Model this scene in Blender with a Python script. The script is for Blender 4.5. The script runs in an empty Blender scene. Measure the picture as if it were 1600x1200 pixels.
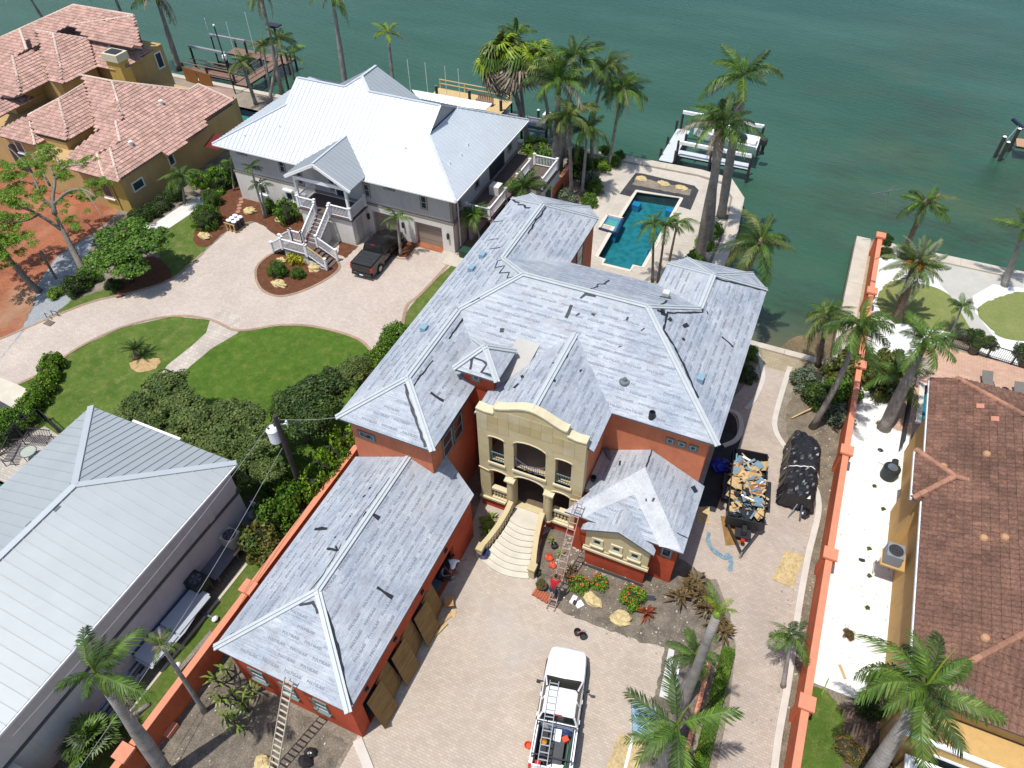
import bpy, math, random
from mathutils import Vector, Matrix, geometry
rad = math.radians
sc = bpy.context.scene
COL = sc.collection
# ---------------------------------------------------------------- camera (drone, 37 m up)
CAMH, FPX = 37.0, 1143.61
YAW, PITCH, ROLL = rad(-24.402), rad(46.032), rad(0.8755)
_f = Vector((math.sin(YAW)*math.cos(PITCH), math.cos(YAW)*math.cos(PITCH), -math.sin(PITCH)))
_r = Vector((math.cos(YAW), -math.sin(YAW), 0)); _d = _f.cross(_r)
CR = math.cos(ROLL)*_r + math.sin(ROLL)*_d
CD = -math.sin(ROLL)*_r + math.cos(ROLL)*_d
CF = _f
cam = bpy.data.objects.new('drone_camera', bpy.data.cameras.new('drone_camera')); COL.objects.link(cam)
cam.data.sensor_width = 36; cam.data.lens = 36*FPX/1600; cam.data.clip_start = .5; cam.data.clip_end = 3000
cam.matrix_world = Matrix(((CR.x, -CD.x, -CF.x, 0), (CR.y, -CD.y, -CF.y, 0), (CR.z, -CD.z, -CF.z, CAMH), (0, 0, 0, 1)))
sc.camera = cam
# ---------------------------------------------------------------- sky, sun, exposure
SUN_TO = Vector((-.165, -.285, 1)).normalized()
w = bpy.data.worlds.new('World'); sc.world = w; w.use_nodes = True
nt = w.node_tree; sky = nt.nodes.new('ShaderNodeTexSky'); sky.sky_type = 'NISHITA'; sky.sun_disc = False
sky.sun_elevation = rad(71.8); sky.sun_rotation = math.atan2(SUN_TO.x, SUN_TO.y) % (2*math.pi)
nt.links.new(sky.outputs[0], nt.nodes['Background'].inputs[0]); nt.nodes['Background'].inputs[1].default_value = .15
sl = bpy.data.lights.new('sun', 'SUN'); sl.energy = 4.5; sl.angle = rad(.55); sl.color = (1, .965, .91)
so = bpy.data.objects.new('sun', sl); COL.objects.link(so); so.rotation_euler = (-SUN_TO).to_track_quat('-Z', 'Y').to_euler(); so.location = (0, 0, 90)
sc.view_settings.view_transform = 'Standard'; sc.view_settings.look = 'None'; sc.view_settings.exposure = .06; sc.view_settings.gamma = 1
# ---------------------------------------------------------------- surveying helpers: photo pixel + real height -> world point
def ray(u, v): return ((u-800)/FPX)*CR + ((v-600)/FPX)*CD + CF
def P(u, v, z=0.):
    d = ray(u, v); return d*((z-CAMH)/d.z) + Vector((0, 0, CAMH))
def HX(u, v, x):
    d = ray(u, v); return d*(x/d.x) + Vector((0, 0, CAMH))
def HY(u, v, y):
    d = ray(u, v); return d*(y/d.y) + Vector((0, 0, CAMH))
def over(u, v, bx, by, lo=0.3, hi=20):
    """height at which the sight line of a pixel passes nearest to the plumb line over (bx,by)"""
    best = None; z = lo
    while z < hi:
        p = P(u, v, z); e = (p.x-bx)**2+(p.y-by)**2
        if best is None or e < best[0]: best = (e, p)
        z += .1
    return best[1]
# ---------------------------------------------------------------- materials
def lin(c):
    return tuple((x/255/12.92 if x/255 <= .04045 else ((x/255+.055)/1.055)**2.4) for x in c)
def rgb(c, k=.7): return tuple(min(.86, x*k) for x in lin(c))
MATS = {}
class NT:
    def __init__(s, name):
        s.m = bpy.data.materials.new(name); s.m.use_nodes = True; s.t = s.m.node_tree; s.b = s.t.nodes['Principled BSDF']; MATS[name] = s.m
    def n(s, typ, **kw):
        o = s.t.nodes.new('ShaderNode'+typ)
        for k, v in kw.items():
            if k.startswith('i_'): o.inputs[k[2:].replace('_', ' ')].default_value = v
            else: setattr(o, k, v)
        return o
    def l(s, a, b): s.t.links.new(a, b)
    def pos(s, scale=(1, 1, 1), rot=0, kind='pos'):
        if kind == 'pos': src = s.n('NewGeometry').outputs['Position']
        elif kind == 'uv': src = s.n('UVMap').outputs[0]
        else: src = s.n('TexCoord').outputs['Object']
        mp = s.n('Mapping'); mp.inputs['Scale'].default_value = scale; mp.inputs['Rotation'].default_value = (0, 0, rot)
        s.l(src, mp.inputs[0]); return mp.outputs[0]
    def noise(s, vec, scale, detail=4, rough=.6):
        o = s.n('TexNoise'); o.inputs['Scale'].default_value = scale; o.inputs['Detail'].default_value = detail; o.inputs['Roughness'].default_value = rough
        s.l(vec, o.inputs['Vector']); return o.outputs[0]
    def ramp(s, fac, stops):
        o = s.n('ValToRGB'); e = o.color_ramp.elements
        while len(e) < len(stops): e.new(.5)
        for i, (p, c) in enumerate(stops):
            e[i].position = p; e[i].color = (c, c, c, 1) if isinstance(c, (int, float)) else (*c, 1)
        s.l(fac, o.inputs[0]); return o.outputs[0]
    def mix(s, fac, a, b, mode='MIX'):
        o = s.n('Mix', data_type='RGBA', blend_type=mode)
        for k, x in ((0, fac), (6, a), (7, b)):
            if isinstance(x, (int, float)): o.inputs[k].default_value = x if k == 0 else (x, x, x, 1)
            elif isinstance(x, tuple): o.inputs[k].default_value = (*x, 1)
            else: s.l(x, o.inputs[k])
        return o.outputs[2]
    def bump(s, h, strength=.3, dist=.02):
        o = s.n('Bump'); o.inputs['Strength'].default_value = strength; o.inputs['Distance'].default_value = dist
        s.l(h, o.inputs['Height']); s.l(o.outputs[0], s.b.inputs['Normal'])
    def col(s, c):
        if isinstance(c, tuple): s.b.inputs['Base Color'].default_value = (*c, 1)
        else: s.l(c, s.b.inputs['Base Color'])
    def fin(s, rough=.8, metal=0, spec=.4):
        s.b.inputs['Roughness'].default_value = rough; s.b.inputs['Metallic'].default_value = metal; s.b.inputs['Specular IOR Level'].default_value = spec
        return s.m
def mk(name, c, var=.12, scale=3., rough=.75, metal=0, spec=.35, bump=0, bscale=40, fine=.06, kind='pos', island=0.):
    """general surface: base colour, broad patchiness, fine grain, optional per-piece variation"""
    m = NT(name); v = m.pos(kind=kind); c = tuple(c)
    a = tuple(x*(1-var) for x in c); b = tuple(min(.9, x*(1+var)) for x in c)
    out = m.mix(m.ramp(m.noise(v, scale), [(.3, 0.), (.7, 1.)]), a, b)
    if fine: out = m.mix(fine, out, m.ramp(m.noise(v, bscale, 3), [(.35, 0.), (.65, 1.)]), 'OVERLAY')
    if island:
        g = m.n('NewGeometry'); hs = m.n('HueSaturation'); mr = m.n('MapRange'); m.l(g.outputs['Random Per Island'], mr.inputs[0])
        mr.inputs[3].default_value = 1-island; mr.inputs[4].default_value = 1+island
        m.l(mr.outputs[0], hs.inputs['Value']); m.l(out, hs.inputs['Color']); out = hs.outputs[0]
    m.col(out)
    if bump: m.bump(m.noise(v, bscale, 4), bump, .02)
    return m.fin(rough, metal, spec)
def pavers(name, c1, c2, mortar, bw=.22, rh=.11, rot=0., stain=.25, rough=.85, dirt=None):
    m = NT(name); v = m.pos(rot=rot); br = m.n('TexBrick'); m.l(v, br.inputs['Vector'])
    br.inputs['Color1'].default_value = (*c1, 1); br.inputs['Color2'].default_value = (*c2, 1); br.inputs['Mortar'].default_value = (*mortar, 1)
    br.inputs['Scale'].default_value = 1; br.inputs['Brick Width'].default_value = bw; br.inputs['Row Height'].default_value = rh
    br.inputs['Mortar Size'].default_value = .012; br.inputs['Bias'].default_value = 0
    wn = m.n('TexNoise'); wn.inputs['Scale'].default_value = 1/bw*.8; wn.inputs['Detail'].default_value = 1; m.l(v, wn.inputs['Vector'])
    c = m.mix(m.ramp(wn.outputs[0], [(.35, 0.), (.65, .35)]), br.outputs['Color'], tuple(x*.72 for x in c1))
    big = m.ramp(m.noise(v, .35, 6, .65), [(.35, 1-stain), (.6, 1.), (.75, 1.08)])
    c = m.mix(1., c, big, 'MULTIPLY'); c = m.mix(m.ramp(m.noise(m.pos(scale=(1,.35,1), rot=.3), .8, 6, .75), [(.55, 0.), (.8, .28)]), c, tuple(min(.8,x*1.25) for x in c1)); c = m.mix(m.ramp(m.noise(v, 1.7, 7, .8), [(.6, 0.), (.78, .3)]), c, tuple(x*.6 for x in c1))
    if dirt: c = m.mix(m.ramp(m.noise(v, .16, 5), [(.5, 0.), (.7, .6)]), c, dirt)
    m.col(c); m.bump(br.outputs['Fac'], -.4, .01); return m.fin(rough, 0, .3)
def leaf(name, c, c2, rough=.5, trans=.25):
    """foliage with a different tone on every leaf and light coming through"""
    m = NT(name); g = m.n('NewGeometry'); v = m.pos(kind='pos')
    k = m.mix(m.ramp(m.noise(v, 1.1, 3), [(.35, 0.), (.65, 1.)]), tuple(c), tuple(c2))
    hs = m.n('HueSaturation'); mr = m.n('MapRange'); m.l(g.outputs['Random Per Island'], mr.inputs[0]); mr.inputs[3].default_value = .55; mr.inputs[4].default_value = 1.5
    m.l(mr.outputs[0], hs.inputs['Value']); m.l(k, hs.inputs['Color']); m.col(hs.outputs[0])
    m.b.inputs['Transmission Weight'].default_value = 0
    tr = m.n('BsdfTranslucent'); m.l(hs.outputs[0], tr.inputs[0]); mx = m.n('MixShader'); mx.inputs[0].default_value = trans
    out = m.t.nodes['Material Output']; m.l(m.b.outputs[0], mx.inputs[1]); m.l(tr.outputs[0], mx.inputs[2]); m.l(mx.outputs[0], out.inputs[0])
    return m.fin(rough, 0, .35)
# ---------------------------------------------------------------- mesh helpers
WROOT = set()
class MB:
    def __init__(s): s.v = []; s.f = []; s.mi = []; s.uv = {}
    def add(s, vs, fs, mi=0, uv=None):
        o = len(s.v); s.v += [tuple(x) for x in vs]
        for k, f in enumerate(fs):
            if uv: s.uv[len(s.f)] = uv[k]
            s.f.append(tuple(i+o for i in f)); s.mi.append(mi)
        return s
    def bx(s, x0, y0, z0, x1, y1, z1, mi=0):
        return s.add([(x0,y0,z0),(x1,y0,z0),(x1,y1,z0),(x0,y1,z0),(x0,y0,z1),(x1,y0,z1),(x1,y1,z1),(x0,y1,z1)],
                     [(0,3,2,1),(4,5,6,7),(0,1,5,4),(1,2,6,5),(2,3,7,6),(3,0,4,7)], mi)
    def box(s, c, sz, rz=0, mi=0, rot=None):
        M = (rot if rot is not None else Matrix.Rotation(rz, 3, 'Z')); c = Vector(c); h = Vector(sz)/2
        vs = [c+M@Vector((sx*h.x, sy*h.y, sz_*h.z)) for sz_ in (-1, 1) for sx, sy in ((-1,-1),(1,-1),(1,1),(-1,1))]
        return s.add(vs, [(0,3,2,1),(4,5,6,7),(0,1,5,4),(1,2,6,5),(2,3,7,6),(3,0,4,7)], mi)
    def beam(s, a, b, w, h, mi=0, up=(0,0,1)):
        a = Vector(a); b = Vector(b); d = (b-a).normalized(); u = Vector(up)
        if abs(d.dot(u)) > .98: u = Vector((0, 1, 0))
        x = d.cross(u).normalized()*(w/2); y = x.cross(d).normalized()*(h/2)
        vs = [p+q for p in (a, b) for q in (-x-y, x-y, x+y, -x+y)]
        return s.add(vs, [(0,1,2,3),(7,6,5,4),(0,4,5,1),(1,5,6,2),(2,6,7,3),(3,7,4,0)], mi)
    def prism(s, poly, z0, z1, mi=0, side=None):
        n = len(poly); a = sum(poly[i][0]*poly[(i+1)%n][1]-poly[(i+1)%n][0]*poly[i][1] for i in range(n))
        if a < 0: poly = poly[::-1]
        vs = [(p[0], p[1], z1) for p in poly]+[(p[0], p[1], z0) for p in poly]
        s.add(vs, [tuple(range(n))], mi)
        o = len(s.v)-2*n
        for i in range(n):
            j = (i+1) % n; s.f.append((o+i, o+n+i, o+n+j, o+j)); s.mi.append(mi if side is None else side)
        return s
    def tube(s, pts, rs, n=8, mi=0, cap=True):
        pts = [Vector(p) for p in pts]
        if isinstance(rs, (int, float)): rs = [rs]*len(pts)
        o = len(s.v); ref = None
        for i, p in enumerate(pts):
            d = (pts[min(i+1, len(pts)-1)]-pts[max(i-1, 0)]).normalized()
            if ref is None: ref = Vector((0,0,1)) if abs(d.z) < .9 else Vector((1,0,0))
            x = d.cross(ref).normalized(); y = d.cross(x).normalized(); ref = x.cross(d)*1.0 if x.cross(d).length > .1 else ref
            for k in range(n):
                a = 2*math.pi*k/n; s.v.append(tuple(p+(x*math.cos(a)+y*math.sin(a))*rs[i]))
        for i in range(len(pts)-1):
            for k in range(n):
                k2 = (k+1) % n; s.f.append((o+i*n+k, o+i*n+k2, o+(i+1)*n+k2, o+(i+1)*n+k)); s.mi.append(mi)
        if cap:
            s.f.append(tuple(o+k for k in range(n))[::-1]); s.mi.append(mi)
            s.f.append(tuple(o+(len(pts)-1)*n+k for k in range(n))); s.mi.append(mi)
        return s
    def lathe(s, c, prof, n=12, mi=0):
        c = Vector(c); o = len(s.v)
        for r, z in prof:
            for k in range(n):
                a = 2*math.pi*k/n; s.v.append((c.x+r*math.cos(a), c.y+r*math.sin(a), c.z+z))
        for i in range(len(prof)-1):
            for k in range(n):
                k2 = (k+1) % n; s.f.append((o+i*n+k, o+i*n+k2, o+(i+1)*n+k2, o+(i+1)*n+k)); s.mi.append(mi)
        s.f.append(tuple(o+(len(prof)-1)*n+k for k in range(n))); s.mi.append(mi)
        return s
    def ball(s, c, r, seg=10, rings=6, mi=0, jit=0, rng=None, flat=0):
        c = Vector(c); r = Vector((r, r, r)) if isinstance(r, (int, float)) else Vector(r); o = len(s.v)
        for i in range(rings+1):
            t = math.pi*i/rings
            for k in range(seg):
                a = 2*math.pi*k/seg; j = 1+(rng.uniform(-jit, jit) if rng else 0)
                s.v.append((c.x+r.x*math.sin(t)*math.cos(a)*j, c.y+r.y*math.sin(t)*math.sin(a)*j, c.z+r.z*math.cos(t)*(j if not flat else 1)))
        for i in range(rings):
            for k in range(seg):
                k2 = (k+1) % seg; s.f.append((o+i*seg+k, o+(i+1)*seg+k, o+(i+1)*seg+k2, o+i*seg+k2)); s.mi.append(mi)
        return s
    def mesh(s, name, mats, smooth=False):
        me = bpy.data.meshes.new(name); me.from_pydata([tuple(v) for v in s.v], [], s.f)
        for m in (mats if isinstance(mats, (list, tuple)) else [mats]): me.materials.append(m)
        if any(s.mi): me.polygons.foreach_set('material_index', s.mi)
        if s.uv:
            uvl = me.uv_layers.new(name='UVMap')
            for fi, uvs in s.uv.items():
                pl = me.polygons[fi]
                for k, li in enumerate(pl.loop_indices): uvl.data[li].uv = uvs[k]
        if smooth: me.polygons.foreach_set('use_smooth', [True]*len(me.polygons))
        me.update(); return me
    def build(s, name, mats, parent=None, smooth=False, label=None, kind=None):
        return put(name, s.mesh(name, mats, smooth), parent, label, kind)
def put(name, me, parent=None, label=None, kind=None):
    o = bpy.data.objects.new(name, me); COL.objects.link(o)
    if parent is not None:
        o.parent = parent
        if parent.name in WROOT: o.matrix_parent_inverse = Matrix.Translation(-parent.location)
    if label: o['label'] = label
    if kind: o['kind'] = kind
    return o
def tag(o, label, cat, group=None, kind=None):
    o['label'] = label; o['category'] = cat
    if group: o['group'] = group
    if kind: o['kind'] = kind
    return o
def thing(name, label, cat, loc=(0, 0, 0), rz=0, group=None, world=False):
    o = bpy.data.objects.new(name, None); COL.objects.link(o); o.location = Vector(loc); o.rotation_euler = (0, 0, rz); o.empty_display_size = .2
    tag(o, label, cat, group)
    if world: WROOT.add(o.name)
    return o
def copy_tree(o, parent=None):
    c = o.copy(); COL.objects.link(c)
    if parent is not None: c.parent = parent
    for ch in list(o.children): copy_tree(ch, c)
    return c
def dup(o, loc, rz=0, s=1, label=None):
    c = copy_tree(o); c.location = Vector(loc); c.rotation_euler = (0, 0, rz); c.scale = (s, s, s)
    if label: c['label'] = label
    return c
def crom(pts, k=6, closed=True):
    out = []; n = len(pts); pts = [Vector(p) for p in pts]
    for i in range(n if closed else n-1):
        g = (lambda q: pts[q % n]) if closed else (lambda q: pts[max(0, min(n-1, q))])
        p0, p1, p2, p3 = g(i-1), g(i), g(i+1), g(i+2)
        for j in range(k):
            t = j/k; out.append(.5*((2*p1)+(p2-p0)*t+(2*p0-5*p1+4*p2-p3)*t*t+(3*p1-p0-3*p2+p3)*t**3))
    if not closed: out.append(pts[-1])
    return out
def plate(mb, outer, holes, z0, z1, mi=0, f=lambda x, y, z: (x, y, z)):
    """extruded outline with holes; f maps (x,y,z) into place"""
    loops = [[(p[0], p[1]) for p in L] for L in [outer]+holes]
    tris = geometry.tessellate_polygon([[Vector((x, y, 0)) for x, y in L] for L in loops])
    fl = [p for L in loops for p in L]; n = len(fl)
    def up(t):
        a, b, c = (fl[i] for i in t); return (b[0]-a[0])*(c[1]-a[1])-(b[1]-a[1])*(c[0]-a[0]) > 0
    tris = [t if up(t) else t[::-1] for t in tris]
    vs = [f(x, y, z1) for x, y in fl]+[f(x, y, z0) for x, y in fl]; fs = [tuple(t) for t in tris]+[tuple(i+n for i in t[::-1]) for t in tris]
    k = 0
    for li, L in enumerate(loops):
        m = len(L); ar = sum(L[i][0]*L[(i+1)%m][1]-L[(i+1)%m][0]*L[i][1] for i in range(m)); ccw = (ar > 0) == (li == 0)
        for i in range(m):
            a = k+i; b = k+(i+1)%m; fs.append((a, a+n, b+n, b) if ccw else (b, b+n, a+n, a))
        k += m
    return mb.add(vs, fs, mi)
def px(pts, z=0.): return [P(u, v, z) for u, v in pts]
def ragged(pp, amp, step=.22, seed=1):
    r = random.Random(seed); out = []
    for i in range(len(pp)):
        a, b = pp[i], pp[(i+1) % len(pp)]; d = b-a; n = max(1, int(d.length/step)); nn = Vector((-d.y, d.x, 0)).normalized() if d.length > 1e-6 else Vector()
        for k in range(n): out.append(a+d*(k/n)+nn*r.uniform(-amp, amp))
    return out
def sheet(name, pts, z, m, smooth=0, thick=0., world=False, label=None, kind='structure', holes=()):
    pp = [Vector((p[0], p[1], 0)) for p in pts] if world else px(pts, z)
    if smooth: pp = crom(pp, smooth)
    if 'lawn' in name or 'bed' in name or 'mulch' in name or 'gravel' in name: pp = ragged(pp, .07)
    mb = MB()
    if holes or len(pp) > 4: plate(mb, pp, [list(h) for h in holes], z-thick-.002, z)
    else: mb.prism(pp, z-thick-.002, z)
    o = mb.build(name, m); o['kind'] = kind
    if label: o['label'] = label
    return o
# ================================================================ ground, water, paving
m_soil = mk('bare_soil', rgb((150,138,122)), .3, .8, .95, bump=.4, bscale=9, fine=.25)
m_seawall = mk('seawall_concrete', rgb((215,205,188)), .1, 1., .85, bump=.15, bscale=20)
def m_lawn(name, a, b, c):
    m = NT(name); v = m.pos()
    k = m.mix(m.ramp(m.noise(v, .5, 5, .65), [(.3, 0.), (.7, 1.)]), rgb(a), rgb(b))
    k = m.mix(m.ramp(m.noise(v, 1.3, 6, .75), [(.47, 0.), (.7, .75)]), k, rgb(c))
    k = m.mix(m.ramp(m.noise(v, 4.5, 5, .8), [(.5, 0.), (.72, .45)]), k, tuple(x*.62 for x in rgb(a))); k = m.mix(.5, k, m.ramp(m.noise(v, 16, 4, .8), [(.3, .15), (.7, .85)]), 'OVERLAY')
    m.col(k); m.bump(m.noise(v, 22, 4, .8), .9, .06); return m.fin(.9, 0, .2)
lawnA = m_lawn('lawn_grass', (82,112,40), (108,134,54), (150,152,86))
lawnB = m_lawn('lawn_grass_bright', (74,108,32), (96,130,42), (134,146,66))
lawnC = m_lawn('lawn_grass_olive', (138,150,84), (152,160,94), (170,166,112))
lawnD = m_lawn('lawn_grass_patchy', (84,114,40), (112,134,56), (158,146,104))
m = NT('sea_water'); v = m.pos()
shal = m.ramp(m.noise(m.pos(scale=(.05, .09, 1)), 1, 5, .6), [(.45, 0.), (.7, 1.)])
sp = m.n('SeparateXYZ'); g = m.n('NewGeometry'); m.l(g.outputs['Position'], sp.inputs[0])
near = m.n('MapRange'); m.l(sp.outputs[1], near.inputs[0]); near.inputs[1].default_value = 125; near.inputs[2].default_value = 55; near.clamp = True
east = m.n('MapRange'); m.l(sp.outputs[0], east.inputs[0]); east.inputs[1].default_value = -6; east.inputs[2].default_value = 9; east.clamp = True
isl = m.n('MapRange'); m.l(sp.outputs[1], isl.inputs[0]); isl.inputs[1].default_value = 50; isl.inputs[2].default_value = 42; isl.clamp = True
mu = m.n('Math', operation='MULTIPLY'); m.l(near.outputs[0], mu.inputs[0]); m.l(shal, mu.inputs[1])
mu2 = m.n('Math', operation='MULTIPLY'); m.l(mu.outputs[0], mu2.inputs[0]); m.l(east.outputs[0], mu2.inputs[1])
mu3 = m.n('Math', operation='MULTIPLY'); m.l(near.outputs[0], mu3.inputs[0]); m.l(east.outputs[0], mu3.inputs[1])
c = m.mix(near.outputs[0], rgb((22,78,66), .78), rgb((54,92,68), .78))
c = m.mix(mu2.outputs[0], c, rgb((84,96,66), .85))
c = m.mix(m.ramp(m.noise(m.pos(scale=(.12, .2, 1)), 1, 6, .7), [(.46, 0.), (.62, .9)]), c, m.mix(mu3.outputs[0], c, rgb((60,70,56), .7)))
c = m.mix(isl.outputs[0], c, rgb((112,98,74), .8))
wv = m.n('TexWave', wave_type='BANDS', bands_direction='Y'); wv.inputs['Scale'].default_value = .33; wv.inputs['Distortion'].default_value = 9; wv.inputs['Detail'].default_value = 3; wv.inputs['Detail Scale'].default_value = .8
m.l(m.pos(scale=(.55, 1, 1), rot=rad(24)), wv.inputs['Vector'])
rip = m.noise(m.pos(scale=(1, 2.6, 1), rot=rad(22)), 2.1, 6, .68)
add = m.n('Math', operation='MULTIPLY_ADD'); m.l(wv.outputs[1], add.inputs[0]); add.inputs[1].default_value = .12; m.l(rip, add.inputs[2])
msk = m.ramp(m.noise(m.pos(scale=(.04,.1,1), rot=rad(20)), 1, 4, .6), [(.35, .06), (.65, .32)])
c = m.mix(msk, c, m.ramp(add.outputs[0], [(.35, .2), (.95, .8)]), 'OVERLAY')
c = m.mix(m.ramp(m.noise(m.pos(scale=(.03,.09,1), rot=rad(28)), 1, 5, .65), [(.42, 0.), (.7, .22)]), c, rgb((96,140,124), .7)); m.col(c); m.bump(add.outputs[0], .55, .12); m_sea = m.fin(.18, 0, .22)  # pale streaks put glints and wind patches into the water colour
# the seabed-dark water sheet reaches far beyond the frame
mb = MB(); mb.add([(-900,30,-1.05),(500,30,-1.05),(500,1500,-1.05),(-900,1500,-1.05)], [(0,1,2,3)]); mb.build('sea', m_sea, kind='structure')
pool_px = [(994,298),(1066,309),(1034,372),(1046,376),(1036,386),(1029,384),(1002,417),(989,415),(984,424),(941,413),(944,405),(933,401),(964,341),(972,340)]
poolh = [P(u, v, 0) for u, v in ((994,299),(1065,310),(1005,418),(990,415.5),(984.5,423.5),(941,413),(944,406),(932,401),(958.5,355),(938,350),(950,336),(968,340))]
rpool = [P(u, v, 0) for u, v in ((1441,601),(1462,601),(1462,664),(1434,664))]
lpool = [(-58.5,54.5),(-47.5,54.5),(-47.5,59.9),(-64,59.9),(-64,57)]
gpool = [(-47,6.8),(-38.4,6.8),(-38.4,12.1),(-47,12.1)]
land = [(-260,-60),(120,-60),(120,60.2),(5.6,60.2),(5.5,43),(-4.3,43),(-4.3,57.3),(-4.8,62.5),(-6.6,65.4),(-9.4,65.9),(-19.4,65.6),(-30,64.6),(-46,63.8),(-66,63.5),(-74,63.6),(-260,63.6)]
mb = MB(); plate(mb, land, [[(p[0], p[1]) for p in poolh], [(p[0], p[1]) for p in rpool], lpool, gpool], -3, 0); mb.build('ground', m_soil, kind='structure')
# seawall caps: flat concrete copings with joints, each length its own block
def cap_run(pts, wdt, z, name='seawall', seg=3.2, label=None, h=.16, m=None):
    pts = [Vector((p[0], p[1], 0)) for p in pts]; root = None
    L = thing(name, label, 'seawall', (pts[0].x, pts[0].y, 0), world=True)
    for a, b in zip(pts, pts[1:]):
        d = b-a; n = max(1, round(d.length/seg)); nn = Vector((-d.y, d.x, 0)).normalized()*wdt
        for i in range(n):
            p = a+d*(i/n); q = a+d*((i+1)/n)-d.normalized()*.02
            MB().prism([p, q, q+nn, p+nn], z-.35, z+h+random.uniform(-.004, .004)).build('coping_block', m or m_seawall, L)
        MB().prism([a-nn*.02, b-nn*.02, b+nn*.6, a+nn*.6], -2.2, z-.35).build('retaining_face', MATS.get('wet_concrete') or mk('wet_concrete', rgb((128,118,98)), .3, 1.2, .8, bump=.3, bscale=12), L)
    return L
random.seed(3)
cap_run([(-19.4,65.75),(-9.4,66.05),(-6.4,65.55),(-4.6,62.6),(-4.05,57.3),(-4.05,51)], -1.05, 0, label='pale curved concrete seawall around the pool terrace point')
cap_run([(-46,63.9),(-30,64.7),(-19.45,65.75)], -.75, 0, label='pale concrete seawall behind the white metal roofed house')
cap_run([(-110,63.7),(-74,63.7),(-46.1,63.9)], -.7, 0, label='weathered grey seawall behind the terracotta roofed house')
cap_run([(20.5,60.3),(6.9,60.3)], 1.1, 0, label='long straight seawall edging the right-hand waterfront lawn')
cap_run([(5.5,60.3),(5.4,43.1)], 1.15, 0, label='broad concrete seawall beside the orange wall along the inlet')
cap_run([(5.4,42.9),(-4.2,42.9)], -.55, 0, label='low concrete seawall closing the near end of the inlet')
sheet('seawall_walk', [(1357,376),(1377,372),(1365,463),(1352,462),(1343,560),(1316,560)], .004, pavers('sandy_pavers', rgb((205,190,160)), rgb((188,172,140)), rgb((150,135,110)), .4, .2))
# shallow sand in the end of the inlet
sheet('inlet_sand', [(1212,560),(1238,528),(1280,520),(1330,500),(1330,575),(1262,572)], -1.0, mk('wet_sand', rgb((124,108,78)), .35, .7, .5, bump=.4, bscale=6, fine=.3), smooth=5)
# ---- white house lot
pvA = pavers('blush_pavers', rgb((230,214,200)), rgb((212,196,181)), rgb((194,178,164)), .24, .12, stain=.1)
pvEdge = pavers('tan_border_pavers', rgb((206,176,150)), rgb((190,158,132)), rgb((150,128,110)), .12, .24)
m_mulch = mk('brown_mulch', rgb((112,70,46)), .3, 2.5, .95, bump=.9, bscale=26, fine=.45)
sheet('lawn', [(20,606),(50,545),(190,490),(260,478),(345,470),(420,500),(520,505),(600,540),(590,600),(520,700),(440,800),(380,800),(300,850),(110,720),(60,680)], .004, lawnA)
drv = [(-60,560),(0,530),(60,500),(95,490),(150,470),(215,455),(270,435),(318,395),(355,362),(420,340),(470,345),(560,330),(640,360),(718,388),(705,415),(668,448),(640,480),(622,510),(600,545),(582,552),(560,530),(500,512),(440,508),(372,517),(330,500),(270,494),(190,512),(120,545),(70,580),(28,601),(-30,640)]
sheet('driveway', drv, .012, pvA, label='blush paver driveway sweeping past the white house')
def strip(name, pts, wd, z, m, closed=False, smooth=4, h=.03, world=False, parent=None, kind='structure'):
    pp = [Vector((p[0], p[1], 0)) for p in pts] if world else [Vector((*P(u, v, 0).xy, 0)) for u, v in pts]
    if smooth: pp = crom(pp, smooth, closed)
    n = len(pp); L = []; Rr = []
    for i, p in enumerate(pp):
        a = pp[(i-1) % n] if (closed or i > 0) else p; b = pp[(i+1) % n] if (closed or i < n-1) else p
        d = (b-a).normalized(); q = Vector((-d.y, d.x, 0))*wd/2; L.append(p+q); Rr.append(p-q)
    vs = [(p.x, p.y, z+h) for p in L]+[(p.x, p.y, z+h) for p in Rr]+[(p.x, p.y, z-.02) for p in L]+[(p.x, p.y, z-.02) for p in Rr]; fs = []
    for i in range(n if closed else n-1):
        j = (i+1) % n; fs += [(n+i, n+j, j, i), (i, j, 2*n+j, 2*n+i), (3*n+i, 3*n+j, n+j, n+i)]
    if not closed: fs += [(0, 2*n, 3*n, n), (n-1, 2*n-1, 4*n-1, 3*n-1)]
    return MB().add(vs, fs).build(name, m, parent, kind=kind)
strip('driveway_border', [(28,601),(70,580),(120,545),(190,512),(270,494),(330,500),(372,517),(440,508),(500,512),(560,530),(582,552)], .22, .012, pvEdge)
strip('driveway_border', [(0,530),(95,490),(150,470),(215,455),(270,435),(318,395)], .22, .012, pvEdge)
strip('driveway_border', [(712,398),(690,425),(655,462),(635,480),(628,520)], .25, .012, pvEdge)
sheet('garden_path', [(328,500),(345,478),(375,495),(372,520),(330,545),(300,570),(275,592),(244,595),(262,570),(300,540),(322,520)], .016, pavers('path_pavers', rgb((232,220,205)), rgb((214,200,184)), rgb((180,166,150)), .3, .3), smooth=0)
sheet('lawn', [(275,594),(330,545),(400,512),(470,509),(540,522),(578,545),(585,575),(570,640),(520,720),(440,740),(330,690),(262,640)], .0165, lawnB)
sheet('side_lawn', [(640,480),(668,448),(716,402),(740,430),(700,500),(640,560),(610,560)], .008, lawnD)
sheet('side_lawn', [(88,488),(110,470),(200,440),(250,400),(225,360),(290,330),(330,330),(345,360),(318,393),(270,434),(215,453),(150,468),(100,500)], .008, lawnD, label=None)
sheet('mulch_bed', [(400,435),(405,412),(438,392),(500,390),(530,412),(520,430),(480,452),(440,463),(412,455)], .02, m_mulch, smooth=5)
strip('bed_border', [(400,435),(405,412),(438,392),(500,390),(530,412),(520,430),(480,452),(440,463),(412,455)], .2, .02, pvEdge, closed=True, smooth=5)
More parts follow.
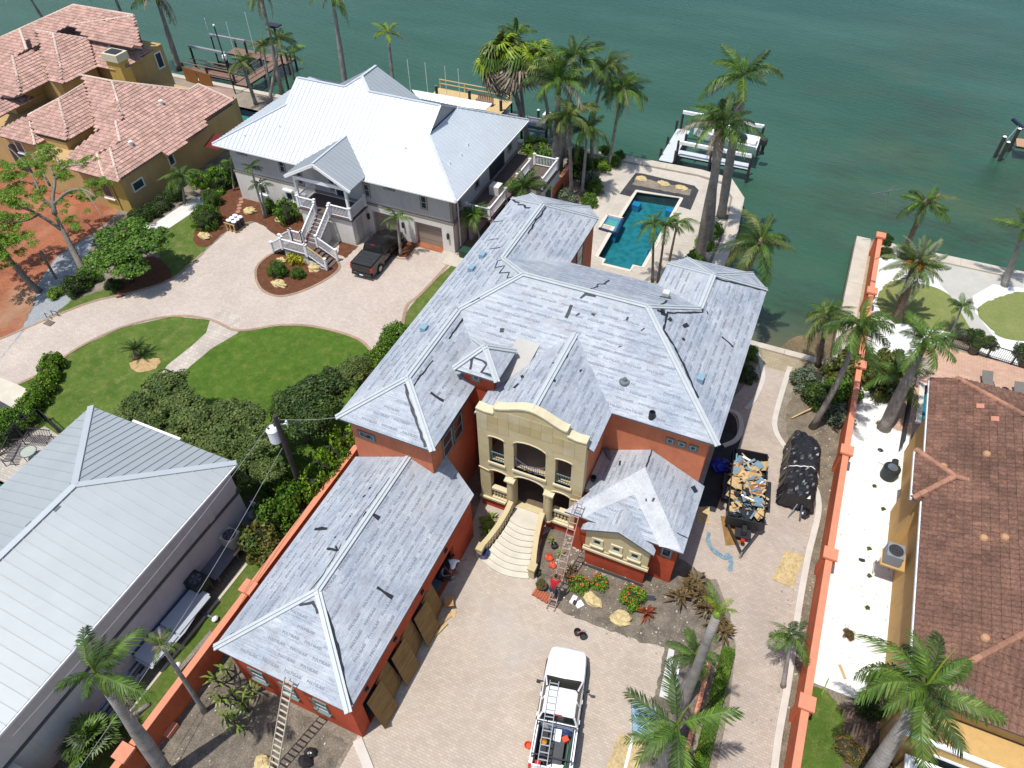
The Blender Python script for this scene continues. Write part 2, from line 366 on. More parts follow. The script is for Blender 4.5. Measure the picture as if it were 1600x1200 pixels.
sheet('mulch_bed', [(303,378),(312,345),(350,300),(380,290),(470,330),(482,370),(440,372),(395,345),(352,362),(325,385)], .02, m_mulch, smooth=5)
sheet('mulch_bed', [(530,372),(560,385),(540,403),(528,398)], .02, m_mulch)
sheet('mulch_bed', [(620,400),(613,392),(622,382),(640,374),(652,380),(645,392),(635,402)], .02, m_mulch, smooth=5)
strip('bed_border', [(645,394),(635,404),(620,403),(612,394),(620,381)], .16, .02, pvEdge, smooth=5)
sheet('mulch_bed', [(180,465),(200,420),(240,400),(268,425),(255,440),(215,452)], .02, m_mulch, smooth=5)
sheet('mulch_ring', [(202,570),(212,563),(240,560),(249,560),(247,572),(232,580),(212,581)], .02, mk('tan_mulch', rgb((200,168,120)), .2, 4, .95, bump=.5, bscale=30, fine=.3), smooth=5)
sheet('apron', [(-40,640),(-40,590),(0,590),(28,601),(50,612),(34,645),(0,626)], .016, mk('pale_concrete', rgb((226,216,196)), .1, .8, .85))
m_road = mk('asphalt', (.06,.06,.065), .25, 2, .9, bump=.4, bscale=30)
sheet('street', [(-400,700),(-60,600),(0,627),(34,646),(-20,720),(-300,900)], .02, m_road)
# ---- terracotta house lot
pvC = pavers('terracotta_pavers', rgb((206,130,92)), rgb((186,108,72)), rgb((120,80,60)), .22, .11, dirt=rgb((206,176,140)), stain=.3)
sheet('brick_driveway', [(-200,640),(-300,350),(-60,240),(60,250),(140,270),(185,330),(170,345),(150,360),(90,400),(60,440),(50,480),(30,520),(0,560)], .009, pvC, label='orange brick drive in front of the terracotta roofed house')
m_gravel = mk('grey_gravel', rgb((170,174,176)), .15, 5, .95, bump=.8, bscale=45, fine=.35)
sheet('gravel_strip', [(0,562),(30,522),(52,480),(62,440),(90,400),(150,365),(110,470),(85,490),(40,515)], .014, m_gravel)
sheet('white_path', [(215,352),(240,350),(300,310),(330,300),(322,318),(265,356),(235,362)], .016, mk('white_concrete', rgb((238,234,226)), .06, 1, .8))
pvD = pavers('pool_deck_pavers', rgb((190,178,160)), rgb((176,160,140)), rgb((130,120,104)), .3, .15, stain=.3)
sheet('pool_terrace', [(-74,50),(-46.5,50),(-46.5,63),(-74,63)], .006, pvD, world=True, holes=[lpool])
# ---- grey metal roofed house lot
pvE = pavers('cream_pavers', rgb((228,220,206)), rgb((206,196,182)), rgb((176,164,150)), .3, .15, stain=.2)
sheet('patio', [(p.x,p.y) for p in px([(-300,830),(-60,735),(70,666),(116,696),(200,760),(140,900),(-200,1300)])], .01, pvE, world=True, holes=[gpool])
sheet('side_yard', [(-36,-6),(-20.95,-6),(-20.95,19.4),(-25.6,19.4),(-25.6,-6)][1:], .006, lawnD, world=True)
sheet('paver_strip', [(-25.8,-2),(-23.2,-2),(-22.9,17.4),(-25.8,17.4)], .012, pavers('mossy_pavers', rgb((150,140,122)), rgb((130,120,100)), rgb((90,86,70)), .24, .12, dirt=rgb((100,100,70))), world=True)
sheet('concrete_edge', [(-23.2,-2),(-23.05,-2),(-22.75,17.4),(-22.9,17.4)], .05, m_seawall, world=True, thick=.04)
# ---- centre house: paved court, right-hand drive and borders
pvB = pavers('court_pavers', rgb((222,206,188)), rgb((208,190,172)), rgb((190,173,156)), .26, .13, stain=.14, dirt=rgb((206,198,190)))
sheet('court', [(-12.1,20),(-12.1,-8),(.4,-8),(1.2,13.5),(1.6,19.5),(-.6,22),(-4.7,22.3),(-6.7,22.3),(-7.7,22.5),(-7.5,23),(-12.6,23)], .008, pvB, world=True)
sheet('side_drive', [(1120,905),(1140,960),(1150,1010),(1140,1100),(1118,1210),(1208,1210),(1232,1090),(1250,960),(1262,880),(1278,790),(1260,745),(1230,700),(1212,680),(1216,640),(1235,575),(1190,560),(1165,600),(1130,640),(1090,700),(1070,780),(1060,880),(1100,905)], .008, pavers('side_drive_pavers', rgb((216,200,184)), rgb((202,184,168)), rgb((184,168,152)), .26, .13, stain=.16, dirt=rgb((206,198,188))))
m_curb = mk('pale_curb', rgb((224,216,204)), .08, 1.5, .8, bump=.1)
strip('drive_curb', [(1208,1215),(1216,1150),(1232,1060),(1246,960),(1262,870),(1279,790),(1262,742),(1230,704),(1211,672),(1214,640),(1234,574)], .34, .01, m_curb, h=.07, smooth=5)
strip('drive_curb', [(1165,640),(1180,622),(1192,590),(1186,560),(1176,548)], .3, .01, m_curb, h=.07, smooth=5)
strip('planter_ring', [(1130,640),(1152,648),(1158,668),(1150,688),(1130,698)], .3, .01, m_curb, h=.12, smooth=5)
sheet('planter_soil', [(1118,640),(1145,648),(1152,668),(1146,686),(1118,695)], .014, mk('dark_soil', (.035,.03,.025), .3, 3, .95, bump=.6), smooth=5)
sheet('inlet_patio', [(1190,545),(1272,570),(1262,590),(1192,572)], .01, MATS['sandy_pavers'])
sheet('felt_and_shade', [(-.4,27.4),(.75,27.5),(1.0,34),(-.4,34)], .03, mk('black_felt_shade', (.03,.032,.035), .3, 2, .8), world=True, thick=.01)  # black felt and the house shadow beside it, painted as one dark sheet
sheet('planting_bed', [(846,838),(838,905),(850,938),(880,957),(930,976),(1000,1003),(1040,1012),(1050,1020),(1080,1050),(1135,1000),(1140,960),(1110,905),(1060,870),(900,800)], .012, mk('bed_soil', rgb((128,118,104)), .35, 1.6, .95, bump=.6, bscale=14, fine=.3))
sheet('planting_bed', [(-20.5,-4),(-12.3,-4),(-12.3,7.6),(-18.7,8.2),(-20.5,20)], .012, MATS['bed_soil'], world=True)
sheet('planting_bed', [(1038,1008),(1030,1060),(1012,1120),(985,1300),(1058,1300),(1078,1160),(1112,1040),(1112,1015),(1085,1012)], .014, MATS['bed_soil'])
strip('court_curb', [(-12.0,7.9),(-9.6,6.1),(-8.6,5.2)], .45, .01, m_curb, h=.08, smooth=0, world=True)
m_pebble = mk('white_pebbles', rgb((246,246,240), .78), .12, 1.2, .95, bump=.7, bscale=40, fine=.3)
sheet('pebble_yard', [(7.1,19.4),(11,19.4),(11,38.4),(10.2,46),(13.5,50),(20,46.3),(40,46.3),(40,60),(7.1,60)], .006, m_pebble, world=True)
sheet('lawn', [(7.25,10),(8.6,10),(9.4,15),(9.1,18.6),(8.3,19.2),(7.25,19.3)], .01, lawnA, world=True)
sheet('mulch_patch', [(8.6,10),(11.4,10),(11.4,18.9),(9.9,19.2),(8.7,18.7),(9.4,15)], .009, mk('dull_mulch', rgb((118,98,84)), .3, 2.5, .95, bump=.8, bscale=26, fine=.4), world=True)
sheet('lawn', [(1372,480),(1375,455),(1400,438),(1470,452),(1508,487),(1530,520),(1480,518),(1430,510),(1395,500)], .014, lawnC, smooth=5)
sheet('lawn', [(1527,488),(1545,470),(1610,455),(1700,480),(1700,560),(1610,535),(1566,528),(1545,510)], .014, lawnC, smooth=5)
m_walk = mk('walk_concrete', rgb((206,202,192)), .08, .8, .85)
sheet('walkway', [(1465,410),(1600,435),(1600,450),(1552,444),(1520,462),(1524,488),(1552,524),(1562,538),(1532,537),(1520,520),(1500,485),(1485,462),(1470,445),(1458,425)], .018, m_walk)
sheet('planting_bed', [(1258,580),(1290,560),(1345,565),(1322,700),(1290,860),(1270,960),(1240,1100),(1212,1220),(1262,1220),(1300,1010),(1322,850)][::1][:0] or [(5.0,42.5),(6.9,42.5),(6.9,10),(5.25,10),(5.0,16),(4.85,22),(4.8,30),(4.45,33.3),(3.6,35.5),(3.3,37.3),(3.4,39.5),(3.6,42.5)], .006, mk('mulchy_soil', rgb((136,124,106)), .35, 1.3, .95, bump=.7, bscale=16, fine=.35), world=True)
pvF = pavers('salmon_pavers', rgb((232,192,166)), rgb((218,176,150)), rgb((190,150,128)), .4, .2, stain=.12)
sheet('pool_deck', [(1391,668),(1400,600),(1425,560),(1455,540),(1484,545),(1700,600),(1700,760),(1455,690)], .02, pvF, holes=[[(p[0], p[1]) for p in rpool]])
# ---- pool terrace of the centre house
pvG = pavers('terrace_pavers', rgb((232,222,206)), rgb((218,206,190)), rgb((200,188,172)), .3, .15, stain=.16)
sheet('terrace', [(-19.2,64.6),(-17.5,59),(-16.2,52),(-14,44),(-12.4,36.5),(-5,36.5),(-5,45),(-5.4,52),(-5.3,57.3),(-5.8,62.3),(-7.1,64.4),(-9.5,64.9)], .008, pvG, world=True, holes=[[(p[0], p[1]) for p in poolh]])
sheet('slate_surround', [(968,303),(993,270),(1004,271),(1085,290),(1092,297),(1079,328),(1060,322),(1066,308),(994,296),(985,307)], .014, pavers('black_slate', (.045,.045,.05), (.07,.07,.075), (.03,.03,.03), .12, .3))
sheet('fire_bed', [(994,276),(1082,296),(1077,306),(988,288)], .02, m_soil)
strip('pool_coping', [(p[0], p[1]) for p in poolh], .32, .012, mk('cream_coping', rgb((236,228,212)), .06, 1, .7), closed=True, smooth=0, h=.04, world=True)
# pools: plastered basin, water lets the floor show through
m = NT('pool_water'); tr = m.n('BsdfTransparent'); tr.inputs[0].default_value = (.60,.90,.94,1); gl = m.n('BsdfGlossy'); gl.inputs['Roughness'].default_value = .04
fr = m.n('Fresnel'); fr.inputs[0].default_value = 1.33; mx = m.n('MixShader'); bp = m.n('Bump'); bp.inputs['Strength'].default_value = .35; bp.inputs['Distance'].default_value = .05
m.l(m.noise(m.pos(), 3.2, 3), bp.inputs['Height']); m.l(bp.outputs[0], gl.inputs['Normal']); m.l(bp.outputs[0], fr.inputs['Normal']); m.l(fr.outputs[0], mx.inputs[0]); m.l(tr.outputs[0], mx.inputs[1]); m.l(gl.outputs[0], mx.inputs[2]); m.l(mx.outputs[0], m.t.nodes['Material Output'].inputs[0])
m_pw = m.m
m = NT('pool_plaster'); v = m.pos(); vo = m.n('TexVoronoi', feature='SMOOTH_F1'); vo.inputs['Scale'].default_value = 2.2; m.l(m.pos(scale=(1,1,1)), vo.inputs['Vector'])
m.col(m.mix(m.ramp(vo.outputs[0], [(.1, 0.), (.6, 1.)]), rgb((30,112,118), .72), rgb((56,142,148), .72))); m_pl = m.fin(.7)
m_blue = mk('blue_tile', rgb((60,150,200)), .15, 4, .4); m_wl = mk('dark_pool_tile', rgb((50,60,96)), .3, 6, .35)
def pool(loop, depth, label, cat='swimming pool', plaster=None, name='swimming_pool', water=None):
    loop = [Vector((p[0], p[1], 0)) for p in loop]; t = thing(name, label, cat, (loop[0].x, loop[0].y, 0), world=True)
    n = len(loop); ar = sum(loop[i].x*loop[(i+1)%n].y-loop[(i+1)%n].x*loop[i].y for i in range(n))
    if ar < 0: loop = loop[::-1]
    MB().add([(p.x, p.y, -depth) for p in loop], [tuple(range(n))]).build('floor', plaster or m_pl, t)
    MB().add([(p.x, p.y, -.001) for p in loop]+[(p.x, p.y, -depth) for p in loop], [((i+1)%n, i, n+i, n+(i+1)%n)[::-1] for i in range(n)]).build('tiled_wall', m_wl, t)
    MB().add([(p.x, p.y, -.14) for p in loop], [tuple(range(n))]).build('water_surface', water or m_pw, t)
    return t
t = pool(poolh, 1.0, 'large stepped teal swimming pool behind the underlayment covered house')
def blk(t, name, pts, z0, z1, m, zz=-.3): MB().prism([P(u, v, zz) for u, v in pts], max(z0, -.99), z1).build(name, m, t)
blk(t, 'tanning_ledge', [(1019,378),(1052,386),(1044,397),(1012,390)], -1.4, -.35, m_blue)
blk(t, 'corner_seat', [(985,311),(1003,316),(998,322),(984,318)], -1.4, -.35, m_blue)
blk(t, 'corner_seat', [(1041,323),(1058,326),(1054,332),(1040,328)], -1.4, -.35, m_blue)
spa = [P(u, v, 0) for u, v in ((949,337),(973,343),(962,366),(936,358))]
t = thing('spa', 'small square raised blue spa at the edge of the big pool', 'spa', spa[0], world=True)
c0 = sum(spa, Vector())/4
MB().prism(spa, -.99, -.05).build('spa_basin', m_blue, t)
MB().prism([c0+(p-c0)*.62 for p in spa], -.05, -.02).build('spa_water', mk('spa_green', rgb((96,176,160)), .15, 4, .15, spec=.6), t)
for i in range(4):
    a, b = spa[i], spa[(i+1) % 4]; MB().beam((a.x, a.y, .06), (b.x, b.y, .06), .2, .2).build('rim', m_wl if i in (1, 2) else MATS['cream_coping'], t)
strip('pool_coping', [(p[0], p[1]) for p in rpool], .35, .024, MATS['cream_coping'], closed=True, smooth=0, h=.04, world=True)
pool(rpool, 1.0, 'narrow blue pool beside the tiled house at the right', plaster=mk('bright_plaster', rgb((60,150,165)), .2, 2, .6))
pool([Vector((p[0], p[1], 0)) for p in lpool], 1.0, 'green pool between the terracotta house and the seawall', plaster=mk('green_plaster', rgb((80,150,130)), .1, 2, .6))
pool([Vector((p[0], p[1], 0)) for p in gpool], .6, 'covered green pool at the left edge beside the cast iron benches', plaster=mk('pool_cover_green', rgb((20,120,90)), .1, 2, .6), water=mk('green_cover', rgb((16,116,88)), .1, 2, .5))
# ================================================================ roofing helpers
def facet_axes(poly):
    poly = [Vector(p) for p in poly]; n = Vector((0, 0, 0))
    for i in range(len(poly)): n += poly[i].cross(poly[(i+1) % len(poly)])
    n.normalize()
    if n.z < 0: n = -n; poly = poly[::-1]
    upv = (Vector((0, 0, 1))-n*n.z)
    upv = upv.normalized() if upv.length > 1e-4 else Vector((0, 1, 0))
    return poly, n, upv.cross(n).normalized(), upv
def slab(poly, thick=.12, mb=None, mi=0, side=1):
    """roof slope: UV in metres along eave / up the slope"""
    poly, n, u, v = facet_axes(poly); mb = mb or MB(); k = len(poly)
    top = poly; bot = [p-Vector((0, 0, thick)) for p in poly]
    uvs = [(p.dot(u), p.dot(v)) for p in top]
    mb.add(top+bot, [tuple(range(k))], mi, [uvs]); o = len(mb.v)-2*k
    for i in range(k):
        j = (i+1) % k; mb.f.append((o+i, o+k+i, o+k+j, o+j)); mb.mi.append(side)
    mb.f.append(tuple(o+k+i for i in range(k))[::-1]); mb.mi.append(side)
    return mb
def inside(pt, poly):
    x, y = pt; c = False; n = len(poly)
    for i in range(n):
        (x0, y0), (x1, y1) = poly[i], poly[(i+1) % n]
        if (y0 > y) != (y1 > y) and x < (x1-x0)*(y-y0)/(y1-y0)+x0: c = not c
    return c
def clip(poly, axis, val, keep_less):
    out = []; n = len(poly); s = 1 if keep_less else -1
    for i in range(n):
        a, b = poly[i], poly[(i+1) % n]; da = s*(val-a[axis]); db = s*(val-b[axis])
        if da >= 0: out.append(a)
        if (da > 0 > db) or (da < 0 < db):
            t = da/(da-db); out.append((a[0]+(b[0]-a[0])*t, a[1]+(b[1]-a[1])*t))
    return out
# ---------------------------------------------------------------- lettering mesh from the built-in font
def text_mesh(txt, h, bold=.0):
    cu = bpy.data.curves.new('t', 'FONT'); cu.body = txt; cu.size = h; cu.resolution_u = 1; cu.offset = bold; cu.fill_mode = 'FRONT'
    o = bpy.data.objects.new('t', cu); COL.objects.link(o); dg = bpy.context.evaluated_depsgraph_get()
    me = bpy.data.meshes.new_from_object(o.evaluated_get(dg)); V = [tuple(v.co) for v in me.vertices]; Fs = [tuple(p.vertices) for p in me.polygons]
    bpy.data.objects.remove(o); bpy.data.curves.remove(cu); bpy.data.meshes.remove(me)
    xs = [v[0] for v in V]; return V, Fs, min(xs), max(xs)
TX = text_mesh('POLYGLASS', .2, .008)
# ---------------------------------------------------------------- materials of the centre house
m = NT('roof_underlayment'); uv = m.pos(kind='uv'); wp = m.pos()
base = m.mix(m.ramp(m.noise(wp, .5, 5, .6), [(.35, 0.), (.65, 1.)]), rgb((186,196,208)), rgb((218,223,229)))
mp = m.n('Mapping'); mp.inputs['Scale'].default_value = (1.1, 7.5, 1); m.l(uv, mp.inputs[0])
blot = m.ramp(m.noise(mp.outputs[0], 2.0, 4, .75), [(.50, 1.), (.60, .80), (.75, .70)])
c = m.mix(.75, base, blot, 'MULTIPLY')
br = m.n('TexBrick'); br.inputs['Scale'].default_value = 1; br.inputs['Brick Width'].default_value = .62; br.inputs['Row Height'].default_value = .135; br.inputs['Mortar Size'].default_value = .0
br.inputs['Color1'].default_value = (1, 1, 1, 1); br.inputs['Color2'].default_value = (.80, .815, .84, 1); br.offset = .37; m.l(uv, br.inputs['Vector'])
c = m.mix(.8, c, br.outputs['Color'], 'MULTIPLY')
wd = m.n('TexBrick'); wd.inputs['Scale'].default_value = 1; wd.inputs['Brick Width'].default_value = .30; wd.inputs['Row Height'].default_value = .115; wd.inputs['Mortar Size'].default_value = .022; wd.inputs['Mortar Smooth'].default_value = .3; wd.inputs['Bias'].default_value = -.15
wd.inputs['Color1'].default_value = (1, 1, 1, 1); wd.inputs['Color2'].default_value = (.60, .62, .66, 1); wd.inputs['Mortar'].default_value = (1, 1, 1, 1); wd.offset = .43; m.l(uv, wd.inputs['Vector'])
ink = m.ramp(m.noise(m.pos(scale=(60, 26, 1), kind='uv'), 1, 2, .6), [(.40, 0.), (.55, .9)])
c = m.mix(ink, c, m.mix(1., c, wd.outputs['Color'], 'MULTIPLY'))
mp2 = m.n('Mapping'); mp2.inputs['Scale'].default_value = (9, 3, 1); m.l(uv, mp2.inputs[0])
small = m.ramp(m.noise(mp2.outputs[0], 2.4, 5, .8), [(.50, 1.), (.58, .55)])
rows = m.n('TexWave', wave_type='BANDS', bands_direction='Y'); rows.inputs['Scale'].default_value = 1.05; m.l(uv, rows.inputs['Vector'])
c = m.mix(m.ramp(rows.outputs[1], [(.35, 0.), (.7, .75)]), c, m.mix(1., c, small, 'MULTIPLY'))
sp = m.n('SeparateXYZ'); m.l(uv, sp.inputs[0]); fr = m.n('Math', operation='FRACT'); dv = m.n('Math', operation='DIVIDE'); m.l(sp.outputs[1], dv.inputs[0]); dv.inputs[1].default_value = .96; m.l(dv.outputs[0], fr.inputs[0])
c = m.mix(m.ramp(fr.outputs[0], [(.0, .5), (.02, .5), (.028, 0.)]), c, rgb((108,112,122)))
c = m.mix(m.ramp(m.noise(wp, .9, 6, .7), [(.52, 0.), (.72, .5)]), c, rgb((150,138,142)))
c = m.mix(m.ramp(m.noise(wp, .23, 5, .6), [(.45, 0.), (.7, .4)]), c, rgb((212,213,214)))
m.col(c); m.bump(m.noise(wp, 7, 5), .2, .02); m_und = m.fin(.7, 0, .35)
m_print = mk('grey_print', rgb((138,145,158)), .1, 3, .7)
m_tar = mk('black_sealant', (.022,.024,.03), .25, 8, .55, bump=.3, bscale=30)
m_hipm = mk('galvanised_batten', rgb((208,214,216)), .06, 2, .5, spec=.5)
m_fasc = mk('grey_fascia', rgb((100,106,112)), .1, 2, .6)
m_patch = mk('white_membrane', rgb((222,222,216)), .1, 1.5, .7)
def stucco(name, c, stain=.25, k=.66):
    m = NT(name); v = m.pos(); c = rgb(c, k)
    a = m.mix(m.ramp(m.noise(v, .55, 6, .7), [(.3, 0.), (.7, 1.)]), tuple(x*(1-stain) for x in c), tuple(min(.9, x*(1+stain*.5)) for x in c))
    a = m.mix(m.ramp(m.noise(m.pos(scale=(1, 1, .25)), 2.2, 6, .75), [(.5, 0.), (.75, .5)]), a, tuple(x*.6 for x in c)); a = m.mix(m.ramp(m.noise(m.pos(scale=(3, 3, .3)), 2.4, 5, .8), [(.55, 0.), (.75, .35)]), a, tuple(min(.8, x*1.3+.03) for x in c))
    m.col(a); m.bump(m.noise(v, 30, 4), .2, .01); return m.fin(.9, 0, .2)
m_red = stucco('terracotta_stucco', (214,96,64), .3); m_org = stucco('orange_stucco', (240,146,106), .2)
m_org2 = stucco('orange_wall_paint', (232,124,82), .25); m_salm = mk('salmon_cap', rgb((240,156,122)), .08, 2, .8)
m = NT('cast_stone'); v = m.pos()
c = m.mix(m.ramp(m.noise(m.pos(scale=(1,1,2.2)), .9, 5, .65), [(.3, 0.), (.7, 1.)]), rgb((222,202,152), .66), rgb((234,218,176), .66))
c = m.mix(m.ramp(m.noise(v, 3.2, 5, .7), [(.55, 0.), (.75, .4)]), c, rgb((196,166,104), .66)); m.col(c); m.bump(m.noise(v, 20, 4), .15, .01); m_stone = m.fin(.85, 0, .25)
m_stoneL = mk('pale_cast_stone', rgb((238,224,186)), .08, 2, .8, bump=.15)
m_steps = mk('white_travertine', rgb((240,232,214), .62), .1, 1.2, .7, bump=.1)
m_glass = mk('window_glass', (.03,.042,.05), .3, 1, .08, spec=.6); m_frm = mk('sage_frame', rgb((120,140,134)), .06, 2, .5); m_sash = mk('pale_sash', rgb((196,206,204)), .05, 2, .5)
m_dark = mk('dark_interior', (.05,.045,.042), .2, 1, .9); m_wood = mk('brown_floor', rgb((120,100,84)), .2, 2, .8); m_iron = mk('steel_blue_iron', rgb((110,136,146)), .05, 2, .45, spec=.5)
m_ply = NT('plywood'); v = m_ply.pos(); c = m_ply.mix(m_ply.ramp(m_ply.noise(m_ply.pos(scale=(1, .3, 3.5)), 2.6, 5, .65), [(.3, 0.), (.7, 1.)]), rgb((136,104,60)), rgb((182,142,86)))
c = m_ply.mix(m_ply.ramp(m_ply.noise(v, 1.4, 5, .7), [(.5, 0.), (.75, .6)]), c, rgb((118,88,52))); m_ply.col(c); m_ply = m_ply.fin(.8, 0, .3)
random.seed(11)
# ================================================================ the centre house
H0 = thing('main_house', 'large terracotta house under grey white roof underlayment with cream arched entrance', 'house', (-9.3, 31, 0), world=True)
def slope(poly, parent=H0, name='roof_slope', text=True, rows=1.35, m=m_und, skip=None):
    o = slab(poly).build(name, [m, m_fasc], parent)
    if text:
        pl, n, u, v = facet_axes(poly); p2 = [(p.dot(u), p.dot(v)) for p in pl]; d = pl[0].dot(n)
        V, Fs, x0, x1 = TX; mb = MB(); vmin = min(p[1] for p in p2); vmax = max(p[1] for p in p2); umin = min(p[0] for p in p2); umax = max(p[0] for p in p2)
        vv = vmin+.38; r = 0; s = .92/(x1-x0)
        while vv < vmax-.3:
            uu = umin+.1+(r*.53 % 1.18)+random.uniform(-.1, .1)
            while uu < umax:
                ok = all(inside((uu+a, vv+b), p2) for a, b in ((-.08, -.08), (1.0, -.08), (1.0, .22), (-.08, .22)))
                if ok and random.random() < .86 and not (skip and skip(u*(uu+.4)+v*vv+n*d)):
                    mb.add([u*(uu+a[0]*s)+v*(vv+a[1]*s)+n*(d+.005) for a in V], Fs)
                uu += 1.22
            vv += .49 if r % 2 == 0 else .47; r += 1
        if mb.v: mb.build('print', m_print, o, kind='stuff')
    return o
def batten(a, b, parent=H0, w=.16, h=.07, off=.03, two=True, m=m_hipm):
    a = Vector(a)+Vector((0, 0, off)); b = Vector(b)+Vector((0, 0, off)); mb = MB()
    side = (b-a).cross(Vector((0, 0, 1))).normalized()
    if two:
        mb.beam(a+side*.085-Vector((0, 0, .035)), b+side*.085-Vector((0, 0, .035)), .17, .05); mb.beam(a-side*.085-Vector((0, 0, .035)), b-side*.085-Vector((0, 0, .035)), .17, .05)
        mb.beam(a+Vector((0, 0, .03)), b+Vector((0, 0, .03)), .05, .07)
    else: mb.beam(a, b, w, h)
    return mb.build('hip_batten', m, parent)
Z8 = 8.0; rz = 9.45; mz = 10.87; lz = 9.66; bz = 9.6
A1, A2, A3, A4 = (-19.15,19.55,8), (-16.25,22.45,rz), (-16.25,28.5,rz), (-13.4,31.35,mz)
A5, A6 = (-15.83,33.78,lz), (-15.83,40.4,lz)
L1_, L2_, L3_, L4_ = (-19.15,42.75,8), (-18.11,43.81,8), (-13.53,43.84,8), (-12.5,42.7,8)
B4 = (-5.95,31.35,mz); B5 = (-3.41,33.9,bz); B6 = (-3.41,37.3,bz)
R1_, R2_, R3_, R4_ = (-6.62,39.55,8), (-5.64,40.57,8), (-1.33,40.6,8), (-.2,39.3,8)
slope([A1, A2, A3, A4, A5, A6, L1_])
slope([A1, (-13.35,19.55,8), A2])
slope([(-13.35,19.55,8), (-13.35,25.6,8), A3, A2])
slope([(-13.35,25.6,8), (-.2,25.6,8), B4, A4, A3], skip=lambda p: -12.4 < p.x < -5.8 and p.y < 25.7+3.4-abs(p.x+9.2) or (p.x < -11 and p.y < 27.6))
slope([L1_, A6, L2_]); slope([L2_, A6, L3_]); slope([L3_, A6, L4_])
slope([L4_, A6, A5, (-12.5,37.1,8)][::1])
slope([(-12.5,37.1,8), A5, A4, B4, B5, (-6.62,37.1,8)])
slope([(-6.62,37.1,8), B5, B6, R1_]); slope([R1_, B6, R2_]); slope([R2_, B6, R3_]); slope([R3_, B6, R4_])
slope([(-.2,25.6,8), R4_, B6, B5, B4])
for a, b in ((A1, A2), (A2, A3), (A3, A4), (A4, A5), (A5, A6), (A6, L1_), (A6, L2_), (A6, L3_), (A6, L4_), ((-13.35,19.55,8), A2), (A4, B4), (B4, B5), (B5, B6), (B6, R1_), (B6, R2_), (B6, R3_), (B6, R4_), (B4, (-.2,25.6,8))):
    batten(a, b)
# entrance gable
G0, G1 = (-9.2,22.75,9.68), (-9.2,29.0,9.68)
slope([(-12.56,22.75,8), G0, G1, (-12.56,25.65,8)]); slope([G0, (-5.84,22.75,8), (-5.84,25.65,8), G1]); batten(G0, G1)
def wallbox(x0, y0, z0, x1, y1, z1, m, name='wall', parent=H0): return MB().bx(x0, y0, z0, x1, y1, z1).build(name, m, parent)
wallbox(-18.7,20.05,0,-13.8,42.3,7.86, m_org); wallbox(-13.797,26.05,0,-.65,36.7,7.855, m_org); wallbox(-6.2,36.69,0,-.65,39.0,7.86, m_org); wallbox(-5.3,38.99,0,-1.6,40.1,7.86, m_org)
wallbox(-18.0,42.29,0,-13.0,43.4,7.86, m_org); wallbox(-13.797,36.69,0,-12.9,42.29,7.86, m_org)
# slim soffits under the eaves
for a in ((-19.1,19.6,-13.4,20.04),(-19.1,20.06,-18.71,42.6),(-13.79,20.06,-13.4,25.9),(-5.8,25.65,-.25,26.04),(-.64,26.06,-.25,39.2)):
    wallbox(a[0],a[1],7.84,a[2],a[3],7.9, m_fasc, 'soffit')
# ---- tower
tc = (-13.1,25.3); tx0, tx1, ty0, ty1 = -14.42,-11.82,24.15,26.75
TA = (-13.12,25.45,10.3)
for a, b in (((tx0,ty0),(tx1,ty0)), ((tx1,ty0),(tx1,ty1)), ((tx1,ty1),(tx0,ty1)), ((tx0,ty1),(tx0,ty0))): slope([(*a,9.3),(*b,9.3),TA], name='tower_roof_slope')
for a in ((tx0,ty0),(tx1,ty0),(tx1,ty1),(tx0,ty1)): batten((*a,9.3), TA)
wallbox(tx0+.4,ty0+.4,6.5,tx1-.4,ty1-.4,9.17, m_red, 'tower_wall')
m_fl = mk('flat_membrane', rgb((206,202,194)), .06, .8, .8)
wallbox(-13.6,24.9,0,-12.36,26.04,8.0, m_org, 'stair_wall')
MB().add([(-12.35,24.5,8.12),(-11.1,25.0,8.35),(-10.9,27.9,9.16),(-12.3,27.9,9.16)], [(0,1,2,3)]).build('cricket_membrane', m_fl, H0)
# ---- windows
def window(parent, c, w, h, face='y-', sash=1, frame=.09, sill=None, arch=None, fm=None, pm=None, name='window', depth=.06):
    """frame and pane standing on a wall face; c = centre on the face"""
    x, y, z = c; fm = fm or m_frm
    def B(a0, b0, a1, b1, d0, d1):  # a along wall, b up, d outward
        if face == 'y-': return (x+a0, y-d1, z+b0, x+a1, y-d0, z+b1)
        if face == 'y+': return (x+a0, y+d0, z+b0, x+a1, y+d1, z+b1)
        if face == 'x+': return (x+d0, y+a0, z+b0, x+d1, y+a1, z+b1)
        return (x-d1, y+a0, z+b0, x-d0, y+a1, z+b1)
    mb = MB()
    for q in ((-w/2-frame,-h/2-frame,w/2+frame,-h/2),(-w/2-frame,h/2,w/2+frame,h/2+frame),(-w/2-frame,-h/2,-w/2,h/2),(w/2,-h/2,w/2+frame,h/2)): mb.bx(*B(*q,-.01,depth))
    f = mb.build(name, fm, parent)
    MB().bx(*B(-w/2,-h/2,w/2,h/2,-.01,depth*.35)).build('pane', pm or m_glass, f)
    if sash:
        mb = MB()
        for q in ((-w/2,-h/2,w/2,-h/2+.05),(-w/2,h/2-.05,w/2,h/2),(-w/2,-h/2+.05,-w/2+.05,h/2-.05),(w/2-.05,-h/2+.05,w/2,h/2-.05)): mb.bx(*B(*q,0,depth*.7))
        if sash > 1: mb.bx(*B(-w/2+.05,-.02,w/2-.05,.02,0,depth*.7))
        mb.build('sash', m_sash, f)
    if sill: MB().bx(*B(-w/2-frame-.05,-h/2-frame-.1,w/2+frame+.05,-h/2-frame,0,.16)).build('sill', sill, f)
    return f
window(H0, (-17.78,20.05,6.6), .9, .42); window(H0, (-13.8,21.75,6.0), 1.0, 1.6, 'x+', 2); window(H0, (-13.8,23.0,6.0), 1.0, 1.6, 'x+', 2)
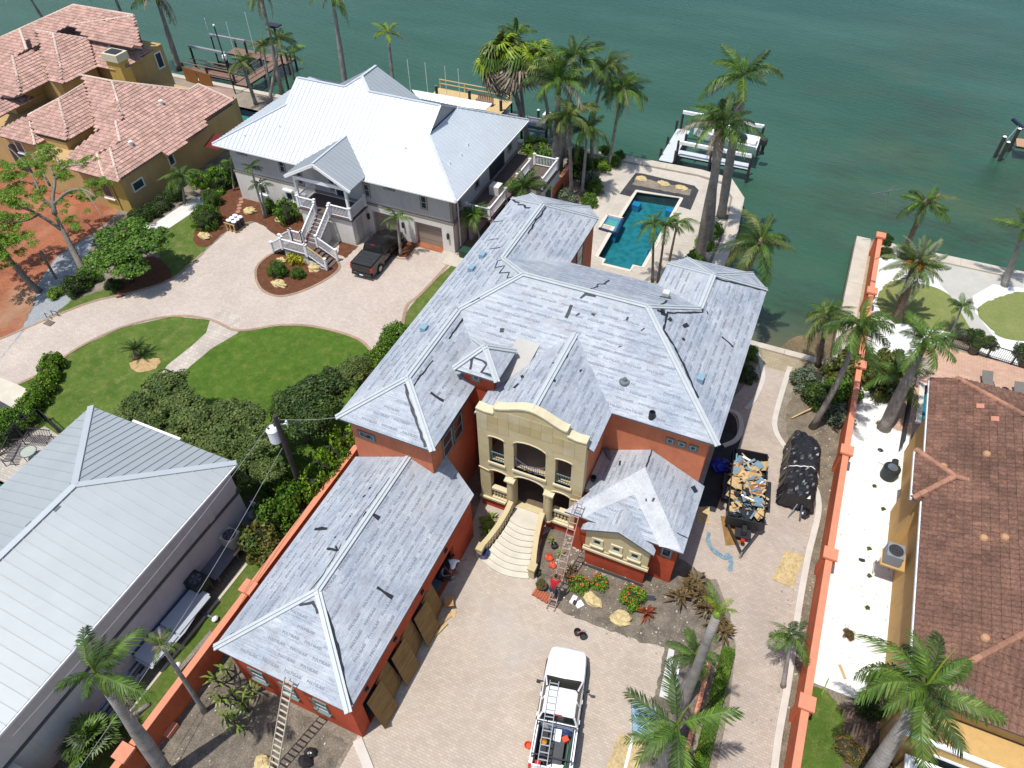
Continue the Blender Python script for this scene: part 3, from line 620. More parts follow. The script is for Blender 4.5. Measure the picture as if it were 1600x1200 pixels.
window(H0, (tx0+.4+.75,ty0+.4,8.8), .34, .55)
for x in (-2.62,-2.0,-1.37): window(H0, (x,26.05,6.75), .32, .32, frame=.08)
window(H0, (-12.9,40.2,6.1), 1.2, 1.9, 'x+', 2); window(H0, (-12.9,37.9,6.1), 1.2, 1.9, 'x+', 2)
window(H0, (-8.5,36.7,6.3), 1.6, 1.6, 'y+', 2)
# balcony beside the pool
MB().bx(-12.88,37.5,3.4,-11.9,40.6,3.6).build('balcony_slab', m_red, H0)
def rail(parent, pts, h=1., n=None, m=m_iron, t=.035, name='railing', gap=.13):
    mb = MB(); pts = [Vector(p) for p in pts]
    for a, b in zip(pts, pts[1:]):
        up = Vector((0, 0, h)); mb.beam(a+up, b+up, t*1.5, t*1.5); mb.beam(a+up*.1, b+up*.1, t, t)
        k = max(1, int((b-a).length/gap))
        for i in range(k+1):
            q = a+(b-a)*(i/k); mb.beam(q+up*.1, q+up, t*.6, t*.6)
    return mb.build(name, m, parent)
m_blk = mk('black_iron', (.02,.02,.024), .1, 3, .45, spec=.5)
rail(H0, [(-12.8,37.6,3.6),(-11.95,37.6,3.6),(-11.95,40.5,3.6),(-12.8,40.5,3.6)], m=m_blk)
# ================================================================ cast stone entrance front (y = 22.6), real openings
FX0, FX1, FY, FT = -12.35, -6.2, 22.6, .42; cx = -9.29
def arch(x0, x1, zb, zs, rise, n=8):
    w2 = (x1-x0)/2; c = (x0+x1)/2; return [(x0, zb), (x1, zb)]+[(c+w2*math.cos(math.pi*i/n), zs+rise*math.sin(math.pi*i/n)) for i in range(n+1)]
top = [(FX0, .95), (FX1, .95), (FX1, 8.62), (-6.75, 8.58), (-7.24, 8.68), (-7.24, 9.08)]
for i in range(0, 13):
    t = i/12; x = -7.35+(-11.23+7.35)*t; top.append((x, 9.02+.66*math.sin(math.pi*t)**1.6))
top += [(-11.34, 9.08), (-11.34, 8.6), (-11.85, 8.55), (FX0, 8.62)]
holes = [arch(-11.70,-10.80,4.50,6.62,.16), arch(-10.22,-8.36,4.50,6.66,.46), arch(-7.80,-6.90,4.50,6.60,.16),
         arch(-11.70,-10.62,1.0,3.55,.24), arch(-10.17,-8.41,1.0,3.6,.44), arch(-7.96,-6.88,1.0,3.55,.24)]
mb = MB(); plate(mb, top, holes, 0, FT, 0, lambda x, z, d: (x, FY+FT-d, z)); mb.build('entrance_front', m_stone, H0)
# ashlar blocks: 12 mm proud panels with open joints over the solid parts
mb = None; rng = random.Random(5)
def free(x0, x1, z0, z1):
    for X0, X1, a, b in ((-11.84,-10.66,4.3,6.95),(-10.38,-8.2,4.3,7.3),(-7.94,-6.76,4.3,6.95),(-11.75,-6.8,.9,4.25)):
        if x0 < X1 and x1 > X0 and z0 < b and z1 > a: return False
    return True
def topz(x):
    if x < -11.34 or x > -7.24: return 8.55
    t = (x+7.35)/(-11.23+7.35); return 9.0+.66*max(0, math.sin(math.pi*min(1, max(0, t))))**1.6
mb0 = MB().bx(-.01, -.012, -.01, .01, .012, .01)
xs = [FX0+.01+.615*i for i in range(11)]; zs = [.96+.62*i for i in range(15)]
m_blkA = [mk('stone_block_tone', rgb(c, .64), .10, 1.1, .85, bump=.12) for c in ((222,202,152), (226,208,162), (232,216,176), (216,194,142))]
for i in range(10):
    for j in range(14):
        x0, x1, z0, z1 = xs[i]+.006, xs[i+1]-.006, zs[j]+.006, zs[j+1]-.006
        if free(x0, x1, z0, z1) and z1 < min(topz(x0), topz(x1)):
            MB().bx(x0, FY-.014, z0, x1, FY-.001, z1).build('stone_block', rng.choice(m_blkA), H0)
# copings, arch mouldings, sills
def mould(pts, w, d, y0=FY-.015, name='moulding', m=m_stoneL, dz=0):
    mb = MB()
    for (xa, za), (xb, zb) in zip(pts, pts[1:]): mb.beam((xa, y0-d/2, za+dz), (xb, y0-d/2, zb+dz), d, w, up=(0, 1, 0)) if False else mb.add(
        [(xa,y0-d,za-w/2),(xb,y0-d,zb-w/2),(xb,y0-d,zb+w/2),(xa,y0-d,za+w/2),(xa,y0,za-w/2),(xb,y0,zb-w/2),(xb,y0,zb+w/2),(xa,y0,za+w/2)],
        [(0,1,2,3),(3,2,6,7),(0,4,5,1),(0,3,7,4),(1,5,6,2)])
    return mb.build(name, m, H0)
mb = MB(); tt = [p for p in top if p[1] > 8][::-1]
for (xa, za), (xb, zb) in zip(tt, tt[1:]):
    if abs(xb-xa) > .02: mb.add([(xa,FY-.06,za),(xb,FY-.06,zb),(xb,FY+FT+.05,zb),(xa,FY+FT+.05,za)]+[(xa,FY-.06,za+.09),(xb,FY-.06,zb+.09),(xb,FY+FT+.05,zb+.09),(xa,FY+FT+.05,za+.09)], [(4,5,6,7),(0,1,5,4),(1,2,6,5),(2,3,7,6),(3,0,4,7)])
mb.build('parapet_coping', m_stoneL, H0)
for X0, X1, s, r in ((-11.70,-10.80,6.62,.16),(-10.22,-8.36,6.66,.46),(-7.80,-6.90,6.60,.16)):
    a = arch(X0-.07, X1+.07, 0, s, r)[2:]; mould(a, .06, .05)
    MB().bx(X0-.08, FY-.1, 4.36, X1+.08, FY+.2, 4.5).build('window_sill', m_stoneL, H0)
mould([(FX0-.03, 3.74)]+arch(-11.76,-10.56,0,3.6,.26)[2:][::-1]+arch(-10.24,-8.34,0,3.64,.46)[2:][::-1]+arch(-8.02,-6.82,0,3.6,.26)[2:][::-1]+[(FX1+.03, 3.74)], .07, .06)
mould([(FX0-.05, .93), (-10.75, .93)], .16, .12, name='base_ledge'); mould([(-7.82, .93), (FX1, .93)], .16, .12, name='base_ledge')
wallbox(FX0+.06,FY+.03,0,-10.3,FY+FT,.85, m_red, 'base_wall'); wallbox(-8.28,FY+.03,0,FX1-.05,FY+FT,.85, m_red, 'base_wall')
for x in (-10.40, -8.03):
    MB().lathe((x, FY-.1, .95), [(.26,0),(.26,.1),(.22,.14),(.21,2.38),(.24,2.44),(.27,2.5),(.27,2.58)], 14).build('column', m_stone, H0)
    MB().bx(x-.3, FY-.36, 3.52, x+.3, FY+.1, 3.62).build('capital', m_stoneL, H0)
# loggia floors, back wall, side walls, ceiling
wallbox(FX0+.1,FY+FT,.85,FX1-.1,26.04,1.0, m_wood, 'porch_floor'); wallbox(FX0+.1,FY+FT,4.0,FX1-.1,26.04,4.2, mk('balcony_floor', rgb((206,180,150)), .1, 1, .8), 'balcony_floor')
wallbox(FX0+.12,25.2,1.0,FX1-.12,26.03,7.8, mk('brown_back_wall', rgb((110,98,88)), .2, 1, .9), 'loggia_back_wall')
wallbox(FX0+.02,FY+FT,0,FX0+.3,26.04,7.84, m_red, 'side_wall'); wallbox(FX1-.3,FY+FT,0,FX1-.02,26.04,7.84, m_org, 'side_wall'); wallbox(FX0+.3,FY+FT,7.6,FX1-.3,25.2,7.75, m_stoneL, 'loggia_ceiling')
for x in (-10.9,-9.3,-7.7): window(H0, (x,25.2,5.6), .8, 2.2, sash=2); window(H0, (x,25.2,2.2), .8, 2.2, sash=2)
for X0, X1 in ((-11.68,-10.82),(-7.78,-6.92)): rail(H0, [(X0,FY+.1,4.5),(X1,FY+.1,4.5)], .75)
# centre rail: a hanging curve with scrolled ironwork
mb = MB(); n = 14; c3 = [(-10.2+1.82*i/n, FY+.08, 5.45-.42*math.sin(math.pi*i/n)) for i in range(n+1)]
mb.tube(c3, .03, 6)
for x, y, z in c3: mb.beam((x, y, 4.52), (x, y, z), .02, .02)
for a0 in range(3):
    cc = Vector((cx+(a0-1)*.34, FY+.05, 4.78)); mb.tube([cc+Vector((math.cos(t*.7)*.04*t**.7, 0, math.sin(t*.7)*.04*t**.7)) for t in range(1, 14)], .016, 4)
mb.build('scrolled_railing', mk('violet_iron', rgb((108,104,128)), .1, 3, .5), H0)
m_bal = mk('baluster_stone', rgb((228,212,168)), .08, 3, .8)
def baluster(parent, x, y, z, h=.62, r=.085, m=None):
    return MB().lathe((x, y, z), [(r*.75,0),(r*.75,.05),(r*.45,.09),(r*.6,h*.25),(r,h*.42),(r*.85,h*.55),(r*.42,h*.78),(r*.5,h*.86),(r*.75,h*.9),(r*.75,h)], 10).build('baluster', m or m_bal, parent)
for X0, X1 in ((-11.64,-10.62),(-7.84,-6.74)):
    wallbox(X0,FY-.02,1.0,X1,FY+.26,1.12, m_stoneL, 'balustrade_base'); wallbox(X0,FY-.04,1.86,X1,FY+.28,2.02, m_stoneL, 'balustrade_top')
    for i in range(5): baluster(H0, X0+.13+i*(X1-X0-.26)/4, FY+.12, 1.12, .74, .095)
# flared steps
ns = 9; m_base = .95
for i in range(ns):
    t = i/(ns-1.); z1 = .97-i*.105-.02; y1 = 23.03 if i == 0 else 22.35-.78-(i-1)*.29; y0 = 22.35-.78-i*.29+.0; wl = -10.08-.62*(t**1.5); wr = -8.42+.62*(t**1.5)
    pts = [(wl, min(y1,22.35)), (wr, min(y1,22.35))] if i else [(-10.16, y1), (-8.42, y1), (wr, 22.3)][:2]; k = 8
    pts += [(wr+(wl-wr)*j/k, y0-.26*t-.32*(.5+.5*t)*math.sin(math.pi*j/k)) for j in range(k+1)]
    mb = MB(); plate(mb, pts, [], -.02 if i == ns-1 else z1-.16, z1); mb.build('step', m_steps, H0)
def stairwall(sgn):
    path = []
    for j in range(13):
        t = j/12; path.append((cx+sgn*(.98+.62*t**1.6+.0*t), 22.25-2.85*t, 1.85-.98*t-.12*math.sin(math.pi*t)))
    mb = MB(); mbb = MB(); w = .15
    for a, b in zip(path, path[1:]):
        d = (Vector(b)-Vector(a)); s_ = Vector((-d.y, d.x, 0)).normalized(); A = Vector(a); Bv = Vector(b)
        for W, zt, zb, M_ in ((w, 0, -.13, mb), (w*.72, -.13, -9, mbb)):
            v = []
            for p in (A, Bv):
                for q in (-1, 1):
                    v += [(p.x+s_.x*W*q, p.y+s_.y*W*q, p.z+zt), (p.x+s_.x*W*q, p.y+s_.y*W*q, max(-.02, p.z+zb))]
            M_.add(v, [(0,4,6,2),(1,3,7,5),(0,1,5,4),(2,6,7,3),(0,2,3,1),(4,5,7,6)])
    mb.build('stair_coping', m_stone, H0); mbb.build('stair_side_wall', m_red if sgn > 0 else m_stone, H0)
    for j in range(1, 12):
        p = path[j]; 
        baluster(H0, p[0]-sgn*.14, p[1], max(.05, p[2]-.72), .56, .06)
    e = path[-1]; MB().bx(e[0]-.17, e[1]-.3, -.02, e[0]+.17, e[1]+.1, .86).bx(e[0]-.22, e[1]-.35, .86, e[0]+.22, e[1]+.15, .98).build('newel_post', m_stone, H0)
stairwall(-1); stairwall(1)
# ================================================================ low front wing
lx0, lx1, ly0, lyb = -6.75, -.26, 21.45, 26.04; lz0 = 3.95; lr = 5.57
apx = -3.5; apy = ly0+3.24
slope([(lx0,ly0,lz0),(lx1,ly0,lz0),(apx,apy,lr)], name='low_roof_slope'); slope([(lx1,ly0,lz0),(lx1,lyb,lz0),(apx,lyb,lr),(apx,apy,lr)], name='low_roof_slope')
slope([(lx0,ly0,lz0),(apx,apy,lr),(apx,lyb,lr),(lx0+.9,lyb,lz0+.45),(lx0+.9,22.9,lz0+.45)], name='low_roof_slope')
wallbox(-6.18,23.03,4.02,-5.3,26.04,4.36, m_fl, 'flat_roof_strip'); wallbox(-6.3,ly0+.45,0,-.56,26.03,3.87, m_red, 'low_wall')
MB().add([(-3.5,ly0+.02,lz0+.02+.0)]*0+[(-6.5,21.5,3.985),(-5.4,22.55,4.51),(-3.62,24.45,5.5),(-3.3,24.45,5.5),(-.9,22.1,4.31),(-.35,21.5,3.985),(-1.5,21.5,4.0),(-3.5,23.5,5.0),(-5.4,21.6,4.05)], [(0,8,7,2,1),(7,6,5,4,3,2)]) .build('white_membrane', m_patch, H0) if False else None
# small front gable
gy = 20.95; gz = 3.62; gx0, gx1, gpk = -5.62, -1.62, -3.62; gt = 4.42
yb = 24.0
slope([(gx0,gy,gz),(gpk,gy,gt+.15),(gpk,22.9,gt+.15),(gx0,21.3,gz)], name='gable_roof_slope'); slope([(gpk,gy,gt+.15),(gx1,gy,gz),(gx1,21.3,gz),(gpk,22.9,gt+.15)], name='gable_roof_slope')
mb = MB(); plate(mb, [(gx0+.25,1.75),(gx1-.22,1.75),(gx1-.22,gz+.0),(gpk,gt),(gx0+.25,gz+.0)], [], 0, .55, 0, lambda x, z, d: (x, 21.75-d, z)); mb.build('gable_front', m_stone, H0)
wallbox(gx0+.3,21.25,0,gx1-.28,21.88,1.75, m_red, 'bay_wall'); wallbox(gx0+.15,21.08,1.6,gx1-.14,21.3,1.76, m_stoneL, 'ledge'); wallbox(gx0+.2,21.14,1.76,gx1-.18,21.21,1.92, m_stone, 'ledge')
for x in (-4.70,-3.62,-2.60): window(H0, (x,21.2,2.6), .42, .42, frame=.12, fm=m_stoneL, sill=m_stoneL)
window(H0, (-1.1,21.9,2.85), .5, .7, frame=.06)
# vents and membrane extras
m_pipe = mk('lead_pipe', rgb((120,128,130)), .1, 4, .5)
def roof_pt(u, v, poly):
    pl, n, a, b = facet_axes(poly); d = ray(u, v); t = (n.dot(pl[0])-n.z*CAMH)/n.dot(d); return d*t+Vector((0, 0, CAMH)), n
S_left = [A1, A2, A6]; S_main = [(-13.35,25.6,8), (-.2,25.6,8), B4]; S_right = [(-.2,25.6,8), R4_, B4]; S_back = [(-12.5,37.1,8), A4, B4][::1]; S_lr = [(-13.35,19.55,8), (-13.35,25.6,8), A2]
S_fl = [A1, (-13.35,19.55,8), A2]; S_gl = [(-12.56,22.75,8), G0, G1]; S_gr = [G0, (-5.84,22.75,8), G1]; S_rl = [(-6.62,37.1,8), B5, B6]; S_L4 = [L4_, A6, A5]
S_low = [(lx0,ly0,lz0),(lx1,ly0,lz0),(apx,apy,lr)]; S_lowR = [(lx1,ly0,lz0),(lx1,lyb,lz0),(apx,apy,lr)]; S_lowL = [(lx0,ly0,lz0),(apx,apy,lr),(apx,lyb,lr)]
m_blu = mk('pale_blue_cap', rgb((150,184,200)), .05, 2, .4)
for u, v, S, k in ((754,401,S_left,1),(737,422,S_left,1),(663,515,S_left,1),(1094,594,S_right,1),(1018,652,S_main,0),(976,596,S_main,2),(1040,463,S_back,3)):
    p, n = roof_pt(u, v, S)
    if k == 3: MB().bx(p.x-.2,p.y-.2,p.z-.2,p.x+.2,p.y+.2,p.z+.35).build('roof_vent', m_patch, H0)
    elif k == 2: MB().lathe(p-Vector((0,0,.05)), [(.3,0),(.28,.1),(.12,.14),(.1,.3)], 12).build('pipe_boot', m_pipe, H0)
    elif k == 0: MB().lathe(p-Vector((0,0,.1)), [(.17,0),(.17,.5),(.13,.5),(.13,.1)], 14).build('vent_pipe', m_tar, H0)
    else: MB().box(p+Vector((0,0,.12)), (.34,.46,.3), .0).build('roof_vent', m_blu, H0); 
# sealant smears lying on the slopes (measured against each slope)
def smear(S, pts, w=.12, parent=H0, rng=random.Random(8), m=m_tar, name='sealant_smear'):
    pl, n, a, b = facet_axes(S); q = [roof_pt(u, v, S)[0]+n*.014 for u, v in pts]
    pp = []
    for i in range(len(q)-1):
        k = max(1, int((q[i+1]-q[i]).length/.22))
        for j in range(k): pp.append(q[i].lerp(q[i+1], j/k)+a*rng.uniform(-.035, .035)+b*rng.uniform(-.035, .035))
    pp.append(q[-1]); V = []; Fs = []
    for i, p in enumerate(pp):
        d = (pp[min(i+1, len(pp)-1)]-pp[max(i-1, 0)]).normalized(); s_ = n.cross(d)*(w/2)*rng.uniform(.6, 1.35)
        V += [p+s_, p-s_, p+s_-n*.012, p-s_-n*.012]
    for i in range(len(pp)-1):
        o = 4*i; Fs += [(o, o+1, o+5, o+4), (o+2, o, o+4, o+6), (o+1, o+3, o+7, o+5)]
    return MB().add(V, Fs).build(name, m, parent)
Z = lambda ox, oy, k, L: [(ox+x/k, oy+y/k) for x, y in L]
T = lambda L: Z(700, 250, 3.2, L)
for S, L, w_ in (
    (S_left, T([(320,200),(355,215),(350,225),(380,225),(385,240),(410,240)]), .14), (S_left, T([(228,310),(275,303)]), .09), (S_left, T([(200,402),(250,393)]), .09), (S_left, T([(213,445),(262,437)]), .09),
    (S_left, T([(290,497),(250,503),(235,540),(282,530),(258,567),(310,560),(297,590),(345,578),(360,560)]), .1), (S_L4, T([(487,235),(470,270),(440,300),(420,340),(400,370)]), .1),
    (S_main, T([(615,725),(590,790)]), .2), (S_main, T([(660,690),(690,672),(740,682)]), .16), (S_main, T([(715,768),(735,776)]), .14), (S_main, T([(648,768),(652,776)]), .2), (S_main, T([(890,790),(902,796)]), .2), (S_main, T([(258,850),(280,852)]), .22), (S_main, T([(972,846),(976,850)]), .2), (S_main, T([(855,932),(860,936)]), .2),
    (S_back, T([(705,648),(745,635),(752,620),(778,622),(805,600)]), .12), (S_back, T([(1068,725),(1095,703)]), .12), (S_back, T([(1060,683),(1115,692)]), .3),
    (S_right, T([(1045,752),(1095,775),(1100,765),(1270,762),(1275,728)]), .13), (S_right, T([(1060,755),(1085,765)]), .55), (S_right, T([(1095,775),(1080,850),(1130,930),(1195,1060),(1225,1130),(1250,1190)]), .13),
    (S_right, T([(1330,590),(1420,612),(1590,655)]), .13), (S_right, T([(1368,882),(1425,935)]), .12), (S_right, T([(1175,835),(1200,822)]), .2), (S_right, T([(1105,790),(1118,805)]), .25), (S_right, T([(1170,890),(1184,902)]), .18),(S_right, T([(1292,762),(1300,764)]), .2),
    (S_lr, T([(75,790),(40,845),(5,895)]), .1), (S_left, T([(25,765),(45,745),(160,690)]), .1), (S_lr, Z(500,560,6,[(870,275),(940,165),(1060,20)]), .09), (S_lr, Z(500,560,6,[(1038,320),(1160,400)]), .16),
    (S_fl, Z(500,560,6,[(800,240),(840,400),(890,560),(940,700),(990,830)]), .16), (S_left, Z(500,560,6,[(210,498),(320,440)]), .1), (S_left, Z(500,560,6,[(360,425),(690,235)]), .08),
    (S_gr, T([(643,892),(570,1022)]), .08), (S_gr, T([(660,1052),(666,1056)]), .2), (S_gr, T([(525,1100),(538,1106)]), .2), (S_gl, T([(365,1085),(378,1080)]), .26), (S_gl, T([(330,1140),(352,1118)]), .16), (S_gl, T([(522,1012),(530,1016)]), .12),
    (S_low, Z(900,620,4,[(435,630),(440,655)]), .1), (S_low, Z(900,620,4,[(486,635),(478,655)]), .1), (S_lowR, Z(900,620,4,[(728,560),(752,598)]), .26), (S_lowR, Z(900,620,4,[(632,848),(700,885)]), .06), (S_lowL, Z(900,620,4,[(278,400),(272,430)]), .1), (S_lowR, Z(900,620,4,[(440,440),(480,320)]), .07)):
    smear(S, L, w_)
for S, A, B in (((tx0,ty0),(tx1,ty0),Z(700,530,9.23,[(325,435),(345,300),(375,265),(550,340),(550,370),(490,470),(640,530)])),): smear([(*S,9.3),(*A,9.3),TA], B, .13)
# lighter membrane bands on the low roof
def band(S, pts, m=m_patch, parent=H0, name='white_membrane'):
    n = facet_axes(S)[1]; q = [roof_pt(u, v, S)[0]+n*.012 for u, v in pts]; return MB().add(q+[p-n*.01 for p in q], [tuple(range(len(q)))]+[(i, len(q)+i, len(q)+(i+1)%len(q), (i+1)%len(q)) for i in range(len(q))]).build(name, m, parent)
m_und2 = mk('fresh_membrane', rgb((206,209,212)), .14, 1.0, .7, fine=.1, bscale=9)
band(S_low, Z(900,620,4,[(12,685),(430,440),(655,965),(600,950),(520,935),(365,610),(150,700),(50,760)]), m_und2)
# ================================================================ garage annex
gx0_, gx1_, gy0_, gy1_, ge = -18.95,-11.6,7.8,20.04,4.2; gm = (gx0_+gx1_)/2; gr_ = ge+.5*(gx1_-gx0_)/2
GA = thing('garage', 'long red garage under membrane roof with plywood sheets leaning on it', 'garage', (-15.3,13.5,0), world=True)
K1, K2, K3, K4 = (gx0_,gy0_,ge),(gx1_,gy0_,ge),(gx1_,gy1_,ge),(gx0_,gy1_,ge); KA = (gm,gy0_+3.675,gr_); KB = (gm,gy1_,gr_)
slope([K1, K2, KA], GA); slope([K2, (gx1_,20.35,ge), (-13.79,21.45,ge+1.09), (-13.79,gy1_,ge+1.09), KB, KA], GA); slope([K1, KA, KB, K4], GA)
batten(K1, KA, GA); batten(K2, KA, GA); batten(KA, KB, GA)
gw0, gw1 = gx0_+.3, gx1_-.22
mb = MB()
# walls with an open garage door bay at the far end of the court side
MB().bx(gw0, gy0_+.3, 0, gw1, gy0_+.55, 4.08).build('front_wall', m_red, GA); MB().bx(gw0, gy0_+.55, 0, gw0+.25, gy1_, 4.07).build('side_wall', m_red, GA)
MB().bx(gw0+.25, gy1_-.2, 0, gw1-.25, gy1_, 4.06).build('rear_wall', m_red, GA)
mb = MB(); plate(mb, [(gy0_+.55,0),(20.3,0),(20.3,4.05),(gy0_+.55,4.05)], [[(15.3,.02),(18.0,.02),(18.0,2.5),(15.3,2.5)],[(8.8,.02),(12.0,.02),(12.0,2.5),(8.8,2.5)],[(12.3,.02),(15.1,.02),(15.1,2.5),(12.3,2.5)]], 0, .25, 0, lambda y, z, d: (gw1-.25+d, y, z)); mb.build('door_wall', m_red, GA)
MB().bx(gw0+.3, gy0_+.6, .015, gw1-.25, gy1_-.25, .03).build('garage_floor', mk('garage_slab', rgb((120,128,130)), .15, 1, .7), GA)
MB().bx(gw0+.3, 15.2, .03, gw0+3.2, 19.4, 2.2).build('stored_shelving', m_dark, GA)
for x in (-17.35,-15.55,-13.75): 
    f = window(GA, (x,gy0_+.3,2.0), .75, 1.05, frame=.06, sash=2, sill=m_frm)
for y in (9.3,11.9,14.6,17.2): MB().lathe((gw1+.02, y, 3.1), [(.02,-.12),(.12,-.1),(.13,.1),(.04,.14)], 8).build('wall_lamp', m_blk, GA)
KS = [K1, K2, KA]; KR = [K2, K3, KA]; KL = [K1, KA, K4]; T2 = lambda L: Z(300,850,3.4286,L)
for S, L, w_ in ((KL, T2([(145,522),(300,440),(400,385),(590,280)]), .1), (KS, T2([(578,325),(650,312),(675,372)]), .14), (KR, T2([(705,330),(755,460),(790,600),(820,760),(852,865)]), .16), (KR, T2([(988,230),(1075,288)]), .18), (KL, T2([(720,25),(785,38),(770,10)]), .14),
                 (KL, T2([(630,255),(690,180),(760,70),(800,0)]), .06), (KL, Z(300,550,4,[(765,1105),(845,1105)]), .2), (KL, Z(300,550,4,[(1070,1030),(1085,1002),(1100,1005)]), .12), (KR, Z(300,550,4,[(1130,1012),(1172,1042)]), .2), (KL, Z(300,550,4,[(1105,848),(1118,850)]), .2), (KL, Z(300,550,4,[(960,1180),(1060,1020),(1130,930),(1230,790)]), .05),
                 (KL, Z(300,550,4,[(885,1165),(900,1155)]), .12), (KL, Z(300,550,4,[(985,1030),(993,1025)]), .12), (KL, Z(300,550,4,[(1070,905),(1085,895)]), .14)):
    smear(S, L, w_, GA)
# leaning plywood sheets
rng = random.Random(4)
for i, (y, dy) in enumerate(((8.85, .0), (10.0, .05), (11.15, -.06), (12.3, .04), (13.35, -.05), (14.45, .05))):
    b = Vector((gw1+(.8,.5,.76,.46,.74,.5)[i], y+dy, .02)); tp = Vector((gw1+(.12,.03,.1,.03,.1,.03)[i], y+dy+(.1,-.16,.14,-.1,.16,-.12)[i], 2.36)); d = (tp-b); s_ = Vector(((.05,-.12,.06,-.14,.1,-.1)[i], 1.2, 0)); nn = d.cross(s_).normalized()*.02
    o = MB().add([b, b+s_, tp+s_, tp, b+nn, b+s_+nn, tp+s_+nn, tp+nn], [(3,2,1,0),(4,5,6,7),(0,1,5,4),(1,2,6,5),(2,3,7,6),(3,0,4,7)]).build('plywood_sheet', m_ply)
    tag(o, 'weathered plywood sheet leaning on the garage wall, %s' % ('nearest the camera', 'second from the near corner', 'third from the near corner', 'third from the open doorway', 'second from the open doorway', 'right beside the open doorway')[i], 'plywood', 'plywood sheets leaning on the garage')
def ppt(u, v, kind, e0, z0, s):
    """pixel onto a roof plane rising from its eave: r faces +x, f faces the street, l faces -x, b faces the water"""
    nx, ny = {'r': (s, 0), 'f': (0, -s), 'l': (-s, 0), 'b': (0, s)}[kind]; n = Vector((nx, ny, 1)); o = Vector((e0, 0, z0)) if kind in 'rl' else Vector((0, e0, z0))
    d = ray(u, v); c = Vector((0, 0, CAMH)); return c+d*(n.dot(o-c)/n.dot(d))
# ================================================================ roof coverings
def tiles(poly, parent, m, tw=.30, tl=.37, amp=.055, name='roof_tiles', single=None, rng=random.Random(2)):
    """barrel tiles laid in courses; single = list that collects the first ones as objects of their own"""
    pl, n, u, v = facet_axes(poly); d = pl[0].dot(n); p2 = [(p.dot(u), p.dot(v)) for p in pl]
    umin = min(p[0] for p in p2); umax = max(p[0] for p in p2); vmin = min(p[1] for p in p2); vmax = max(p[1] for p in p2)
    V = []; Fs = []; prof = [(0, 0), (.22, .75), (.5, 1), (.78, .75), (1, 0)]
    r = 0; vv = vmin
    while vv < vmax:
        k = 0; uu = umin
        while uu < umax:
            if inside((uu+tw/2, vv+tl/2), p2):
                j = rng.uniform(-.006, .006); lo = .065+j; T_ = []
                for e, (vo, h) in enumerate(((-.03, lo), (tl, .012))):
                    for (a, b) in prof: T_.append(u*(uu+a*tw)+v*(vv+vo)+n*(d+h+b*amp))
                o = len(V); V += T_; V += [u*(uu+a*tw)+v*(vv-.03)+n*(d+.0) for a, b in (prof[0], prof[2], prof[4])]
                Fs += [(o+i, o+i+1, o+6+i, o+5+i) for i in range(4)]+[(o+10, o+11, o+2, o+1, o), (o+11, o+12, o+4, o+3, o+2)]
                if single is not None:
                    single.append((T_+V[-3:], (uu, vv)))
            uu += tw
        vv += tl; r += 1
    if single is None and V: MB().add(V, Fs).build(name, m, parent, smooth=False, kind='stuff')
def caps(a, b, parent, m, w=.26, L=.4, name='ridge_cap', stuff=True):
    """overlapping half round caps along a hip or ridge"""
    a = Vector(a); b = Vector(b); d = b-a; n = max(1, int(d.length/L)); dd = d.normalized(); s = dd.cross(Vector((0, 0, 1))).normalized(); upv = s.cross(dd).normalized(); V = []; Fs = []
    if upv.z < 0: upv = -upv
    for i in range(n):
        p = a+d*(i/n); q = a+d*((i+1.08)/n); o = len(V)
        for pt, k in ((p, 1.12), (q, .92)):
            for ang in (0, 45, 90, 135, 180): V.append(pt+s*(math.cos(rad(ang))*w/2*k)+upv*(math.sin(rad(ang))*w*.42*k+.03))
        Fs += [(o+j, o+j+1, o+6+j, o+5+j) for j in range(4)]+[(o+4, o+3, o+2, o+1, o), (o+5, o+6, o+7, o+8, o+9)]
    return MB().add(V, Fs).build(name, m, parent, kind='stuff' if stuff else None)
def panels(poly, parent, m, w=.42, seam=.035, name='roof_panel', thick=.05, offset=0):
    """standing seam sheets, each its own strip with the raised seam on one side"""
    pl, n, u, v = facet_axes(poly); d = pl[0].dot(n); p2 = [(p.dot(u), p.dot(v)) for p in pl]
    umin = min(p[0] for p in p2); umax = max(p[0] for p in p2); uu = umin+offset
    while uu < umax:
        q = clip(clip(p2, 0, uu+w-.004, True), 0, uu, False)
        if len(q) >= 3:
            mb = MB(); k = len(q)
            mb.add([u*a+v*b+n*(d+.012) for a, b in q]+[u*a+v*b+n*(d-thick) for a, b in q], [tuple(range(k))]+[(i, k+i, k+(i+1)%k, (i+1)%k) for i in range(k)])
            xs = []
            for i in range(len(p2)):
                (a0, b0), (a1, b1) = p2[i], p2[(i+1) % len(p2)]
                if (a0-uu-.01)*(a1-uu-.01) < 0: xs.append(b0+(b1-b0)*(uu+.01-a0)/(a1-a0))
            xs.sort()
            for b0, b1 in zip(xs[::2], xs[1::2]):
                if b1-b0 > .1: mb.beam(u*(uu+.01)+v*b0+n*(d+.03), u*(uu+.01)+v*b1+n*(d+.03), .028, seam+.02, up=n)
            mb.build(name, m, parent)
        uu += w
def metal(name, c, rough, seed=0, spec=.5):
    m = NT(name); v = m.pos(); c = rgb(c, .74); g = m.n('NewGeometry')
    a = m.mix(m.ramp(m.noise(v, .6, 4), [(.3, 0.), (.7, 1.)]), tuple(x*.95 for x in c), tuple(min(.88, x*1.04) for x in c))
    mr = m.n('MapRange'); m.l(g.outputs['Random Per Island'], mr.inputs[0]); mr.inputs[3].default_value = .96; mr.inputs[4].default_value = 1.03
    h = m.n('HueSaturation'); m.l(mr.outputs[0], h.inputs['Value']); m.l(a, h.inputs['Color']); m.col(h.outputs[0]); return m.fin(rough, .25, spec)
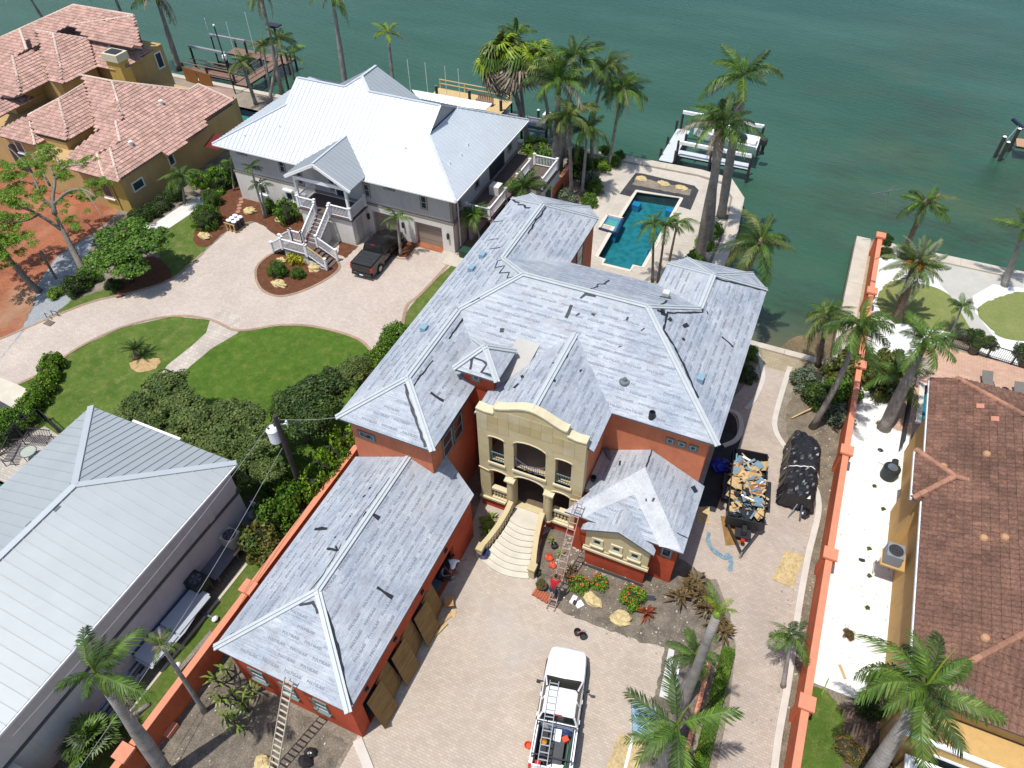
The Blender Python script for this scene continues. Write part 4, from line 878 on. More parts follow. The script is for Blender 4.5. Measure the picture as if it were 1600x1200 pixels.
m_wm = metal('white_standing_seam', (236,242,246), .32); m_wm_shade = metal('shaded_white_standing_seam', (190,197,200), .42)  # second tone: the same white metal with shade put into its colour
m_gm2 = metal('mid_grey_standing_seam', (190,196,197), .5)
m_wht = mk('white_trim', (.8, .8, .8), .03, 2, .5); m_greyw = stucco('pale_grey_siding', (206,205,202), .06, .74); m_cream = stucco('cream_stucco', (240,236,226), .06, .8); m_taupe = mk('taupe_trim', rgb((160,150,140)), .06, 2, .7)
m_garg = mk('taupe_garage_door', rgb((178,162,146)), .06, 2, .6); m_deck = mk('brown_composite_deck', rgb((112,96,90)), .15, 3, .75, bump=.2); m_yw = mk('raw_pine', rgb((222,184,116)), .12, 3, .7)
# ================================================================ white metal roofed house
W0 = thing('metal_roof_house', 'two storey pale house with bright white standing seam metal roof', 'house', (-37, 50, 0), world=True)
E1, E2, E3, E4 = (-48.65,44.1,5.6),(-24.65,44.1,5.6),(-24.65,58.9,5.6),(-48.65,58.9,5.6)
q1, q2 = (-43,48.3,8.33), (-29,48.3,8.33); r1, r2 = (-43,50.55,9.79), (-29,50.55,9.79); k1, k2 = (-43,53.5,8.33), (-29,53.5,8.33)
c1, c2, c3 = (-38.2,50.55,9.79), (-37,51.6,10.48), (-35.8,50.55,9.79)
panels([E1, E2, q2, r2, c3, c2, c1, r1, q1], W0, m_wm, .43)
panels([E2, E3, k2, q2], W0, m_wm, .43); panels([E4, E1, q1, k1], W0, m_wm, .43); panels([E3, E4, k1, r1, r2, k2], W0, m_wm_shade, .43)
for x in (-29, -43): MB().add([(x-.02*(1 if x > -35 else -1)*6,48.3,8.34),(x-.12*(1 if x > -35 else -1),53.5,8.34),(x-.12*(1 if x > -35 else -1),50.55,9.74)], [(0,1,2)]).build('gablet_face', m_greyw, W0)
bk = 53.9; panels([c2, (-37,bk,10.48), (-41.5,bk,8.0), (-41.5,51.6,8.0), c1][::-1], W0, m_wm_shade, .43) if False else None
panels([c2, (-37,bk,10.48), (-32.2,bk,7.9), (-33.5,52.6,8.6), c3], W0, m_wm_shade, .43); panels([c2, c1, (-40.8,53.0,8.4), (-41.6,bk,7.9), (-37,bk,10.48)], W0, m_wm_shade, .43)
panels([P(644,141,6.9),P(769,162,6.9),P(759,173,6.4),P(655,158,6.4)], W0, m_wm_shade, .43); wb(-34.5,57.2,2.9,-28.5,58.6,6.3,m_greyw,'rear_porch_wall') if False else None

def cap(a, b, parent, m, w=.22): a = Vector(a); b = Vector(b); return MB().beam(a+Vector((0,0,.03)), b+Vector((0,0,.03)), w, .06).build('ridge_flashing', m, parent)
for a, b in ((E1,q1),(q1,r1),(r1,c1),(c1,c2),(c2,c3),(c3,r2),(r2,q2),(q2,E2),(k2,E3),(c2,(-37,bk,10.48)),(k2,(-27.0,53.5,8.0)) ): 
    if b != (-27.0,53.5,8.0): cap(a, b, W0, m_wm)
def wb(x0,y0,z0,x1,y1,z1,m,name='wall',parent=None): return MB().bx(x0,y0,z0,x1,y1,z1).build(name, m, parent or W0)
wb(-47.6,44.8,2.95,-25.45,58.2,5.5,m_greyw,'upper_wall')
# ground storey with garage openings
mb = MB(); plate(mb, [(-47.65,0),(-25.4,0),(-25.4,2.75),(-47.65,2.75)], [[(-33.2,.02),(-30.6,.02),(-30.6,2.25),(-33.2,2.25)],[(-29.1,.02),(-26.5,.02),(-26.5,2.25),(-29.1,2.25)]], 0, .6, 0, lambda x, z, d: (x, 45.3-d, z)); mb.build('lower_wall', m_cream, W0)
wb(-25.9,45.301,0,-25.4,58.2,2.75,m_greyw,'lower_wall'); wb(-47.65,45.301,0,-47.1,58.2,2.75,m_cream,'lower_wall'); wb(-47.1,57.7,0,-25.9,58.2,2.75,m_greyw,'lower_wall')
wb(-47.75,44.68,2.76,-25.3,44.82,2.94,m_taupe,'band'); wb(-25.44,44.83,2.76,-25.3,58.2,2.94,m_taupe,'band'); wb(-25.6,44.74,2.95,-25.38,44.96,5.5,m_taupe,'corner_trim')
for x in (-33.2, -29.1):
    d = wb(x+.02,45.02,.02,x+2.58,45.1,2.24,m_garg,'garage_door')
    for i in range(1,4): MB().bx(x+.02,45.0,.02+i*.55,x+2.58,45.03,.05+i*.55).build('panel_joint', m_taupe, d)
    wb(x,44.3,.015,x+2.6,45.3,.03,MATS['terracotta_pavers'],'threshold')
for x in (-30.2,-25.9,-33.6): MB().bx(x-.08,44.5,1.4,x+.08,44.7,1.9).build('wall_lantern', m_blk, W0)
for u, v in ((439,254),(470,283),(573,297),(662,316),(520,288)):
    p = HY(u, v, 44.8); window(W0, (p.x, 44.8, max(3.7,min(p.z,4.5))), .5, 1.15, sash=2, fm=m_taupe, name='window')
window(W0, (-31.2,44.8,4.9), .9, .3, fm=m_taupe); window(W0, (-46.2,44.8,4.9), .9, .3, fm=m_taupe)
for u, v in ((452,303),(410,293),(472,305)):
    p = HY(u, v, 44.7); f = window(W0, (p.x,44.7,1.6), .6, .8, fm=m_wht, sill=m_wht); MB().bx(p.x-.5,44.45,2.12,p.x+.5,44.7,2.3).build('hood', m_wht, f)
for y in (46.0,49.5,56.4): window(W0, (-25.4 if False else -25.45,y,4.3), .7, 1.3, 'x+', 2, fm=m_taupe)
MB().bx(-25.46,52.0,3.0,-25.36,55.0,5.2).build('sliding_door', m_glass, W0)
MB().tube([(-25.3,45.6,5.4),(-25.3,45.6,.2)], .06, 6).build('downspout', m_wht, W0)
for y0, y1, x in ((44.1,44.1,0),): MB().bx(-48.6,44.0,5.46,-24.6,44.09,5.58).build('gutter', m_wht, W0); MB().bx(-24.64,44.1,5.46,-24.55,58.9,5.58).build('gutter', m_wht, W0)
for u, v in ((437,199),(383,214),(634,233),(731,227),(721,243),(703,256)):
    p = ppt(u, v, 'r', -24.65, 5.6, .65) if u > 690 else ppt(u, v, 'f', 44.1, 5.6, .65)
    MB().lathe((p.x, p.y, p.z), [(.055,-.1),(.055,.22),(.03,.25)], 8).build('vent_pipe', m_wht, W0)
# side deck with white rails
dk = wb(-25.3,46.6,2.6,-22.9,57.6,2.78,m_deck,'side_deck'); wb(-25.2,47,0,-24.9,57,2.6,m_greyw,'deck_wall')
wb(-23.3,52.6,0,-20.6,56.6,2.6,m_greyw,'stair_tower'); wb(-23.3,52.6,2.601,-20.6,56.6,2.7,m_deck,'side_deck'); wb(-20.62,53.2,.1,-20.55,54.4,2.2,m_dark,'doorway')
for y in (47,50,): wb(-23.1,y,0,-22.9,y+.2,2.6,m_wht,'deck_post')
def wrail(parent, pts, h=1.0, m=m_wht, posts=True, gap=.14, top=None):
    pts = [Vector(p) for p in pts]; mb = MB(); up = Vector((0,0,h))
    for a, b in zip(pts, pts[1:]):
        MB().beam(a+up, b+up, .12, .06).build('handrail', top or m, parent); MB().beam(a+up*.12, b+up*.12, .07, .05).build('bottom_rail', m, parent)
        k = max(1, int((b-a).length/gap))
        for i in range(1, k):
            q = a+(b-a)*(i/k); MB_BAL(parent, q+up*.14, h*.83, m)
    if posts:
        for p in pts: MB().bx(p.x-.09,p.y-.09,p.z-.02,p.x+.09,p.y+.09,p.z+h+.08).bx(p.x-.12,p.y-.12,p.z+h+.08,p.x+.12,p.y+.12,p.z+h+.14).build('newel', m, parent)
BALM = {}
def MB_BAL(parent, q, h, m):
    key = (round(h, 2), m.name)
    if key not in BALM: BALM[key] = MB().bx(-.022,-.022,0,.022,.022,h).mesh('picket', m)
    o = put('picket', BALM[key], parent); o.location = q
wrail(W0, [(-25.1,46.7,2.78),(-23,46.7,2.78),(-23,50.0,2.78)]); wrail(W0, [(-23,52.5,2.78),(-23,55.3,2.78)]); wrail(W0, [(-20.8,52.8,2.72),(-20.8,56.4,2.72),(-23,56.4,2.72)])
MB().beam((-23,50,3.78),(-23,52.5,3.78),.1,.06).build('timber_rail', m_yw, W0)
for (x, y) in ((-24.2,50.6),):
    mb = MB().bx(x-.45,y-.45,2.79,x+.45,y+.45,3.6); o = mb.build('condenser', m_cream, W0)
# entrance porch
prL, prR, pry, pz = -39.35, -33.0, 41.95, 5.75; pm = (prL+prR)/2; pk = 7.45
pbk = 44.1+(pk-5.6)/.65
panels([(prL,pry,pz),(pm,pry,pk),(pm,pbk,pk),(prL,44.33,pz)], W0, m_wm_shade, .4); panels([(pm,pry,pk),(prR,pry,pz),(prR,44.33,pz),(pm,pbk,pk)], W0, m_wm_shade, .4); cap((pm,pry,pk), (pm,pbk,pk), W0, m_wm, .16)
for a, b in (((prL,pry,pz),(pm,pry,pk)), ((pm,pry,pk),(prR,pry,pz))): MB().beam(Vector(a)-Vector((0,.02,.12)), Vector(b)-Vector((0,.02,.12)), .1, .24).build('bargeboard', m_wht, W0)
MB().bx(prL+.5,pry+.35,5.35,prR-.5,pry+.5,5.65).build('porch_beam', m_wht, W0)
px0, px1 = -38.9, -33.7
for x in (px0+.12, px1-.12): MB().bx(x-.1,pry+.35,2.7,x+.1,pry+.55,5.36).build('porch_post', m_wht, W0)
wb(px0+.05,42.35,0,px1-.05,44.69,2.5,m_cream,'porch_base'); wb(px0-.1,42.2,2.5,px1+.1,44.79,2.66,m_deck,'porch_deck')
wrail(W0, [(px0,42.3,2.66),(-37.2,42.3,2.66)]); wrail(W0, [(-35.7,42.3,2.66),(px1,42.3,2.66),(px1,44.6,2.66)]); wrail(W0, [(px0,42.3,2.66),(px0,44.6,2.66)], posts=False)
window(W0, (-36.2,44.79,3.7), .9, 1.9, fm=m_wht); MB().bx(px1-.04,42.9,.1,px1-.0,43.8,2.1).build('side_door', m_greyw, W0)
# porch steps down to a landing and two flights
for i in range(8): wb(-37.1,42.2-.3*(i+1),2.48-.19*(i+1),-35.8,42.2-.3*i,2.54-.19*(i+1),m_deck,'stair_tread'); wb(-37.05,42.2-.3*(i+.97),0 if i == 7 else .3,-35.85,42.2-.3*(i+.93),2.48-.19*(i+1),m_wht,'riser')
wb(-38.3,38.4,.9,-35.8,39.8,1.0,m_deck,'stair_landing'); wb(-38.2,38.5,0,-35.9,39.7,.9,m_cream,'landing_base')
for i in range(5): wb(-35.8+.36*i,38.4,.82-.18*i-.06,-35.8+.36*(i+1),39.8,.82-.18*i,m_deck,'stair_tread')
wb(-35.8,38.42,0,-34.3,38.5,.5,m_cream,'stair_side')
for i in range(4): wb(-38.3-.32*(i+1),38.7,.78-.2*i-.06,-38.3-.32*i,39.7,.78-.2*i,m_deck,'stair_tread')
wrail(W0, [(-37.15,42.2,2.5),(-37.15,39.8,1.0)]); wrail(W0, [(-35.75,42.2,2.5),(-35.75,39.85,1.0),(-34.0,39.85,.1)]); wrail(W0, [(-38.3,39.8,1.0),(-37.2,39.8,1.0)]); wrail(W0, [(-38.3,38.45,1.0),(-35.9,38.45,1.0)])
wrail(W0, [(-35.8,38.42,1.0),(-34.1,38.42,.1)], top=m_yw); wrail(W0, [(-38.3,38.6,1.0),(-39.6,38.6,.15)]); wrail(W0, [(-38.3,39.75,1.0),(-39.6,39.75,.15)])
# ================================================================ terracotta tiled house (left)
m_tt = mk('blush_roof_tile', rgb((206,166,150)), .17, .9, .85, island=.2, fine=.2, bscale=14); m_tcap = mk('pale_ridge_tile', rgb((230,204,186)), .12, 2, .85, island=.12)
m_och = stucco('ochre_stucco', (214,180,124), .14, .72); m_oc2 = stucco('yellow_stucco', (228,194,110), .08, .66); m_gut = mk('grey_gutter', rgb((118,120,128)), .05, 2, .5); m_tbase = mk('tile_bed', rgb((120,70,56)), .2, 2, .9)
T0 = thing('terracotta_house', 'ochre house with rambling pinkish terracotta tiled roofs', 'house', (-64, 46, 0), world=True)
def roofpx(pts, kind, e0, z0, s=.42, parent=T0, m=m_tt, thick=.1, **kw):
    poly = [ppt(u, v, kind, e0, z0, s) for u, v in pts]; pl, n, u_, v_ = facet_axes(poly)
    slab([p-n*.02 for p in pl], thick).build('roof_slope', [m_tbase, m_gut], parent); tiles(poly, parent, m, **kw); return poly
def eave_y(u, v, kind, e0, z0, s=.42): p = ppt(u, v, kind, e0, z0, s); return p.y-(p.z-z0)/s
xr, zl = -54.6, 3.7
R_ = lambda u, v: ppt(u, v, 'r', xr, zl, .42)
roofpx([(185,282),(252,237),(261,245),(326,195),(320,189),(365,157),(310,132),(296,141),(175,127),(192,185),(181,190),(188,222),(172,232)], 'r', xr, zl)
ya = eave_y(172,232,'r',xr,zl); yb2 = eave_y(181,190,'r',xr,zl); yc = eave_y(175,127,'r',xr,zl)
roofpx([(185,282),(172,232),(152,241),(108,253),(114,266),(163,279)], 'f', ya, zl)
roofpx([(188,222),(181,190),(138,216),(106,243),(108,254),(152,241),(172,232)], 'f', yb2, zl)
roofpx([(175,127),(192,185),(181,190),(150,206),(148,197),(133,130),(123,117)], 'f', yc, zl)
slab([R_(310,132), R_(365,157), P(360,140,3.7)], .1).build('roof_slope', [m_tt, m_gut], T0)
for a, b in (((185,282),(172,232)),((188,222),(181,190)),((192,185),(175,127)),((175,127),(296,141)),((310,132),(365,157)),((296,141),(310,132))): caps(R_(*a), R_(*b), T0, m_tcap)
F_ = lambda u, v: ppt(u, v, 'f', yc, zl, .42); caps(F_(175,127), F_(123,117), T0, m_tcap)
F_ = lambda u, v: ppt(u, v, 'f', ya, zl, .42); caps(F_(163,279), F_(152,241), T0, m_tcap)
# entry wing, a little higher
xe, ze_ = -62.6, 4.5
R2 = lambda u, v: ppt(u, v, 'r', xe, ze_, .42)
roofpx([(107,218),(147,196),(142,165),(133,130),(118,138),(92,155)], 'r', xe, ze_)
ye = eave_y(92,155,'r',xe,ze_); F2 = lambda u, v: ppt(u, v, 'f', ye, ze_, .42)
roofpx([(107,218),(92,155),(45,180),(48,195),(57,208)], 'f', ye, ze_); roofpx([(45,180),(20,192),(0,200),(0,213),(55,227),(50,200)], 'f', ye-.4, ze_-.5); roofpx([(45,180),(55,227),(72,217),(57,208),(48,195)], 'r', xe-3.4, ze_-.5)
caps(R2(107,218), R2(92,155), T0, m_tcap); caps(R2(92,155), R2(133,130), T0, m_tcap, w=.2); caps(F2(92,155), F2(45,180), T0, m_tcap); 
pA = ppt(55,227,'r',xe-3.4,ze_-.5,.42); caps(pA, ppt(45,180,'r',xe-3.4,ze_-.5,.42), T0, m_tcap)
# upper storey roofs
zu, xu = 6.7, -68.4
U_ = lambda u, v, x=xu: ppt(u, v, 'r', x, zu, .42)
roofpx([(100,130),(122,120),(150,105),(145,77),(139,61),(110,55),(83,52)], 'r', xu, zu)
yu = eave_y(83,52,'r',xu,zu); roofpx([(100,130),(83,52),(57,48),(62,70),(68,95),(76,126)], 'f', yu, zu)
xv = -71.5; roofpx([(33,148),(78,126),(72,105),(66,78),(20,88)], 'r', xv, zu); yv = eave_y(20,88,'r',xv,zu); roofpx([(33,148),(20,88),(-12,108),(-12,150),(20,152)], 'f', yv, zu)
xw = -66.4; roofpx([(203,102),(239,77),(170,68),(176,93)], 'r', xw, zu); yw = eave_y(170,68,'r',xw,zu); roofpx([(203,102),(176,93),(170,68),(139,61),(145,77),(151,104),(182,108)], 'f', yw, zu)
roofpx([(224,72),(209,26),(115,10),(-12,66),(-12,108),(60,92),(170,88)], 'f', yu+6.5, zu-.2); roofpx([(222,75),(209,25),(110,39),(139,61),(170,68)], 'f', yu+4.5, zu+.5); roofpx([(209,24),(115,8),(32,45),(42,78),(60,70),(57,48),(83,52),(110,39)], 'f', yu+5.5, zu+1, .36)
roofpx([(31,46),(42,78),(20,88),(-12,108),(-12,64)], 'f', yv+3.5, zu+.4); roofpx([(-12,168),(38,157),(33,148),(0,150),(-12,152)], 'f', yv-1.2, zu-1.5); roofpx([(0,152),(36,148),(54,151),(0,182),(-12,184),(-12,150)], 'r', -71.2, 5.4)
for a, b, x in (((100,130),(83,52),xu),((33,148),(20,88),xv),((170,68),(176,93),xw)): caps(U_(*a, x), U_(*b, x), T0, m_tcap)
F3 = lambda u, v, y=yu: ppt(u, v, 'f', y, zu, .42); caps(F3(83,52), F3(57,48), T0, m_tcap); caps(U_(83,52), U_(139,61), T0, m_tcap, w=.2)
Fv = lambda u, v: ppt(u, v, 'f', yu+5.5, zu+1, .36); caps(Fv(209,24), Fv(115,8), T0, m_tcap); caps(Fv(115,8), Fv(-5,62), T0, m_tcap); caps(ppt(209,25,'f',yu+4.5,zu+.5,.42), ppt(110,39,'f',yu+4.5,zu+.5,.42), T0, m_tcap, w=.22); caps(ppt(31,46,'f',yv+3.5,zu+.4,.42), ppt(42,78,'f',yv+3.5,zu+.4,.42), T0, m_tcap)
def wt(x0,y0,z0,x1,y1,z1,m,name='wall'): return MB().bx(x0,y0,z0,x1,y1,z1).build(name, m, T0)
wt(-66,38.75,0,-55.1,54.3,3.58,m_och); wt(-58.2,38.65,0,-56.6,38.76,3.55,m_oc2,'bay_front'); wt(-56.3,38.62,0,-55.12,38.76,3.55,m_oc2,'bay_front')
wt(-69,54.3,0,-56,55.8,3.5,m_och); wt(-76,ye+.6,0,-63.3,52,4.3,m_och); wt(-78,ye+.1,0,-67.2,ye+.61,3.8,m_och); wt(-92,yv+.6,0,-72.3,yv+5,6.5,m_och); wt(-80,yu+.6,0,-69.1,yu+5,6.55,m_och); wt(-70,yw+.6,0,-67.0,58.4,6.35,m_och); wt(-98,yv-.6,0,-72.2,yv+3,5.0,m_och)
for (x, y, z, w_, h, f, pm_) in ((-55.1,40.2,2.2,1.2,.75,'x+',None),(-55.1,44.6,2.6,.6,1.3,'x+',None),(-67.0,57.4,5.0,.8,1.5,'x+',None)): window(T0, (x,y,z), w_, h, f, fm=m_wht)
window(T0, (-57.4,38.65,2.0), 1.0, 1.5, fm=m_och, sill=m_wht); window(T0, (-69.5,ye+.1,2.9), .9, 1.1, fm=m_wht, sill=m_wht)
for x, y in ((-65.2,ye+.6),(-70.5,ye+.1)):
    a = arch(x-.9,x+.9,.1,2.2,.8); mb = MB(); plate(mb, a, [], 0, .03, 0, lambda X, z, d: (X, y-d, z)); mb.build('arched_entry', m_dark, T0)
for i in range(4): MB().bx(-66.8-.0*i,ye-.35*(4-i)-.3,0,-62.8,ye-.35*(3-i)-.3,.12*(i+1)).build('entry_step', MATS['terracotta_pavers'], T0)
p = P(188,108,6.5)
MB().bx(p.x-.85,p.y-.6,2,p.x+.85,p.y+.6,7.5).build('chimney', m_oc2, T0); MB().bx(p.x-1.0,p.y-.75,7.5,p.x+1.0,p.y+.75,8.2).build('chimney_cap', mk('cream_cap', rgb((230,222,190)), .05, 2, .8), T0); MB().bx(p.x-.7,p.y-.5,8.2,p.x+.7,p.y+.5,8.28).build('chimney_flue', m_blk, T0)
for u, v in ((206,228),(253,164)):
    p = R_(u, v); MB().lathe((p.x,p.y,p.z-.05), [(.14,0),(.14,.4),(.2,.42),(.2,.5)], 10).build('roof_vent', m_wht, T0)
p = P(338,222,2.6); MB().add([(p.x-1.2,p.y-.6,2.2),(p.x+.5,p.y-.6,2.2),(p.x+.5,p.y+1.2,2.7),(p.x-1.2,p.y+1.2,2.7)], [(0,1,2,3)]).build('side_awning', mk('dark_red_awning', rgb((110,30,32)), .1, 2, .8), T0)
# ================================================================ grey metal roofed house (bottom left)
G_ = thing('grey_roof_house', 'low grey house with broad light grey standing seam roof', 'house', (-30, 5, 0), world=True)
gxr, gyb, gze = -24.0, 16.35, 5.4; gs = .33; gxl = -34.6; gax = (gxr+gxl)/2; gz_ = gze+gs*(gxr-gxl)/2; gay = gyb-5.3
pE, pB, pA_, pS = (gxr,gyb,gze), (gxl,gyb,gze), (gax,gay,gz_), (gax,-12,gz_)
panels([pE, pB, pA_], G_, m_gm2, .5); panels([(gxr,-12,gze), pE, pA_, pS], G_, m_gm2, .58); panels([pB, (gxl,-12,gze), pS, pA_], G_, m_gm2, .58)
for a, b in ((pE,pA_),(pB,pA_),(pA_,pS)): cap(a, b, G_, metal('pale_flashing', (210,216,218), .5) if 'pale_flashing' not in MATS else MATS['pale_flashing'], .34)
m_gw = stucco('warm_grey_stucco', (222,214,208), .08, .78)
MB().bx(gxl+.4,-10,0,-24.45,16.0,2.9).build('lower_wall', m_gw, G_); MB().bx(gxl+.4,-10,3.05,-24.45,16.0,5.28).build('upper_wall', m_gw, G_); MB().bx(gxl+.3,-10,2.9,-24.36,16.1,3.05).build('ledge', mk('dark_ledge', rgb((104,100,96)), .05, 2, .8), G_)
MB().bx(-24.46,13.6,3.05,-24.4,14.0,5.2).build('pilaster', m_gw, G_); MB().bx(gxr-.02,-12,gze-.14,gxr+.07,gyb,gze-.02).build('gutter', m_wht, G_)
MB().bx(-30,-6,0,-23.6,.5,2.8).build('terrace_wall', m_wht if False else mk('off_white_terrace', rgb((226,222,214)), .05, 1, .8), G_)
for u, v in ((119,757),(50,823),(90,797)):
    p = P(u, v, 6.9); MB().box((p.x,p.y,6.95), (.3,.34,.3)).build('roof_vent', m_pipe, G_)
MB().beam(P(208,658,5.35), P(282,687,5.35), .14, .14).build('white_fascia', m_wht, G_)
# ================================================================ tiled house at the right
m_rt = mk('brown_roof_tile', rgb((128,94,78)), .3, .7, .85, island=.2, fine=.3, bscale=9); m_rcap = mk('brown_ridge_tile', rgb((176,128,104)), .2, 2, .85, island=.25)
m_rw = stucco('mustard_stucco', (226,186,122), .12, .68)
Q0 = thing('tiled_house', 'mustard house under weathered brown barrel tile roof', 'house', (14, 28, 0), world=True)
re, rz0, rs = 10.35, 5.2, .38; yB = 38.35
def RP(x, y): return (x, y, rz0+rs*(x-re))
hp = ppt(1491,1047.5,'l',re,rz0,rs); yF = hp.y-(hp.x-re)
xs_ = (yB+11.6+re-yF)/2-.01
single = []
poly = [RP(re,yF), RP(re,yB), RP(11.6,yB+.0), RP(xs_,yB-(xs_-11.6)), RP(xs_,yF+(xs_-re))]
polyT = [RP(re,yF), RP(xs_,yF+(xs_-re)), RP(xs_,yB-(xs_-11.6)), RP(11.6,yB), RP(re,yB)]
slab([Vector(p)-Vector((0,0,.03)) for p in polyT], .12).build('roof_slope', [m_tbase, m_gut], Q0)
tiles(polyT, Q0, m_rt, .29, .37, .06, single=single)
front = [RP(re,yF), (xs_+8,yF,rz0), RP(xs_,yF+(xs_-re))]
slab([Vector(p)-Vector((0,0,.03)) for p in front], .12).build('roof_slope', [m_tbase, m_gut], Q0)
backp = [RP(11.6,yB), RP(xs_,yB-(xs_-11.6)), (xs_,yB+.4,rz0+.35)]
slab([Vector(p)-Vector((0,0,.03)) for p in backp], .12).build('roof_slope', [m_tbase, m_gut], Q0); tiles(backp, Q0, m_rt, .29, .37, .06)
m_odd = mk('new_pink_tile', rgb((216,150,124)), .1, 4, .85)
frt = []; tiles(front, Q0, m_rt, .29, .37, .06, single=frt)
def proj(p):
    q = Vector(p)-Vector((0,0,CAMH)); z = q.dot(CF); return 800+FPX*q.dot(CR)/z, 600+FPX*q.dot(CD)/z, z
allt = []
for L in (single, frt):
    for T_, uvp in L:
        u_, v_, z_ = proj(T_[2])
        allt.append((z_ if (-20 < u_ < 1620 and -20 < v_ < 1220) else 999, T_))
allt.sort(key=lambda a: a[0])
TF = [(i, i+1, 6+i, 5+i) for i in range(4)]+[(10, 11, 2, 1, 0), (11, 12, 4, 3, 2)]
for z_, T_ in allt[:300]:
    c = T_[2]; MB().add(T_, TF).build('roof_tile', m_rt, Q0)
mb = MB()
for z_, T_ in allt[300:]:
    mb.add(T_, TF)
mb.build('roof_tiles', m_rt, Q0, kind='stuff')
for u, v in ((1530,637),(1553,657)):
    p = ppt(u, v, 'l', re, rz0, rs); a = math.atan(rs); MB().box(p+Vector((0,0,.14)), (.38,.36,.05), rot=Matrix.Rotation(-a, 3, 'Y')).build('replacement_tile', m_odd, Q0)
caps(RP(11.6,yB), RP(xs_,yB-(xs_-11.6)), Q0, m_rcap, .3, .42); caps(RP(re,yF), RP(xs_,yF+(xs_-re)), Q0, m_rcap, .3, .42)
# little cross hip
b0, b1, bx_ = 28.6, 32.1, 9.85; bm = (b0+b1)/2; bh = (b1-b0)/2; bzz = 5.0
ap = (bx_+bh, bm, bzz+rs*bh*1.0); ap2 = (bx_+bh+1.6, bm, bzz+rs*bh)
for pg in ([(bx_,b1,bzz),(bx_,b0,bzz),ap], [(bx_,b0,bzz),(bx_+1.7,b0,bzz+.3),ap2,ap], [(bx_,b1,bzz),ap,ap2,(bx_+1.7,b1,bzz+.3)]):
    pg = [(p[0],p[1],p[2]+.18) for p in pg]
    slab([Vector(p)-Vector((0,0,.03)) for p in pg], .12).build('roof_slope', [m_tbase, m_gut], Q0); tiles(pg, Q0, m_rt, .29, .37, .06)
U = Vector((0,0,.18)); caps(Vector((bx_,b1,bzz))+U, Vector(ap)+U, Q0, m_rcap, .3, .4); caps(Vector((bx_,b0,bzz))+U, Vector(ap)+U, Q0, m_rcap, .3, .4); caps(Vector(ap)+U, Vector(ap2)+U, Q0, m_rcap, .3, .4)
def wq(x0,y0,z0,x1,y1,z1,m,name='wall'): return MB().bx(x0,y0,z0,x1,y1,z1).build(name, m, Q0)
wq(10.75,yF+.5,0,24,yB-1.5,5.05,m_rw); wq(10.3,b0+.4,0,10.751,b1-.4,4.95,m_rw,'bay_wall'); wq(14,yB-8,5.0,24,yB-.5,5.2,m_rw)
for y0, y1, x in ((yF,b0,re),(b0,b1,bx_),(b1,yB,re)): wq(x-.1,y0,rz0-.2 if x == re else bzz,x,y1,rz0-.05 if x == re else bzz+.16,m_wht,'gutter')
for u, v in ((1540,712),(1568,842),(1537,999),(1535,843),(1472,731)):
    p = ppt(u, v, 'l', re, rz0, rs); MB().lathe((p.x,p.y,p.z), [(.2,0),(.2,.16),(.15,.26),(.05,.3)], 10).build('roof_vent', mk('peach_vent', rgb((206,160,120)), .05, 2, .8) if 'peach_vent' not in MATS else MATS['peach_vent'], Q0)
# lower street-side part of that house: cream walls, white bands, tiled terrace
wq(11.3,yF-2.6,0,24,yF-1.4,2.3,m_rw,'garden_wall'); wq(11.2,yF-2.7,2.3,24,yF-1.3,2.42,m_wht,'wall_coping'); wq(10.8,yF-1.0,0,24,yF+.45,3.6,m_rw,'front_wall'); wq(10.7,yF-1.1,3.6,24,yF-.9,3.75,m_wht,'band'); wq(12.2,yF-1.06,2.6,14.5,yF-.95,2.75,m_wht,'band')
wq(12.3,yF-1.03,1.2,14.3,yF-.98,2.5,m_glass,'window'); wq(11.2,yF-4.4,0,24,yF-4.2,2.35,m_rw,'garden_wall'); wq(11.1,yF-4.5,2.35,24,yF-4.1,2.45,m_curb,'wall_coping'); wq(11.3,yF-9,1.6,24,yF-4.4,1.75,MATS['salmon_pavers'],'roof_terrace')
# ================================================================ orange boundary walls
def owall(pts, piers, label, h=1.75, w=.34, m=m_org2, top=m_salm, pw=.62):
    pts = [Vector((*p, 0)) for p in pts]; t = thing('boundary_wall', label, 'wall', pts[0], world=True)
    for a, b in zip(pts, pts[1:]):
        MB().beam((a.x,a.y,h/2-.2),(b.x,b.y,h/2-.2),w,h+.4).build('wall_panel', m, t); MB().beam((a.x,a.y,h+.03),(b.x,b.y,h+.03),w+.02,.06).build('coping', top, t)
    for x, y in piers: f = MB().bx(x-pw/2,y-pw/2,-.2,x+pw/2,y+pw/2,h+.12).build('pier', m, t); MB().bx(x-pw/2-.06,y-pw/2-.06,h+.12,x+pw/2+.06,y+pw/2+.06,h+.28).build('pier_cap', top, f)
    return t
wx = 7.02
owall([(wx,58.3),(wx,5)], [(wx,y) for y in (58.2,50.4,41.8,33.7,25.9,17.3)], 'long orange stucco wall running down the right side of the drive')
lx = -20.75
owall([(lx,-3),(lx,21)], [(lx,11.7),(lx,2.8)], 'orange stucco wall between the grey house and the red garage')
owall([(lx-.0,21),(-20.9,40),(-20.9,50)], [(-20.75,49.8)], 'orange wall behind the hedge left of the main house') ; owall([(-20.9,50.2),(-20.6,61)], [], 'orange garden wall climbing past the palms to the water', 1.6)
owall([(2.52,18.1),(2.56,-6)], [], 'low orange kerb wall beside the leaning palm trunks', .35, .2)
